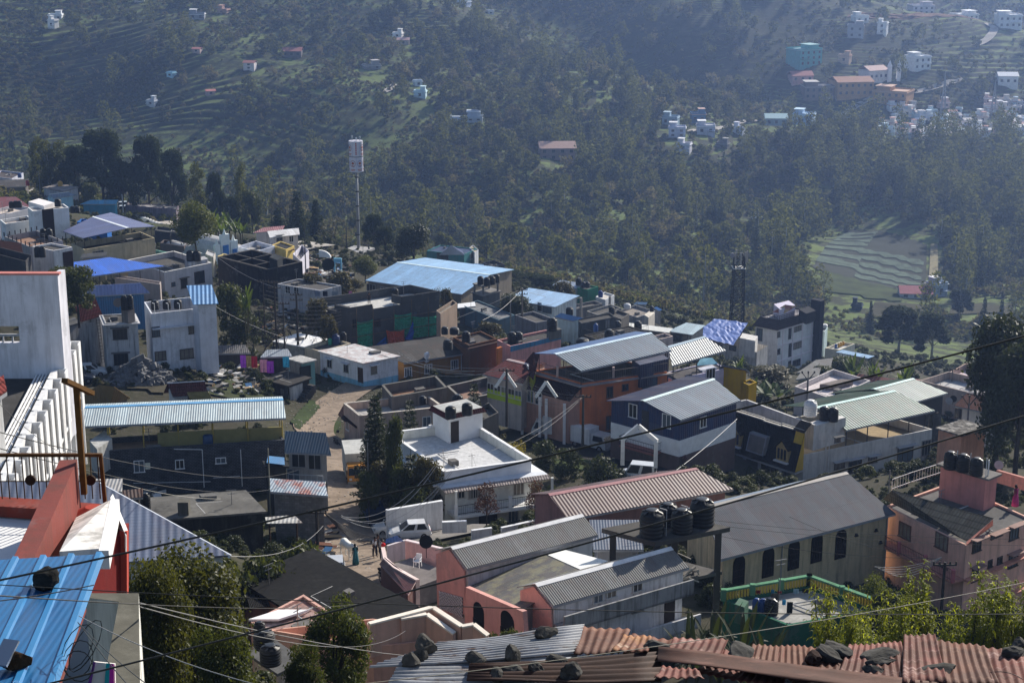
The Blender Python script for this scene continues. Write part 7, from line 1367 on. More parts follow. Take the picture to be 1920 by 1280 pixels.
def peach(name,h,rng):
 r=thing(name,'x','tree',(0,0,0));m=MB();L=[]
 for b in range(11):
  a=rng.random()*6.28;top=V((math.cos(a)*.9*rng.random(),math.sin(a)*.9*rng.random(),h*(.62+.38*rng.random())));q=[V((0,0,h*.1+b*.12)),top*.5+UPZ*h*.15,top];m.tube(q,.04,.008,5)
  for s in range(110):
   t=.25+.75*rng.random();p=q[0]*(1-t)**2+q[1]*2*t*(1-t)+q[2]*t*t+V(rng.normal(size=3)*.10);az=rng.random()*6.28;v,f=blade(p,az,.33*(.7+.6*rng.random()),.3+.5*rng.random(),.07,3);L.append((v,f))
 m.tube([(0,0,-2),(0,0,h*.4)],.06,.04,6);m.build('trunk',BARK,r);g=MB();[g.add(v,f)for v,f in L];g.build('crown',leafm((.16,.24,.012),(.38,.40,.03),.65),r);r['h']=h;r['w']=2.0;return r
P['pea']=peach('peach_sapling',4,r_(54));P['pea2']=peach('peach_sapling',4,r_(55))
def bare(name,h,rng,leafy=0):
 r=thing(name,'x','tree',(0,0,0));m=MB();tips=[]
 def br(p,d,L,rad,k):
  q=[p];
  for i in range(3):d=(d+V(rng.normal(size=3)*.16)).normalized();q.append(q[-1]+d*L/3)
  m.tube(q,rad,rad*.55,5,False);tips.append(q[-1])
  if k>0:
   for j in range(3 if k>1 else 4):a=q[1+j%3];dd=(d+V(rng.normal(size=3)*.55)+UPZ*.15).normalized();br(a,dd,L*.68,rad*.55,k-1)
 br(V((0,0,-.5)),UPZ.copy(),h*.45,h*.016,3);m.build('trunk',flatm((.10,.09,.075),.3),r)
 if leafy:
  v,q=leaves(rng,[((t.x,t.y,t.z),h*.07)for t in tips[::2]],leafy,h*.035);me=mesh_np('crown',v,q);me.materials.append(L_OLV);c=bpy.data.objects.new('crown',me);COL.objects.link(c);c.parent=r
 r['h']=h;r['w']=h*.6;return r
P['bare']=bare('bare_tree',7,r_(56));P['bare2']=bare('bare_tree',12,r_(57),60);P['half']=bare('half_bare_tree',8,r_(58),500)
USED={}
def plant(k,u,vt_,d,w,label,group=None,base=None,hmax=None):
 r=P[k];top=at((u,vt_),d);zb=G(top.x,top.y)if base is None else base;h=top.z-zb
 if h<w*.7:print('LOWTREE',label,round(h,1),w)
 if h<.5:h=.5*r['h']*w/r['w'];zb=top.z-h
 if hmax and h>hmax:zb=top.z-hmax;h=hmax
 s=w/r['w'];sz=h/r['h']
 if k not in USED:
  USED[k]=r;r.location=(top.x,top.y,zb);r.rotation_euler=(0,0,random.random()*6);r.scale=(s,s,sz);r['label']=label
  if group:r['group']=group
  return r
 o=dup(r,(top.x,top.y,zb),random.random()*6,(s,s,sz),label)
 if group:o['group']=group
 elif 'group' in o.keys():del o['group']
 return o
for a in[('hi',350,1036,54,5.0,'large olive-leaved tree at the bottom left in front of the silver blue roof'),('hi2',624,1110,56,3.2,'small leafy tree in front of the black tarred roof'),('hi',290,1046,51,3.0,'leafy tree just right of the weathered white parapet corner'),('hi2',410,1150,50,3.0,'lower leafy tree at the foot of the large olive-leaved one'),('hi2',570,1195,54,1.9,'low leafy growth left of the small tree at the bottom'),('dark',1888,592,162,9.5,'huge dark tree at the right edge above the red tile cottage'),('dark',1925,640,158,8,'dark tree cut by the right edge behind the huge one'),('norf',702,735,150,4.3,'tall layered norfolk pine in front of the beige house'),('norfs',768,742,172,2.6,'slim norfolk pine before the long low parapet'),('norfs',770,842,146,3.2,'young norfolk pine between the garden and the white roofed house'),('norfs',888,712,186,2.6,'small dark norfolk pine on the peeling terrace'),('mid',738,770,146,2.0,'pale leaved shrub tree leaning on the tall norfolk pine'),('olive',716,862,148,3.8,'flowering garden tree with mixed leaves beside the parked truck'),('mid',752,868,146,3.0,'leafy garden tree above the white garden wall'),('mid',690,880,145,2.4,'yellowish garden tree at the road side by the truck'),('olive',800,852,145,3.4,'leafy tree hugging the side wall of the white roofed house'),('mid',778,905,144,3.0,'low leafy shrub behind the garden wall'),('bushy',966,826,165,2.8,'bright yellow leaved bush behind the white flat roof'),('bushd',1020,828,164,3.2,'dark bush right of the yellow one'),('bushd',1066,843,161,3.2,'second dark bush in the garden before the lane'),('bushd',1128,864,153,4.4,'wide dark bush above the maroon striped roof'),('half',945,800,168,2.2,'thin twiggy sapling by the yellow bush'),('redtree',912,903,138,2.3,'dark reddish ornamental tree before the balcony'),('redtree',1003,898,137,1.9,'slender dark tree at the corner of the balcony'),('mid',140,496,201,5.4,'dark green tree rising behind the tall plain white wall',None,None,6.5),('mid',105,497,205,4.5,'green tree top peeping over the tall plain white wall',None,None,6),('mid',433,526,228,5.4,'bushy tree right of the blue roofed stair tower'),('mid',458,586,227,5.6,'dense dark round tree above the laundry huts'),('round',363,376,270,7.2,'lone round crowned tree with a pale trunk on the left',None,None,9.6),('big',185,240,425,16,'largest dark spreading tree of the roadside grove'),('big',272,252,430,12,'second broad tree of the roadside grove'),('big',318,278,425,9.5,'broad tree at the right end of the roadside grove'),('euc',62,258,435,5,'narrow tree at the left end of the roadside grove'),('euc',85,260,432,6.5,'tall slim tree second from the left of the grove'),('euc',112,262,435,7,'light feathery tree beside the largest spreading tree'),('mid',168,340,414,5.5,'low dark bush tree under the roadside grove'),('big',225,300,428,10,'dark tree between the two broadest of the grove'),('big',140,270,432,10,'dark tree left behind the largest spreading tree'),('euc',366,303,412,4.8,'slim upright tree right of the roadside grove'),('big',400,322,402,6,'oval dark tree behind the lone round one'),('euc',447,306,402,4.2,'tall pale feathery tree left of the bare trees'),('big',430,368,398,6,'dark lower tree at the foot of the pale feathery one'),('mid',470,352,398,6,'bright green loose tree beside the bare trees'),('bare2',522,288,400,4.5,'tall dead leafless tree left of the sign mast'),('bare2',549,312,398,5,'second dead tree with a tufted top'),('bare2',503,322,402,3.6,'dead tree on the left of the tall leafless one'),('cyp',556,356,392,7,'broad dark cypress right of the dead trees'),('cyp',591,372,390,6,'dark pointed cypress at the end of the row'),('cyp',520,388,394,6,'low dark cypress under the dead trees'),('cyp',560,398,380,5,'short cypress before the broad dark one'),('half',633,392,375,7,'thin half bare tree left of the sign mast'),('dark',775,420,338,8.6,'big dark tree right of the sign mast'),('big',700,400,365,6,'hazy dark tree just behind the sign mast'),('big',722,425,355,6,'dark low tree between sign mast and the big dark tree'),('round',684,478,296,4.6,'small yellow green tree below the sign mast'),('olive',586,512,256,4.6,'rounded tree right of the burnt building'),('olive',636,508,258,5,'rounded tree below the large dish aerial'),('olive',660,520,262,4,'small tree beside the brown end of the large blue roof'),('dark',962,552,262,6.8,'dense bushy tree by the utility poles in the middle'),('olive',918,602,236,4.6,'round grey green bush above the mustard house'),('half',822,526,266,3.2,'scraggy half bare shrub in front of the large blue roof'),('olive',836,540,262,2.6,'dense low shrub beside the scraggy one'),('olive',1056,527,310,5.4,'tufted green tree in front of the pale roof above the valley'),('big',1000,512,362,8,'dark wooded clump right of the large blue roof'),('big',960,506,368,7,'dark leafy tree behind the right end of the large blue roof'),('big',1020,516,358,7,'dark leafy tree left of the pale roof above the valley'),('half',1120,618,250,4,'creeper covered bare tree before the slate house'),('half',1098,628,248,3,'thin creeper covered tree left of the other'),('olive',1448,686,240,8,'wide leafy tree in front of the four-storey building'),('mid',1578,668,272,6,'dark leafy tree by the grey corrugated sheds'),('mid',1545,684,250,4,'lower leafy tree at the grey corrugated shed'),('euct',1690,572,418,14,'tall hazy eucalyptus right of the dark pillar'),('euct',1752,584,412,12,'second tall hazy eucalyptus, airy with a visible trunk'),('euct',1802,540,560,11,'hazy eucalyptus behind the pair, by the valley house'),('mid',1610,644,400,4,'small round tree below the valley terraces'),('mid',1632,660,385,3.6,'little tree below the round one at the cream terrace'),('cyp',1634,563,520,3.4,'single dark pointed tree on the valley terraces'),('cyp',1848,556,530,4.5,'dark pointed tree by the valley road'),('cyp',1880,560,525,4.5,'another pointed tree by the valley road, to the right'),('mid',1310,596,345,3.6,'dark tree at the town edge left of the mast'),('mid',1284,592,348,4,'dark tree at the town edge by the blue green roof'),('mid',1258,588,350,4,'dark tree on the town edge slope'),('mid',1500,598,420,5,'hazy tree right of the telecom mast'),('bush',560,1024,110,4.4,'leafy bush beside the lane below the block hut'),('bush',470,1048,108,4,'green bush among the weeds above the tarred roof'),('bush',520,1052,106,4,'green bush left of the lane bush'),('bush',435,1052,104,3.6,'green bush at the foot of the mossy house'),('round',1642,1076,106,2.6,'small glossy round tree behind the peach saplings'),('mid',1672,1098,100,3,'dull green shrub tree below the glossy round one'),('mid',955,1172,92,1.8,'young tree with bright leaves before the pink arches'),('mid',925,1180,91,1.4,'smaller young tree beside it before the pink arches')]:plant(*a)
for i,(u,v,d,w,l)in enumerate(((1560,1102,58,1.7,'leftmost bright peach sapling against the green terrace'),(1600,1128,57,1.7,'bright peach sapling second from the left'),(1655,1128,60,2.2,'broad bright peach sapling in the middle of the left group'),(1735,1072,60,2.0,'tallest peach sapling of the left group'),(1700,1110,58,1.8,'peach sapling right of the tallest of the left group' if 0 else 'peach sapling crowded under the tallest one'),(1880,1068,58,2.4,'tall bright peach sapling at the right edge'),(1828,1112,57,1.9,'peach sapling left of the one at the right edge'),(1795,1150,56,1.6,'low bright peach sapling right of the gap'),(1925,1085,57,2.0,'peach sapling cut by the right edge'),(1640,1170,55,1.8,'low bright peach sapling behind the stones'))):plant('pea' if i%2 else 'pea2',u,v,d,w,l,hmax=5.5)
for i,(u,v,d,w,l)in enumerate(((1340,1148,84,3.2,'dark banana plants left of the green terrace wall'),(1395,1152,80,3.2,'dark palm-like plants under the green terrace wall'),(1305,1170,82,2.8,'dark banana plants beside the hostel balcony'),(1430,1180,76,2.6,'dark broad-leaved plants behind the tin roof'))):plant('band',u,v,d,w,l,hmax=5)
for i,(u,v,d,w,l)in enumerate(((1415,715,228,4,'banana clump in front of the wide leafy tree, left'),(1450,722,226,4.2,'banana clump in the middle under the wide leafy tree'),(1388,672,250,2.6,'pale banana plant beside the four-storey building'),(1600,672,262,4,'banana clump with torn leaves by the grey shed'),(1640,680,262,3.4,'banana leaves right of the grey sheds'),(1698,688,250,3.6,'bright banana plant above the green ribbed roof'),(398,395,335,4.6,'banana grove clump behind the lone round tree'),(425,402,338,4.6,'banana grove clump, middle, behind the chapel'),(445,412,330,4,'banana grove clump at the right end'),(410,412,325,4,'banana grove clump in front'),(462,540,208,2.2,'bright banana leaf clump by the bushy trees'))):plant('ban',u,v,d,w,l,hmax=5)
for i,(u,v,d,w)in enumerate(((490,545,236,4),(508,556,232,4.4),(530,548,234,4.2),(548,560,230,4.6),(566,566,228,4.4),(470,560,226,4),(520,585,222,4.2),(488,588,220,4))):plant('bare',u,v,d,w,'leafless grey tree in the bare orchard among the wires','bare trees of the orchard',hmax=7)
plant('olive',595,556,234,4.4,'leafy tree left of the bare cement building');plant('olive',614,590,226,3.4,'lower leafy tree beside the bare cement building')
rng=r_(77)
DENS=[(1150,430,420,130,1.0),(1550,360,260,70,1.0),(1800,380,240,100,1.1),(700,380,260,80,.8),(1080,260,300,110,.9),(1000,120,240,80,.55),(620,330,150,70,.7),(300,120,130,60,.5),(1330,70,60,40,1.0),(1400,60,70,40,.9),(1380,190,120,60,.7),(1300,430,160,120,.9),(900,480,240,70,.9),(1420,500,160,100,.8),(780,100,130,70,.4),(1850,480,160,90,1.0),(30,240,60,40,.5),(600,100,120,40,.4)]
def dens(u,v):
 s=np.full(len(u),.06)
 for a,b,c,e,k in DENS:s=np.maximum(s,k*np.clip(1.35-np.sqrt(((u-a)/c)**2+((v-b)/e)**2),0,1))
 return s
CLEAR=[(1640,520,125,70),(1700,590,40,8),(1850,585,80,20),(1855,115,40,30),(1710,78,140,14),(1350,280,90,10)]
def clear(u,v):
 k=np.ones(len(u),bool)
 for a,b,c,e in CLEAR:k&=((u-a)/c)**2+((v-b)/e)**2>1
 for f in FH:k&=~((np.abs(u-f[0])<f[2]/2+7)&(v>f[1]-5)&(v<f[1]+26))
 return k&~((u>1640)&(v>238)&(v<300)&(rng.random(len(u))<.9))
def hillpts(n,dmin=430):
 u=rng.uniform(-250,2170,n);v=rng.uniform(-60,640,n);p,ok=hit(u,v,300);d=p[:,1]*CP-p[:,2]*SP
 return u,v,p,ok&(d>dmin)&clear(u,v)
u,v,p,ok=hillpts(7500,520);keep=ok&(rng.random(len(u))<dens(u,v)*.72);TP=p[keep];TU=np.stack([u,v],-1)[keep]
order=np.argsort(TP[:,1]);TP,TU=TP[order],TU[order]
inframe=(TU[:,0]>-20)&(TU[:,0]<1940)&(TU[:,1]>0)
KND=['farA','farB','farC','farG'];LBL={'farA':'bushy round tree in the hazy wood on the far valley side','farB':'tall feathery tree in the hazy wood on the far valley side','farC':'narrow pointed tree in the hazy wood on the far valley side','farG':'pale grey green tree in the hazy wood on the far valley side'}
def kind_of(u,v,r):
 if u>1480 and v>290 or 1380<u<1560 and v>400:return rng.choice(4,p=[.15,.6,.2,.05])
 if 1130<u<1330 and v>400:return rng.choice(4,p=[.4,.15,.05,.4])
 return rng.choice(4,p=[.5,.2,.12,.18])
single=0;rest=[]
for i in range(len(TP)):
 k=KND[kind_of(TU[i,0],TU[i,1],0)];s=rng.uniform(.8,1.65);x,y,z=TP[i]
 if inframe[i]and single<270:
  single+=1;r=P[k]
  if k not in USED:USED[k]=r;r.location=(x,y,z-.3);r.scale=(s,s,s*rng.uniform(.85,1.2));r['label']=LBL[k];r['group']=LBL[k].replace('tree','trees')
  else:dup(r,(x,y,z-.3),rng.random()*6,(s,s,s*rng.uniform(.85,1.2)),LBL[k],LBL[k].replace('tree','trees'))
 else:rest.append((x,y,z-.3,KND.index(k),s))
u,v,p,ok=hillpts(80000,380);dn=dens(u,v);tm=np.zeros(len(u),bool)
for a,b,c,e in TERR:tm|=((u-a)/c)**2+((v-b)/e)**2<.8
keep=ok&(rng.random(len(u))<(.3+.6*(vn(p[:,0],p[:,1],45,12)>.42))*np.where(tm,.3,1));
for x,y,z in p[keep]:rest.append((x,y,z-.15,4+int(rng.random()<.45),rng.uniform(.4,1.3)))
for k in('farS','farS2'):
 r=P[k];q=p[keep][5 if k=='farS' else 9];r.location=q;USED[k]=r;r['label']='low %s scrub bush on the far slope'%('green' if k=='farS' else 'grey');r['group']='scrub bushes on the far slope'
rest=np.array(rest)
def scatter(name,data,kinds):
 me=bpy.data.meshes.new(name);me.vertices.add(len(data));me.vertices.foreach_set('co',data[:,:3].astype(np.float32).ravel())
 for nm,tp,c in(('kind','INT',data[:,3].astype(np.int32)),('size','FLOAT',data[:,4].astype(np.float32)),('turn','FLOAT',(RNG.random(len(data))*6.28).astype(np.float32))):at_=me.attributes.new(nm,tp,'POINT');at_.data.foreach_set('value',c)
 o=bpy.data.objects.new(name,me);COL.objects.link(o);o['kind']='stuff'
 ng=bpy.data.node_groups.new(name,'GeometryNodeTree');ng.interface.new_socket('Geometry',in_out='INPUT',socket_type='NodeSocketGeometry');ng.interface.new_socket('Geometry',in_out='OUTPUT',socket_type='NodeSocketGeometry')
 gi,go=ng.nodes.new('NodeGroupInput'),ng.nodes.new('NodeGroupOutput');jn=ng.nodes.new('GeometryNodeJoinGeometry');ln=ng.links.new
 def attr(nm,tp):a=ng.nodes.new('GeometryNodeInputNamedAttribute');a.data_type=tp;a.inputs[0].default_value=nm;return a.outputs[0]
 kd,sz,tn=attr('kind','INT'),attr('size','FLOAT'),attr('turn','FLOAT');cx=ng.nodes.new('ShaderNodeCombineXYZ');ln(tn,cx.inputs[2])
 for i,k in enumerate(kinds):
  cm=ng.nodes.new('FunctionNodeCompare');cm.data_type='INT';cm.operation='EQUAL';ln(kd,cm.inputs[2]);cm.inputs[3].default_value=i
  oi=ng.nodes.new('GeometryNodeObjectInfo');oi.transform_space='ORIGINAL';oi.inputs[0].default_value=[c for c in kids(P[k])if c.name.startswith('crown')][0]
  ip=ng.nodes.new('GeometryNodeInstanceOnPoints');ln(gi.outputs[0],ip.inputs['Points']);ln(cm.outputs[0],ip.inputs['Selection']);ln(oi.outputs['Geometry'],ip.inputs['Instance']);ln(cx.outputs[0],ip.inputs['Rotation']);ln(sz,ip.inputs['Scale']);ln(ip.outputs[0],jn.inputs[0])
 ln(jn.outputs[0],go.inputs[0]);md=o.modifiers.new('scatter','NODES');md.node_group=ng;return o
scatter('woodland',rest,['farA','farB','farC','farG','farS','farS2'])
n=22000;xx=rng.uniform(-.36,.36,n);yy=40+rng.random(n)**.8*360;xx=xx*yy;zz=height(xx,yy);ok=(vn(xx,yy,14,31)+.6*vn(xx,yy,4,32))>.72
RP=np.array([(q.x,q.y)for q in R1+R2+R3]);ok&=(((np.stack([xx,yy],-1)[:,None]-RP[None])**2).sum(-1).min(1)>4.2**2)
c1=at((790,1005),146);ok&=(xx-c1.x)**2+(yy-c1.y)**2>9**2
gr=np.stack([xx,yy,zz-.1,(rng.random(n)<.5).astype(float),rng.uniform(.1,.36,n)+.45*rng.random(n)**5],-1)[ok]
for k in('bush','bushd'):
 pass
scatter('undergrowth',gr,['bush','bushd'])
def rim_wheel(root,x,y,r,w=.18):
 m=MB();m.lathe((0,0,0),[(r*.62,-w/2),(r*.95,-w/2),(r,-w/4),(r,w/4),(r*.95,w/2),(r*.62,w/2)],18);q=MB();q.v=[V((p.x+x,p.z+y,p.y+r))for p in m.v];q.f=m.f;wl=q.build('wheel',flatm((.015,.015,.015),.1),root)
 m=MB();s=1 if y>0 else-1;m.lathe((0,0,0),[(r*.6,-.02),(r*.6,.02),(r*.2,.04)],12);q=MB();q.v=[V((p.x+x,y+s*(p.z+w*.42),p.y+r))for p in m.v];q.f=m.f;q.build('rim',glossm((.3,.3,.32),.35,.6),wl)
def car_proto(name,label,col,L=3.8,W=1.6,H=1.48,style='hatch',dark=False):
 r=thing(name,label,'car');pm=glossm(col,.3,0,.5,.5);hw=W/2;x0,x1=-L/2,L/2;m=MB()
 hood,belt=.82,.92;st=[(x0,.42,.78,hw*.86),(x0+.12,.25,belt-.06,hw*.96),(x0+.6,.22,belt,hw),(0,.22,belt,hw),(x1-1.05,.22,belt-.02,hw),(x1-.35,.24,hood-.06,hw*.96),(x1-.08,.28,hood-.2,hw*.88),(x1,.4,.56,hw*.8)]
 o=0
 for x,zb,zt,w in st:m.v+=[V((x,-w*.93,zb)),V((x,-w,zb+.18)),V((x,-w,zt-.14)),V((x,-w*.9,zt)),V((x,w*.9,zt)),V((x,w,zt-.14)),V((x,w,zb+.18)),V((x,w*.93,zb))]
 for i in range(len(st)-1):
  for k in range(8):m.f.append([i*8+k,i*8+(k+1)%8,(i+1)*8+(k+1)%8,(i+1)*8+k])
 m.f.append(list(range(8)));m.f.append([(len(st)-1)*8+k for k in range(8)][::-1])
 a,b=(x0+.12,x1-1.0)if style=='hatch' else((x0+.05,x1-1.0)if style=='van' else(x0+.75,x1-1.1));c,d=(x0+.5,x1-1.75)if style=='hatch' else((x0+.12,x1-1.5)if style=='van' else(x0+1.15,x1-1.85));tw=hw*.76;bw=hw*.92
 B=[V((a,-bw,belt-.02)),V((b,-bw,belt-.02)),V((b,bw,belt-.02)),V((a,bw,belt-.02))];T=[V((c,-tw,H)),V((d,-tw,H)),V((d,tw,H)),V((c,tw,H))];m.hexa(B,T);m.build('body',pm,r)
 def win(nm,p,sh=.86,off=.012):
  cc=sum(p,V((0,0,0)))/4;n=(p[1]-p[0]).cross(p[3]-p[0]).normalized();n=n if n.dot(cc-V((0,0,1.0)))>0 else-n;g=MB();g.quad(*[cc+(q-cc)*sh+n*off for q in p]);g.build(nm,GLASS,r)
 win('windscreen',[B[1],B[2],T[2],T[1]]);win('rear_window',[B[0],B[3],T[3],T[0]])
 for s,(i,j)in((0,(0,1)),(1,(3,2))):
  for t0,t1 in((.04,.48),(.52,.98)):win('side_window',[B[i]+(B[j]-B[i])*t0,B[i]+(B[j]-B[i])*t1,T[i]+(T[j]-T[i])*t1,T[i]+(T[j]-T[i])*t0],.84)
 for s in(-1,1):
  g=MB();g.abox((x1-.06,s*hw*.6,.64),.12,.3,.14);g.build('headlight',glossm((.6,.6,.6),.1),r);g=MB();g.abox((x0+.03,s*hw*.7,.72),.08,.2,.2);g.build('tail_light',glossm((.35,.02,.02),.2),r)
  g=MB();g.abox((b-.15,s*(hw+.05),belt+.08),.12,.12,.1);g.build('mirror',pm,r)
 for xx,nm in((x1-.02,'bumper'),(x0+.02,'bumper')):g=MB();g.abox((xx,0,.4),.14,W*.84,.18);g.build(nm,flatm((.05,.05,.05)if dark else sc3(col,.8),.1,.5),r)
 for xx in(x0+.68,x1-.72):
  for s in(-1,1):rim_wheel(r,xx,s*(hw-.08),.29)
 return r
def truck_proto(name,label,boxc,cabc,L=5.2,W=1.9,H=2.6,cabL=1.5):
 r=thing(name,label,'truck');hw=W/2;m=MB();x1=L/2;xb=x1-cabL;m.abox(((-L/2+xb-.1)/2,0,.55+(H-.55)/2),xb-.1+L/2,W,H-.55);cb=m.build('cargo_box',wallm(boxc,.2,'truck'),r)
 m=MB();h=min(H-.45,1.95);m.hexa([(xb,-hw*.95,.4),(x1,-hw*.92,.4),(x1,hw*.92,.4),(xb,hw*.95,.4)],[(xb,-hw*.95,1.1),(x1-.02,-hw*.92,1.1),(x1-.02,hw*.92,1.1),(xb,hw*.95,1.1)]);m.hexa([(xb,-hw*.95,1.1),(x1-.02,-hw*.92,1.1),(x1-.02,hw*.92,1.1),(xb,hw*.95,1.1)],[(xb,-hw*.88,h),(x1-.42,-hw*.85,h),(x1-.42,hw*.85,h),(xb,hw*.88,h)]);m.build('cab',glossm(cabc,.35,0,.5,.3),r)
 g=MB();g.quad((x1+.0,-hw*.82,1.16),(x1+.0,hw*.82,1.16),(x1-.38,hw*.76,h-.1),(x1-.38,-hw*.76,h-.1));g.build('windscreen',GLASS,r)
 for s in(-1,1):g=MB();g.quad((xb+.25,s*hw*.955,1.14),(x1-.2,s*hw*.935,1.14),(x1-.5,s*hw*.88,h-.12),(xb+.3,s*hw*.9,h-.12));g.build('side_window',GLASS,r);g=MB();g.abox((x1+.01,s*hw*.65,.78),.08,.26,.2);g.build('headlight',glossm((.6,.6,.6),.1),r)
 g=MB();g.abox((x1+.04,0,.45),.14,W*.9,.22);g.build('bumper',flatm((.3,.3,.28),.2),r);g=MB();g.abox((0,0,.5),L*.94,W*.5,.14);g.build('chassis',flatm((.03,.03,.03),.2),r)
 for xx in(-L/2+.9,x1-.75):
  for s in(-1,1):rim_wheel(r,xx,s*(hw-.12),.36,.22)
 return r
def put(r,p,d,head,lift=.22,copy=False,label=None,s=1,group=None):
 q=at(p,d);z=G(q.x,q.y)+lift
 for _ in range(6):q=atz(p,z);z=G(q.x,q.y)+lift
 o=dup(r,(q.x,q.y,z),math.radians(head),(s,s,s),label)if copy else r
 if not copy:o.location=(q.x,q.y,z);o.rotation_euler=(0,0,math.radians(head));o.scale=(s,s,s)
 if group:o['group']=group
 return o
WH=car_proto('parked_car','white hatchback parked front left by the garden wall, nearer of two',(.68,.69,.7))
put(WH,(768,1007),141,190,.3,s=.9);put(WH,(738,997),144,194,.3,True,s=.9,label='white hatchback parked behind the nearer one against the garden wall')
SD=car_proto('parked_car','silver white car parked on the lane beside the horse',(.5,.51,.53),3.9,1.65,1.5);put(SD,(630,1084),137,-83,.25,s=.86)
put(WH,(170,704),208,12,.2,True,'white car in front of the rubble heap, nearer of two white ones');put(WH,(148,694),212,14,.2,True,'white car farther back by the white louvred building')
DB=car_proto('parked_car','dark blue car half hidden by the white louvres',(.02,.03,.05),dark=True);put(DB,(148,716),203,8,.2)
SUV=car_proto('parked_car','black off-roader parked in the shade below the lime green wall',(.015,.016,.02),4.2,1.7,1.75,'van',True);put(SUV,(990,800),172,160,.2)
VAN=car_proto('parked_van','white van roof showing in front of the maroon porch',(.6,.62,.64),3.9,1.6,1.8,'van');put(VAN,(1192,890),152,165,.2)
T1=truck_proto('box_truck','box truck with a grey body and an orange cab parked facing the viewer',(.42,.42,.40),(.50,.21,.02),5.6,2.0,2.75);put(T1,(666,893),158,-80,.2)
m=MB();
for k in range(4):m.tube([(2.25,-.55+k*.37,2.05),(2.25,-.4+k*.37,2.22),(2.25,-.25+k*.37,2.05)],.03,.03,4)
m.build('rack',flatm((.6,.6,.6),.1),T1)
T2=truck_proto('delivery_truck','small white box truck with its yellow rear open, facing left by the orange house',(.60,.6,.58),(.6,.6,.58),4.4,1.7,2.45,1.1);put(T2,(1036,818),166,172,.2);m=MB();m.abox((-2.22,0,1.5),.08,1.6,1.8);m.build('rear_door',flatm((.5,.3,.02),.1),T2)
T3=truck_proto('pickup','white pickup with a tall white cargo box facing right in the lane',(.64,.65,.66),(.55,.56,.57),4.8,1.75,2.3,1.9);put(T3,(1108,838),163,-38,.2);m=MB();m.hexa([(.6,-.8,2.0),(1.4,-.7,1.6),(1.4,.7,1.6),(.6,.8,2.0)],[(.6,-.8,2.6),(.7,-.8,2.6),(.7,.8,2.6),(.6,.8,2.6)]);m.build('wind_deflector',flatm((.66,.67,.68),.05),T3);m=MB();m.abox((1.9,0,1.12),.7,1.2,.06);m.build('bonnet_panel',flatm((.5,.33,.02),.1),T3)
T4=truck_proto('pickup','dark blue pickup parked in the shadow behind the white cars',(.02,.05,.14),(.02,.05,.14),4.0,1.6,1.5,1.4);put(T4,(705,985),150,-75,.25)
put(VAN,(225,391),428,200,.3,True,'white van parked at the far left road bend');put(VAN,(228,397),424,195,.3,True,'second white van at the far left road bend, just in front');put(DB,(248,396),428,150,.3,True,'dark car at the far left road bend');put(WH,(79,353),445,170,.3,True,'tiny white car on the far left road')
def bike(label,p,d,head,col):
 r=thing('motorbike',label,'motorbike')
 for x in(-.62,.62):rim_wheel(r,x,0,.28,.1)
 m=MB();m.tube([(-.55,0,.35),(-.1,0,.62),(.35,0,.78),(.6,0,.34)],.06,.05,6);m.hexa([(-.1,-.1,.6),(.3,-.12,.66),(.3,.12,.66),(-.1,.1,.6)],[(-.05,-.09,.82),(.28,-.11,.9),(.28,.11,.9),(-.05,.09,.82)]);m.abox((.05,0,.4),.45,.26,.34);m.build('frame',glossm(col,.35),r)
 m=MB();m.hexa([(-.75,-.11,.7),(-.08,-.1,.68),(-.08,.1,.68),(-.75,.11,.7)],[(-.75,-.1,.8),(-.08,-.1,.76),(-.08,.1,.76),(-.75,.1,.8)]);m.build('seat',flatm((.02,.02,.02),.1),r);m=MB();m.tube([(.38,-.32,.98),(.4,0,.95),(.38,.32,.98)],.02,.02,5);m.bar((.42,0,.95),(.58,0,.4),.05);m.build('handlebar',STEEL,r);put(r,p,d,head,.2)
bike('black motorbike with a red bag parked at the lane below the maroon awning',(716,1090),136,-70,(.02,.02,.02));bike('second black motorbike leaning beside the first at the maroon awning',(722,1097),135,-60,(.03,.01,.01));bike('dark motorbike parked by the concrete road near the beige house',(632,836),178,-60,(.02,.02,.025))
def skin(name,verts,edges,radii,mat,root,lvl=1):
 me=bpy.data.meshes.new(name);me.from_pydata([V(v)for v in verts],edges,[]);me.materials.append(mat);o=bpy.data.objects.new(name,me);COL.objects.link(o);o.parent=root
 o.modifiers.new('skin','SKIN')
 if not me.skin_vertices:me.attributes.new('skin','FLOAT','POINT')
 sv=me.skin_vertices[0].data
 for i,r in enumerate(radii):sv[i].radius=(r,r)if not isinstance(r,tuple)else r
 sv[0].use_root=True;s=o.modifiers.new('sub','SUBSURF');s.levels=s.render_levels=lvl;return o
SKIN=flatm((.20,.10,.06),.15,.6)
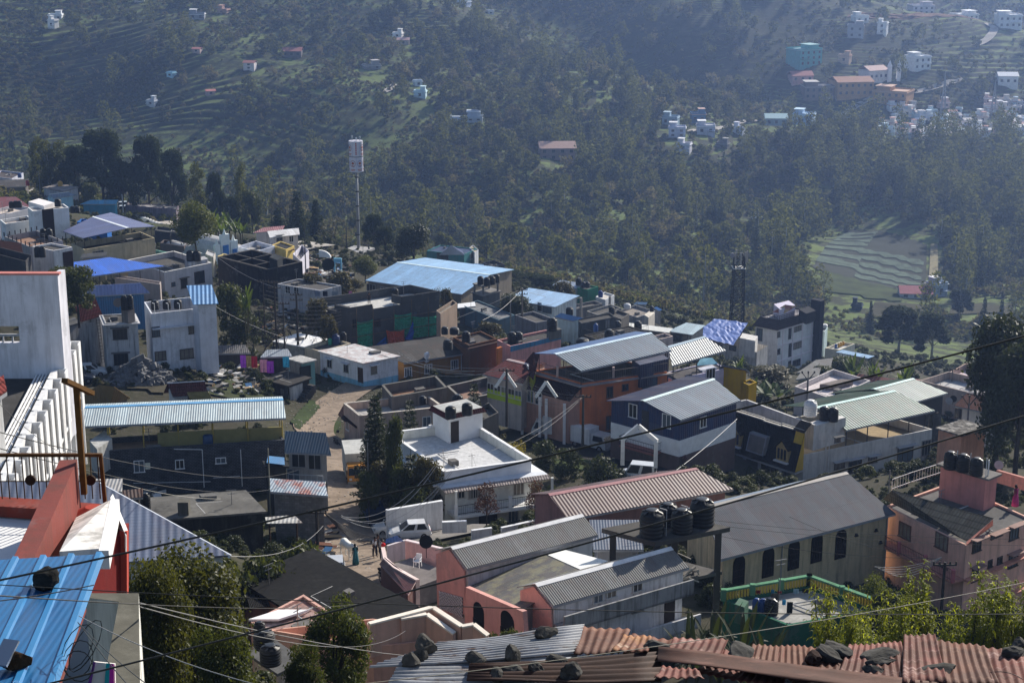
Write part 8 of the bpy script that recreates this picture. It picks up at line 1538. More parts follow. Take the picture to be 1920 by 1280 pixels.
def person(label,loc,head,top,legs,bend=.0,saree=None,s=1.0,hairc=(.012,.01,.009),arm=(.12,.1)):
 r=thing('person',label,'person')
 vs=[(0,0,.95),(.01,0,1.15),(.02,0,1.36),(.03,0,1.48),(.06,0,1.57),(.07,0,1.68),(.16,0,1.585)];es=[(0,1),(1,2),(2,3),(3,4),(4,5),(4,6)];rr=[.12,.105,.12,.05,.085,.07,.018]
 for k,sd in enumerate((-1,1)):
  o=len(vs);f=arm[k];vs+=[(.02,sd*.17,1.40),(0,sd*.23,1.12),(f,sd*.24,.88),(f+.04,sd*.24,.80)];es+=[(2,o),(o,o+1),(o+1,o+2),(o+2,o+3)];rr+=[.05,.04,.03,.022]
  for j in range(4):vs.append((f+.03+.02*j,sd*(.225+.012*j),.71+.012*abs(j-1.5)));es.append((o+3,len(vs)-1));rr.append(.009)
  vs.append((f+.09,sd*.20,.78));es.append((o+3,len(vs)-1));rr.append(.009)
  o=len(vs);st=.10*(1 if sd>0 else-1);vs+=[(0,sd*.09,.90),(st+.03,sd*.1,.50),(st,sd*.1,.09),(st+.15,sd*.11,.03)];es+=[(0,o),(o,o+1),(o+1,o+2),(o+2,o+3)];rr+=[.085,.058,.04,.03]
 skin('body',vs,es,rr,SKIN,r)
 t=[(0,0,.93),(.01,0,1.15),(.02,0,1.38),(.02,-.17,1.41),(0,-.23,1.18),(.02,.17,1.41),(0,.23,1.18)];skin('shirt' if not saree else 'blouse',t,[(0,1),(1,2),(2,3),(3,4),(2,5),(5,6)],[.145,.135,.14,.07,.06,.07,.06],flatm(top,.2),r)
 if saree:
  m=MB();m.lathe((0,0,0),[(.27,.05),(.25,.4),(.2,.75),(.16,1.02),(.15,1.08)],16);m.build('saree',flatm(saree,.25,.8,6),r,smooth=True);m=MB();m.hexa([(.17,-.1,1.0),(.17,.02,1.0),(-.15,.16,1.42),(-.15,.04,1.42)],[(.19,-.1,1.05),(.19,.02,1.05),(-.17,.16,1.5),(-.17,.04,1.5)]);m.hexa([(-.16,.0,.6),(-.16,.16,.6),(-.14,.16,1.46),(-.14,.02,1.46)],[(-.19,.0,.6),(-.19,.16,.6),(-.18,.16,1.48),(-.18,.02,1.48)]);m.build('saree_drape',flatm(sc3(saree,1.25),.25,.8),r)
 else:skin('trousers',[(0,0,.95),(0,-.09,.9),(-.07,-.1,.5),(-.1,-.1,.12),(0,.09,.9),(.13,.1,.5),(.1,.1,.12)],[(0,1),(1,2),(2,3),(0,4),(4,5),(5,6)],[.135,.1,.075,.062,.1,.075,.062],flatm(legs,.2),r)
 m=MB();m.lathe((.045,0,1.6),[(.095,-.04),(.1,.03),(.085,.09),(.05,.125),(.01,.135)],14);
 if saree:m.lathe((-.06,0,1.52),[(.02,-.05),(.05,0),(.045,.06),(.01,.08)],8)
 m.build('hair',flatm(hairc,.2,.5),r,smooth=True);m=MB()
 for sd in(-1,1):m.abox((.145,sd*.032,1.615),.012,.022,.012)
 m.build('eyes',flatm((.01,.01,.01),.1),r);r.location=loc;r.rotation_euler=(0,0,head);r.scale=(s,s,s);return r
def stand(p,d,lift=.2):
 q=at(p,d);z=G(q.x,q.y)+lift
 for _ in range(6):q=atz(p,z);z=G(q.x,q.y)+lift
 return V((q.x,q.y,z))
person('woman in a teal saree standing beside the white horse on the lane',stand((667,1059),141),2.2,(.03,.12,.14),None,saree=(.04,.17,.21),s=.97)
person('person in a pale shirt standing at the lane wall behind the pole',stand((703,1045),140),-.6,(.45,.45,.47),(.05,.05,.07));person('person in dark clothes standing close behind the one in the pale shirt',stand((708,1040),142),-.4,(.05,.05,.06),(.04,.04,.05));person('person holding something red beside the lane wall',stand((715,1049),139),.4,(.4,.38,.38),(.06,.05,.05),arm=(.3,.28));o=bpy.data.objects
q=stand((715,1049),139)+V((.2,-.25,1.15));m=MB();m.lathe(q,[(.05,0),(.16,.08),(.17,.22),(.06,.32)],10);tag(m.build('red_bag',flatm((.5,.02,.02),.15),None,loc=q),'bright red bag held by the person at the lane wall','bag')
zc=C6.z-.08;person('dark clothed person standing on the roof deck of the bare cement building',atz((692,570),zc),-1.2,(.03,.03,.04),(.03,.03,.03));person('woman in a magenta saree standing on the pink house roof',atz((1903,949),PK.z-.1),2.4,(.25,.03,.12),None,saree=(.30,.03,.15))
h=thing('horse','white horse standing on the lane with its head lowered towards the woman','horse');m=MB()
def limb(pts,rad):
 for(a,ra),(b,rb)in zip(zip(pts,rad),list(zip(pts,rad))[1:]):
  m.tube([V(a),V(b)],ra,rb,10)
 for a,ra in zip(pts,rad):m.lathe(a,[(.01,-ra),(ra*.7,-ra*.7),(ra,0),(ra*.7,ra*.7),(.01,ra)],10)
limb([(-.86,0,1.16),(-.62,0,1.22),(-.2,0,1.14),(.3,0,1.15),(.62,0,1.2)],[.2,.3,.3,.3,.24]);limb([(.6,0,1.26),(.92,0,1.36),(1.2,0,1.40)],[.22,.16,.12]);limb([(1.2,0,1.42),(1.4,0,1.28),(1.62,0,1.08)],[.125,.10,.065])
for sd in(-1,1):
 limb([(1.2,sd*.06,1.5),(1.18,sd*.08,1.64)],[.04,.015]);k=.05*sd;limb([(.5,sd*.13,1.05),(.52+k,sd*.15,.62),(.5+k,sd*.15,.30),(.5+k,sd*.15,.10),(.55+k,sd*.15,.04)],[.13,.07,.048,.05,.055])
 k=.07*sd;limb([(-.72,sd*.14,1.05),(-.6+k,sd*.16,.78),(-.84+k,sd*.16,.50),(-.78+k,sd*.16,.12),(-.72+k,sd*.16,.04)],[.2,.12,.062,.048,.055])
b=m.build('body',flatm((.62,.60,.56),.12),h,smooth=True);md=b.modifiers.new('fuse','REMESH');md.mode='VOXEL';md.voxel_size=.035;md.use_smooth_shade=True
m=MB();m.tube([(-1.0,0,1.22),(-1.12,0,1.0),(-1.1,.02,.6),(-1.08,0,.45)],.07,.025,6);m.build('tail',flatm((.5,.48,.44),.2),h,smooth=True);m=MB();m.hexa([(.55,-.04,1.40),(1.16,-.03,1.46),(1.16,.13,1.36),(.55,.15,1.28)],[(.58,-.02,1.52),(1.2,-.02,1.58),(1.2,.03,1.58),(.58,.03,1.52)]);m.build('mane',flatm((.45,.43,.4),.2),h)
h.location=stand((653,1049),142);h.rotation_euler=(0,0,-1.0)
b=at((672,466),340);t=at((669,317),338);r=thing('sign_mast','tall slender mast carrying a white drum-shaped advertising sign with two tiers of roundels','sign',V((b.x,b.y,b.z)))
L=t.z-b.z;m=MB();m.tube([b,V((b.x,b.y,t.z))],.25,.22,12);pl=m.build('pole',flatm((.28,.28,.285),.15,.5),r,smooth=True);m=MB()
for i in range(1,6):c=b+UPZ*(L*i/5.4);m.lathe(c,[(.36,-.12),(.4,-.05),(.4,.05),(.36,.12)],12)
m.build('flange',flatm((.12,.12,.12),.2),pl);m=MB();m.bar(b+V((.32,-.1,.5)),V((b.x+.28,b.y-.1,t.z)),.09);m.build('ladder_rail',flatm((.5,.5,.5),.1),pl)
R_=1.38;zt0=t.z;hs=2.95
for k in range(2):
 z0=zt0+k*(hs+.12);m=MB();m.lathe((b.x,b.y,z0),[(R_,0),(R_,hs)],32);dr=m.build('sign_drum',flatm((.40,.40,.45),.05,.6),r,smooth=False)
 def arc(cz,ca,pts,col,nm,rad=R_+.02):
  g=MB()
  for(a0,z0_,a1,z1_)in pts:
   n_=max(1,int(abs(a1-a0)/.12))
   for i in range(n_):
    p0,p1=a0+(a1-a0)*i/n_,a0+(a1-a0)*(i+1)/n_;P_=lambda a,z:(b.x+rad*math.sin(ca+a/R_),b.y-rad*math.cos(ca+a/R_),cz+z);g.quad(P_(p0,z0_),P_(p1,z0_),P_(p1,z1_),P_(p0,z1_))
  g.build(nm,flatm(col,.1),dr)
 for q in range(6):
  ca=(-.42 if k==0 else-.95)+q*1.05
  seam=[(-.02+.72,-hs/2+.02,.02+.72,hs/2-.02)];arc(z0+hs/2,ca,seam,(.15,.2,.4),'seam')
  if k==0 or q%2==0:
   ring=[]
   for i in range(20):a=i*math.pi/10;ring.append((.52*math.cos(a)-.06,.2+.62*math.sin(a)-.06,.52*math.cos(a)+.06,.2+.62*math.sin(a)+.06))
   arc(z0+hs/2,ca,ring,(.25,.09,.07)if q%2==0 else(.10,.12,.35),'roundel');arc(z0+hs/2,ca,[(-.05,-.25,.05,.2),(-.28,.1,.28,.32),(-.2,.3,.2,.5),(-.3,-.3,.3,-.2),(-.5,-1.0,.5,-.86),(-.4,-1.25,.4,-1.14)],(.33,.10,.05),'tree_emblem')
  else:arc(z0+hs/2,ca,[(-.12,y,.12,y+.26)for y in(-1.1,-.75,-.4,-.05,.3,.65,1.0)],(.36,.07,.06),'lettering')
m=MB();m.lathe((b.x,b.y,zt0+hs),[(R_+.02,0),(R_+.02,.12)],32);m.build('band',flatm((.05,.07,.09),.1),r);m=MB()
for dx,hh in((-.7,.9),(.1,.5),(.8,.8)):m.bar((b.x+dx,b.y,zt0+2*hs+.1),(b.x+dx,b.y,zt0+2*hs+.1+hh),.1);m.abox((b.x+dx,b.y,zt0+2*hs+hh),.3,.3,.35)
m.build('antenna',flatm((.3,.33,.35),.2),r)
q=[at(p,338)for p in((640,468),(662,476),(700,468),(678,460))];cz=b.z-.1;m=MB();q=[V((p.x,p.y,cz))for p in(V((b.x-3.2,b.y-1.4,0)),V((b.x+1.2,b.y-3.2,0)),V((b.x+3.2,b.y+1.2,0)),V((b.x-1.2,b.y+3.2,0)))];m.hexa([p-UPZ*.4 for p in q],q);m.build('platform',wallm((.4,.39,.38),.4),r)
for p in q:c=p+(b-p)*.2;m=MB();m.bar(V((c.x,c.y,cz-9)),V((c.x,c.y,cz-.4)),.7);m.build('column',wallm((.22,.22,.22),.4),r)
m=MB();[m.bar(p,p+UPZ*1.2,.07)for p in q];[m.bar(a_+UPZ*1.1,b_+UPZ*1.1,.06)for a_,b_ in zip(q,q[1:]+q[:1])];m.tube([b+V((1,-.5,.9)),b+V((2.0,-.8,.9)),b+V((2.2,-.8,.1))],.18,.18,8);m.build('platform_rail',flatm((.12,.11,.1),.2),r)
tp_=at((1386,478),345);zb=G(tp_.x,tp_.y)-1;r=thing('telecom_mast','dark steel lattice telecom mast with antennas and a small drum dish on top','mast',V((tp_.x,tp_.y,zb)));H_=tp_.z-zb;w0,w1=1.45,.95
C_=lambda k,t:V((tp_.x+(w0+(w1-w0)*t)*(1 if k in(1,2)else-1),tp_.y+(w0+(w1-w0)*t)*(1 if k>1 else-1),zb+H_*t));DS=flatm((.05,.055,.055),.2,.6)
for k in range(4):m=MB();m.bar(C_(k,0),C_(k,1),.3);m.build('leg',DS,r)
m=MB();nb=13
for i in range(nb):
 for k in range(4):
  t0,t1=i/nb,(i+1)/nb;m.bar(C_(k,t0),C_((k+1)%4,t1),.15);m.bar(C_((k+1)%4,t0),C_(k,t1),.15);m.bar(C_(k,t1),C_((k+1)%4,t1),.15)
m.build('bracing',DS,r);m=MB();m.abox((tp_.x,tp_.y,zb+H_*.885),2.6,2.6,.12);m.build('platform',flatm((.5,.5,.48),.1),r)
for dx,dy in((-.9,-1.3),(.2,-1.4),(1.2,-1.0),(1.7,.4),(-.4,1.2)):m=MB();m.abox((tp_.x+dx,tp_.y+dy,zb+H_-.4),.34,.22,2.4);m.build('antenna_panel',flatm((.32,.30,.27),.15),r)
m=MB();g=MB();g.lathe((0,0,0),[(.55,0),(.55,.3),(.2,.35)],14);m.v=[V((tp_.x-1.5+p.x*.8,tp_.y-.8-p.z,zb+H_+.1+p.y))for p in g.v];m.f=g.f;m.build('drum_dish',flatm((.28,.27,.3),.1),r)
def pole(p0,p1,d,label,rad=.13,arms=0,col=(.25,.24,.22),name='utility_pole',extra=None):
 b=at(p1,d);t=at(p0,d);t=V((b.x,b.y,t.z));r=thing(name,label,'pole',b);m=MB();m.tube([b-UPZ*2,t],rad,rad*.75,8);m.build('shaft',flatm(col,.2),r);
 if arms:
  m=MB()
  for k in range(arms):z=t-UPZ*(.2+k*.7);m.bar(z+V((-.8,0,0)),z+V((.8,0,0)),.1);[m.abox(z+V((x,0,.14)),.1,.1,.2)for x in(-.75,-.35,.35,.75)]
  m.build('crossarm',flatm((.10,.09,.08),.2),r)
 if extra=='v':
  m=MB();[m.bar(t-UPZ*.3,t+V((x,0,.7)),.09)for x in(-.75,0,.75)];[m.abox(t+V((x,0,.75)),.18,.18,.25)for x in(-.75,0,.75)];m.build('bracket',flatm((.14,.13,.12),.2),r)
 return r
for a in[((603,945),(597,1060),138,'dark utility pole beside the lane with a black box',.16,1,(.10,.09,.08)),((719,1005),(720,1070),138,'slim grey pole at the lane wall beside the people',.09,1),((560,545),(558,622),226,'dark pole with tangled wires in the bare orchard, rightmost',.17,2,(.09,.08,.07)),((517,520),(518,630),222,'tall dark pole in the middle of the bare orchard',.13,2,(.08,.07,.065)),((533,562),(533,628),220,'pole between the two tall ones of the bare orchard',.11,1,(.1,.09,.08)),((495,520),(496,600),228,'thin dark pole at the left of the bare orchard',.1,1,(.1,.09,.08)),((980,536),(979,605),255,'utility pole with crossarms right of the bushy middle tree',.16,2,(.2,.18,.16)),((951,550),(957,598),252,'leaning pole left of the crossarmed one',.1,0),((1090,555),(1089,592),285,'stout concrete post by the clutter roofs',.28,0,(.3,.28,.26)),((1144,553),(1143,590),300,'concrete post above the low weathered house',.3,0,(.3,.28,.26)),((948,685),(950,765),176,'pole with a dense knot of wires before the maroon roof',.15,1,(.12,.11,.1)),((1093,735),(1093,800),172,'pole with a dense knot of wires at the orange house corner',.15,1,(.12,.11,.1)),((572,415),(573,500),285,'thin tall pole behind the burnt building',.1,0,(.12,.12,.12)),((650,425),(650,468),336,'short dark pole left of the sign mast',.14,0,(.1,.1,.1)),((229,363),(230,385),424,'slim pale pole at the far left road',.14,0,(.4,.4,.42)),((75,320),(75,355),430,'twin-armed pole left of the yellow tank house',.12,1,(.2,.2,.22)),((688,825),(690,870),150,'plain slim pole among the garden trees',.06,0),((1665,878),(1667,910),150,'thin grey post by the pink house steps',.07,0),((1766,1040),(1764,1160),116,'dark utility pole in front of the pink house',.13,1,(.08,.07,.065)),((338,902),(326,980),138,'long thin leaning pole at the corner of the slate house',.06,0,(.3,.28,.22))if 0 else((497,832),(506,925),140,'tall thin pole against the slate house end',.07,0,(.28,.26,.2))]:pole(*a)
pole((1511,703),(1512,770),210,'grey pole with a three-pronged top behind the black mansard',.15,0,(.25,.24,.24),extra='v');pole((1815,752),(1814,795),178,'pole with a three-pronged top before the red tile cottage',.13,0,(.2,.19,.19),extra='v');pole((1785,688),(1785,712),235,'lamp post with a small flat head on the beige parapet, left',.1,1,(.2,.19,.18),'lamp_post');pole((1818,676),(1818,700),238,'lamp post with a small flat head on the beige parapet, right',.1,1,(.2,.19,.18),'lamp_post')
for u,v0,v1 in((1767,132,222),(1862,150,215)):
 b=at((u,v1),900);t=at((u,v0),900);r=thing('lattice_mast','thin hazy lattice mast rising from the far village, %s of two'%('left' if u<1800 else 'right'),'mast',b);m=MB();w=1.5
 for k in range(4):m.bar(b+V((w*(1 if k in(1,2)else-1),w*(1 if k>1 else-1),-4)),V((b.x,b.y,t.z)),.3)
 m.build('leg',flatm((.3,.3,.32),.1),r);m=MB()
 for i in range(12):s=1-i/12;z=b.z+(t.z-b.z)*i/12;m.bar((b.x-w*s,b.y,z),(b.x+w*s*.9,b.y,z+2),.16);m.bar((b.x+w*s,b.y,z),(b.x-w*s*.9,b.y,z+2),.16)
 m.build('bracing',flatm((.3,.3,.32),.1),r)
def wire(p0,d0,p1,d1,sag,rad,label,col=(.02,.02,.02),n=18,group=None):
 a,b=at(p0,d0),at(p1,d1);m=MB();m.tube([a+(b-a)*t-UPZ*sag*4*t*(1-t)for t in[i/n for i in range(n+1)]],rad,rad,5,False);o=m.build('overhead_wire',glossm(col,.5),None,loc=a,smooth=True);return tag(o,label,'wire',group)
wire((-90,1106),6,(2010,606),6.4,.03,.0042,'thick dark cable crossing the picture from the blue sheet up to the big dark tree');wire((30,1296),5.4,(2010,752),6,.03,.0034,'second thick dark cable, running from the bottom left to the right edge below the first')
wire((-60,1092),9,(1990,1150),10,.06,.0028,'thin black wire running nearly level across the picture above the tin roof');wire((-60,1132),8,(176,1096),8.4,.01,.003,'thin black wire lying over the square stone on the blue sheet');wire((-60,1112),8.6,(700,1128),30,.1,.004,'thin black wire over the upper blue sheet');wire((148,1154),13.2,(520,1292),11,.06,.0035,'pale grey wire sagging from under the blue sheet to the bottom edge',(.3,.3,.3));wire((146,1166),13,(300,1300),10.5,.03,.0035,'black wire dropping steeply from under the blue sheet');wire((146,1166),13,(255,1300),10.8,.02,.004,'black wire beside the steep one from under the blue sheet');wire((600,1290),7,(2000,1075),9,.05,.0018,'fine pale wire slanting up to the right over the tin roof',(.3,.27,.2))
wire((262,1130),15,(1010,1200),60,.6,.006,'grey wire crossing before the large olive-leaved tree',(.2,.2,.2));wire((262,1137),15,(760,1182),60,.5,.006,'second grey wire crossing before the large olive-leaved tree',(.2,.2,.2));wire((432,1042),64,(606,985),138,.8,.013,'pale wire from the silver blue roof corner to the lane pole',(.4,.4,.4))
for i,(p0,d0,p1,d1,sg)in enumerate((((815,872),139,(640,967),138,1.6),((818,874),139,(640,969),138,2.0),((846,882),139,(640,966),138,2.2),((848,884),139,(642,970),138,2.5))):wire(p0,d0,p1,d1,sg,.02,'pale drooping service wire from the white roof to the lane pole',(.42,.42,.42),group='service wires from the white roof to the lane pole')
for i in range(7):wire((606,958),138,(722+i*2,1008+i),138,.6+.12*i,.03,'dark wire of the sagging bundle between lane pole and slim pole',(.05,.045,.04),group='wires of the bundle over the lane')
for i,(p0,p1)in enumerate((((690,655),(890,702)),((700,662),(948,690)),((720,668),(948,694)),((745,660),(890,695)),((745,672),(948,698)),((760,690),(950,688)))):wire(p0,195,p1,177,.5+.1*i,.02,'thin wire crossing in front of the mustard house',(.3,.29,.27),group='wires before the mustard house')
for i in range(5):wire((950,690+i),176,(1093,740+i*3),172,.9+.25*i,.013,'thin wire between the two knotted poles by the orange house',(.2,.19,.18),group='wires by the orange house')
for i in range(2):wire((1093,742+i*2),172,(920+i*28,845),150,.6,.012,'thin wire from the orange house pole down to the garden',(.25,.24,.23),group='wires to the garden')
for i,(p0,d0,p1,d1)in enumerate((((1208,958),118,(1930,1010),118),((1208,966),118,(1930,1022),118),((1330,1000),118,(1766,1046),116),((1480,968),120,(1766,1050),116))):wire(p0,d0,p1,d1,.5,.014,'thin black wire crossing the grey church roof',(.03,.03,.03),group='wires over the church roof')
for i in range(5):wire((1766,1044),116,(1640+i*6,1062+i*3),116,.3+.1*i,.018,'pale slack wire at the dark pole before the pink house',(.35,.34,.33),group='slack wires at the pink house pole')
for i in range(9):wire((480+random.random()*30,545+i*7),225,(640,560+i*6),226,.4+.1*i,.022,'thin wire in the tangle over the bare orchard',(.22,.2,.18),group='wires over the bare orchard')
wire((1256,890),150,(1382,785),168,.2,.03,'single bright taut wire beside the navy house',(.45,.45,.45));wire((-40,715),60,(135,860),62,.3,.01,'thin wire in front of the tall plain white wall',(.08,.08,.08));wire((-40,800),40,(560,880),150,1.0,.014,'thin black wire before the white louvres',(.03,.03,.03));wire((-40,830),40,(560,900),150,1.2,.014,'second thin black wire before the white louvres',(.03,.03,.03));wire((225,905),120,(415,935),130,.3,.02,'pale wire over the mossy roof',(.4,.38,.33));wire((980,540),255,(700,640),240,1,.03,'pale wire from the middle utility pole towards the cement building',(.35,.33,.3));wire((980,544),255,(1090,558),285,.6,.025,'wire from the middle utility pole to the concrete post',(.15,.14,.13));wire((980,540),255,(905,600),232,.6,.03,'wire dropping from the middle utility pole to the grey green bush',(.4,.38,.36));wire((405,480),262,(560,548),226,1.0,.025,'wire from the beige house to the orchard poles',(.25,.24,.23));wire((380,560),206,(560,640),215,.6,.02,'wire from the blue roofed tower to the laundry huts',(.3,.3,.3))
m=MB();rr=random.Random(8)
for k in range(4):
 c=at((150+rr.uniform(-6,10),1225+rr.uniform(-25,25)),13.1);pts=[c+V((.11*math.sin(i*.5+k)*(1+.3*k*.3),0,(.13+.03*k)*math.cos(i*.5+k*.7)))for i in range(14)];m.tube(pts,.004,.004,4,False)
tag(m.build('wire_coil',glossm((.015,.015,.015),.4),None,loc=at((150,1225),13.1)),'loose coil of black wire hanging under the blue sheet','wire coil')
for u,v in((1420,1262),(1710,1250),(1850,1262),(1515,1272)):wire((u,v),Yd(v)-.2,(u+70,v+12),Yd(v+12)-.2,-.05,.004,'thin black wire curling over the rusty sheets',(.02,.02,.02),group='wires lying on the tin roof')
for i in range(17):
 t=i/16;u,v=236+t*86,391+t*33+3*math.sin(t*3);q=at((u,v),424-t*20);z=G(q.x,q.y);m=MB();m.abox((q.x,q.y,z+.55),1.15,.5,1.1);tag(m.build('guard_stone',flatm((.62,.62,.62),.1),None,loc=(q.x,q.y,z)),'white painted guard stone along the far left road','guard stone','guard stones along the far left road')
m=MB();rr=random.Random(4);c0=at((264,724),200);import bmesh as BM2
g0=G(c0.x,c0.y)
for i in range(420):
 a,q=rr.uniform(0,6.28),rr.random()**.6;x,y=math.cos(a)*q*4.0,math.sin(a)*q*2.8;z=(1-q)**.8*2.5*(1+.25*math.sin(a*3));s=rr.uniform(.15,.42);A=[V((rr.uniform(-1,1),rr.uniform(-1,1),rr.uniform(-.7,.7)))*s for _ in range(8)]
 X,Y,Z_=V((1,rr.uniform(-.5,.5),rr.uniform(-.5,.5))).normalized(),None,None;Y=X.cross(V((rr.uniform(-.3,.3),rr.uniform(-.3,.3),1))).normalized();Z_=X.cross(Y);cc=V((c0.x+x,c0.y+y,g0+z));sx_,sy_,sz_=s*rr.uniform(.7,1.5),s*rr.uniform(.6,1.1),s*rr.uniform(.4,.9)
 P8=[cc+X*sx_*a_*rr.uniform(.6,1)+Y*sy_*b_*rr.uniform(.6,1)+Z_*sz_*c_ for c_ in(-1,1)for a_,b_ in((-1,-1),(1,-1),(1,1),(-1,1))];m.hexa(P8[:4],P8[4:])
o=m.build('rubble',flatm((.2,.2,.205),.5,.9),None,loc=(c0.x,c0.y,g0));o['kind']='stuff'
m=MB();rr=random.Random(6)
for i in range(1500):
 q=R1[rr.randrange(len(R1))]+V((rr.gauss(0,2.0),rr.gauss(0,2.0),0));s=rr.uniform(.03,.12);z=G(q.x,q.y)+.2 if i%5==0 else hgrid(np.array([q.x]),np.array([q.y]))[0]+.22
 a=rr.uniform(0,3.1);m.box((q.x,q.y,z),(math.cos(a),math.sin(a),0),(-math.sin(a),math.cos(a),0),UPZ,s*1.6,s,s*.7)
o=m.build('gravel',flatm((.3,.27,.24),.6,.9,5),None,loc=R1[0]);o['kind']='stuff'
def scrap(name,areas,n,d0,smax):
 m=MB();rr=random.Random(len(name)+n);us=[];vs=[]
 for k in range(n):a=rr.choice(areas);us.append(rr.uniform(a[0],a[2]));vs.append(rr.uniform(a[1],a[3]))
 p,ok=hit(us,vs,d0)
 for q in p[ok]:s=rr.uniform(.12,smax);a=rr.uniform(0,3.1);m.box((q[0],q[1],q[2]+s*.3),(math.cos(a),math.sin(a),rr.uniform(-.3,.3)),(-math.sin(a),math.cos(a),0),UPZ,s*rr.uniform(.8,3),s,s*rr.uniform(.2,.9))
 k,nt,out=nodes('scrap');g=nt.nodes.new('ShaderNodeNewGeometry');r=nt.nodes.new('ShaderNodeValToRGB');r.color_ramp.interpolation='CONSTANT';e=r.color_ramp.elements;e[0].color=(.03,.03,.03,1);e[1].position=.3;e[1].color=(.12,.11,.1,1)
 for ps,c in((.5,(.3,.29,.27,1)),(.68,(.6,.59,.57,1)),(.8,(.12,.05,.03,1)),(.88,(.03,.1,.22,1)),(.94,(.3,.2,.1,1))):x=e.new(ps);x.color=c
 nt.links.new(g.outputs['Random Per Island'],r.inputs[0]);prin(nt,out,r.outputs[0],.8,0,.15);o=m.build(name,k,None);o['kind']='stuff'
scrap('scrap',[(470,545,640,640),(590,500,660,560),(390,690,500,745),(520,480,640,520)],650,190,.8)
scrap('rubble_and_scrap',[(1000,590,1100,640),(1040,560,1260,600),(1560,690,1720,740),(240,930,300,960),(880,600,1000,640),(590,1000,625,1090),(1580,1080,1640,1120)],550,100,.7)
def chair(p,d,head,label):
 c=at(p,d);r=thing('plastic_chair',label,'chair');w=flatm((.7,.7,.7),.05,.4);m=MB();m.abox((0,0,.43),.45,.45,.04);m.build('seat',w,r);m=MB();m.hexa([(-.24,-.22,.45),(-.2,-.22,.45),(-.2,.22,.45),(-.24,.22,.45)],[(-.33,-.2,.88),(-.29,-.2,.88),(-.29,.2,.88),(-.33,.2,.88)]);m.build('backrest',w,r)
 for x in(-.2,.2):
  for y in(-.2,.2):m=MB();m.bar((x*1.1,y*1.1,0),(x,y,.42),.04);m.build('leg',w,r)
 for y in(-.23,.23):m=MB();m.bar((-.25,y,.65),(.18,y,.63),.04);m.bar((.18,y,.63),(.2,y,.42),.04);m.build('armrest',w,r)
 r.location=c;r.rotation_euler=(0,0,head)
chair((783,1062),119.5,-1.9,'white plastic chair standing on the small pink patio')
def far_house(u,v,w,h,wall,roof,label,floors=1,gable=False,group=None,rot=None,depth=.8,d_off=0):
 p,ok=hit([u],[v],300);
 if not ok[0]:print('no ground',label);return
 c=V(p[0]);d=c.y*CP-c.z*SP;k=d/F;W,Hh=w*k,h*k/.97;a=math.radians(rr3.uniform(-30,30))if rot is None else math.radians(rot);ax,ay=V((math.cos(a),math.sin(a),0)),V((-math.sin(a),math.cos(a),0));W=W/(abs(math.cos(a))+depth*abs(math.sin(a)))
 D_=W*depth;c=c+ay*D_*.3;H=House();H.faces={};H.root=thing('far_house',label,'house',c,group);m=MB();m.box(c+UPZ*(Hh/2-1.0),ax,ay,UPZ,W,D_,Hh+2);m.build('wall',wallm(wall,.15),H.root)
 if gable:
  t=c+UPZ*Hh;q=[t+ax*(W/2+.4)*s-ay*(D_/2+.4)for s in(-1,1)]+[t+ax*(W/2+.4)*s+UPZ*min(2.2,D_*.22)for s in(1,-1)];q2=[t+ax*(W/2+.4)*s+ay*(D_/2+.4)for s in(1,-1)]+[q[3],q[2]];mb=sheet_mb(*q,.1);sheet_mb(*q2,.1,mb);mb.build('roof',flatm(roof,.15,.6),H.root)
 else:
  m=MB();m.box(c+UPZ*(Hh+.1),ax,ay,UPZ,W+.8,D_+.8,.22);m.build('roof',flatm(roof,.15,.7),H.root);m=MB();[m.box(c+UPZ*(Hh+.55)+o_,x_,y_,UPZ,l_,.2,.7)for o_,x_,y_,l_ in((-ay*D_/2,ax,ay,W),(ay*D_/2,ax,ay,W),(ax*W/2,ay,ax,D_),(-ax*W/2,ay,ax,D_))];m.build('parapet',wallm(wall,.15),H.root)
 if not gable and w>18:
  s=rr3.choice((-1,1));m=MB();m.box(c+ax*W*.24*s+UPZ*(Hh+1.3),ax,ay,UPZ,W*.42,D_*.6,2.6);up=m.build('upper_room',wallm(wall,.15),H.root);m=MB();m.box(c+ax*W*.24*s+UPZ*(Hh+2.7),ax,ay,UPZ,W*.5,D_*.7,.2);m.build('roof',flatm(roof,.15,.7),up)
  m=MB();m.box(c-ax*W*.26*s-ay*(D_/2+.6)+UPZ*Hh*.5,ax,ay,UPZ,W*.44,1.2,.25);m.build('balcony_slab',wallm(wall,.15),H.root)
 n=max(1,int(W/3.2))
 for f in range(floors):
  for i in range(n):
   m=MB();q=c-ay*(D_/2+.03)+ax*W*((i+.5)/n-.5)+UPZ*(Hh*(f+.55)/floors);m.box(q,ax,ay,UPZ,min(1.4,W/n*.5),.08,min(1.5,Hh/floors*.5));m.build('window',glossm((.03,.035,.045),.3),H.root)
 return H
rr3=random.Random(21)
for a in FH:far_house(*a)
for i in range(120):
 u=rr3.uniform(1640,1930);v=238+rr3.random()*52-(10 if u>1850 else 0)
 if i<14:u=rr3.uniform(1700,1800);v=rr3.uniform(262,290)
 c=rr3.choice([WHT,(.55,.58,.66),(.5,.38,.36),(.4,.5,.55),(.55,.5,.46)]);far_house(u,v,rr3.uniform(12,26),rr3.uniform(6,12),c,rr3.choice([WHT,GR,(.5,.5,.52),(.35,.18,.16),(.4,.5,.58)]),'tiny hazy house in the packed village on the far right slope',1,rr3.random()<.3,'houses of the packed far village')
for i in range(5):
 pass
q,ok=hit([1654],[200],300);c=V(q[0]);r=thing('bell_tower','pair of slim white bell towers at the end of the mission church','tower',c)
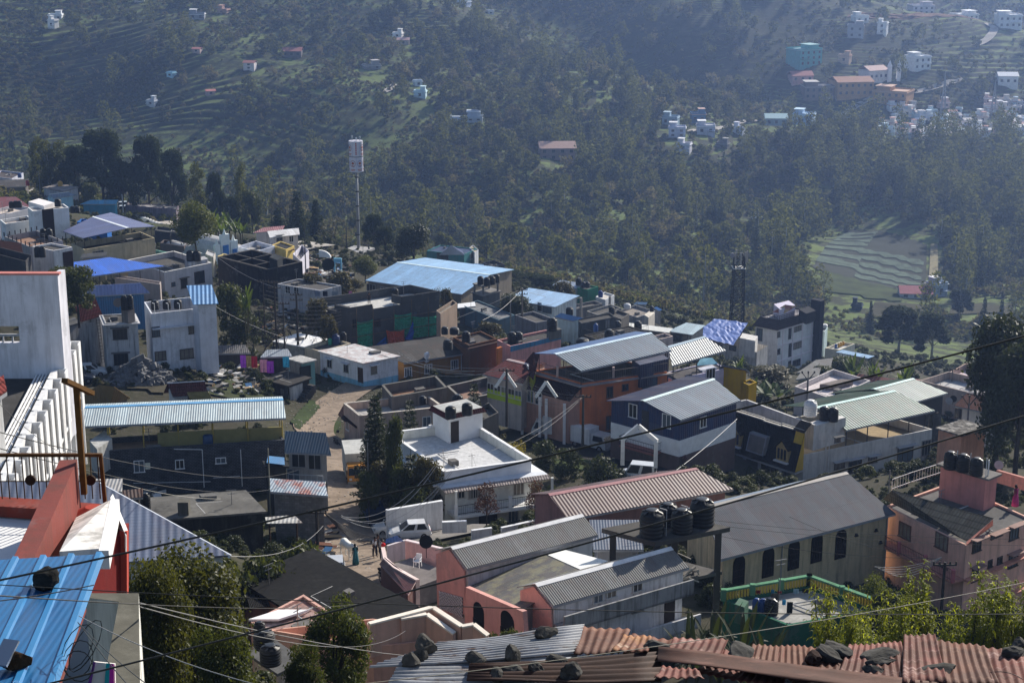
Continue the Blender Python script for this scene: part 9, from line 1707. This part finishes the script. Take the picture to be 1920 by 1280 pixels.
for dx in(0,5.2):m=MB();m.abox(c+V((dx+3,0,4)),2.2,2.2,10);m.tube([c+V((dx+3,0,9)),c+V((dx+3,0,12))],1.3,.05,6);m.build('tower',flatm((.62,.6,.6),.1),r)
q,ok=hit([1040],[322],300);c=V(q[0]);m=MB();m.tube([c+UPZ*3.2,c+UPZ*5.2],3.6,.1,8);m.tube([c-UPZ*1,c+UPZ*3.2],2.4,2.4,8);r=thing('pavilion','round brown pavilion roof beside the villa in the dark wood','pavilion',c);m.build('roof',flatm((.3,.2,.17),.15),r)
m=nodes('haze');mt,nt,out=m;pv=nt.nodes.new('ShaderNodeVolumePrincipled');pv.inputs['Density'].default_value=HAZE;pv.inputs['Color'].default_value=(.35,.52,.96,1);pv.inputs['Anisotropy'].default_value=.6;nt.links.new(pv.outputs[0],out.inputs[1])
mb=MB();mb.hexa([(-1100,-30,-230),(1100,-30,-230),(1100,1500,-230),(-1100,1500,-230)],[(-1100,-30,6),(1100,-30,6),(1100,1500,6),(-1100,1500,6)]);o=mb.build('haze',mt,None);o['kind']='stuff'
print('terrain z',vt[:,2].min(),vt[:,2].max())
w=bpy.data.worlds.new('World');SC.world=w;w.use_nodes=True;nt=w.node_tree;nt.nodes.clear()
sky=nt.nodes.new('ShaderNodeTexSky');sky.sky_type='NISHITA';sky.sun_disc=False
EL,AZ=math.radians(31),math.radians(36)
sky.sun_elevation=EL;sky.sun_rotation=AZ;sky.altitude=1500;sky.dust_density=2.5;sky.ozone_density=.8
bg=nt.nodes.new('ShaderNodeBackground');bg.inputs[1].default_value=.10;ow=nt.nodes.new('ShaderNodeOutputWorld')
nt.links.new(sky.outputs[0],bg.inputs[0]);nt.links.new(bg.outputs[0],ow.inputs[0])
sd=V((math.sin(AZ)*math.cos(EL),math.cos(AZ)*math.cos(EL),math.sin(EL)))
l=bpy.data.lights.new('sun','SUN');l.energy=5.0;l.angle=math.radians(.5);l.color=(1,.93,.82);lo=bpy.data.objects.new('sun',l);COL.objects.link(lo);lo.rotation_euler=sd.to_track_quat('Z','Y').to_euler();lo.location=sd*200
cam=bpy.data.cameras.new('camera');co=bpy.data.objects.new('camera',cam);COL.objects.link(co);SC.camera=co
cam.sensor_width=36;cam.lens=36*F/1920;cam.clip_end=6000;cam.clip_start=.1
co.rotation_euler=(math.pi/2-PITCH,0,0)
SC.view_settings.view_transform='Standard';SC.view_settings.look='None';SC.view_settings.gamma=1;SC.view_settings.exposure=.42
SC.cycles.use_denoising=True;SC.cycles.max_bounces=6;SC.cycles.diffuse_bounces=2;SC.cycles.glossy_bounces=2;SC.cycles.transmission_bounces=3;SC.cycles.volume_bounces=0;SC.cycles.caustics_reflective=False;SC.cycles.caustics_refractive=False;SC.cycles.sample_clamp_indirect=4
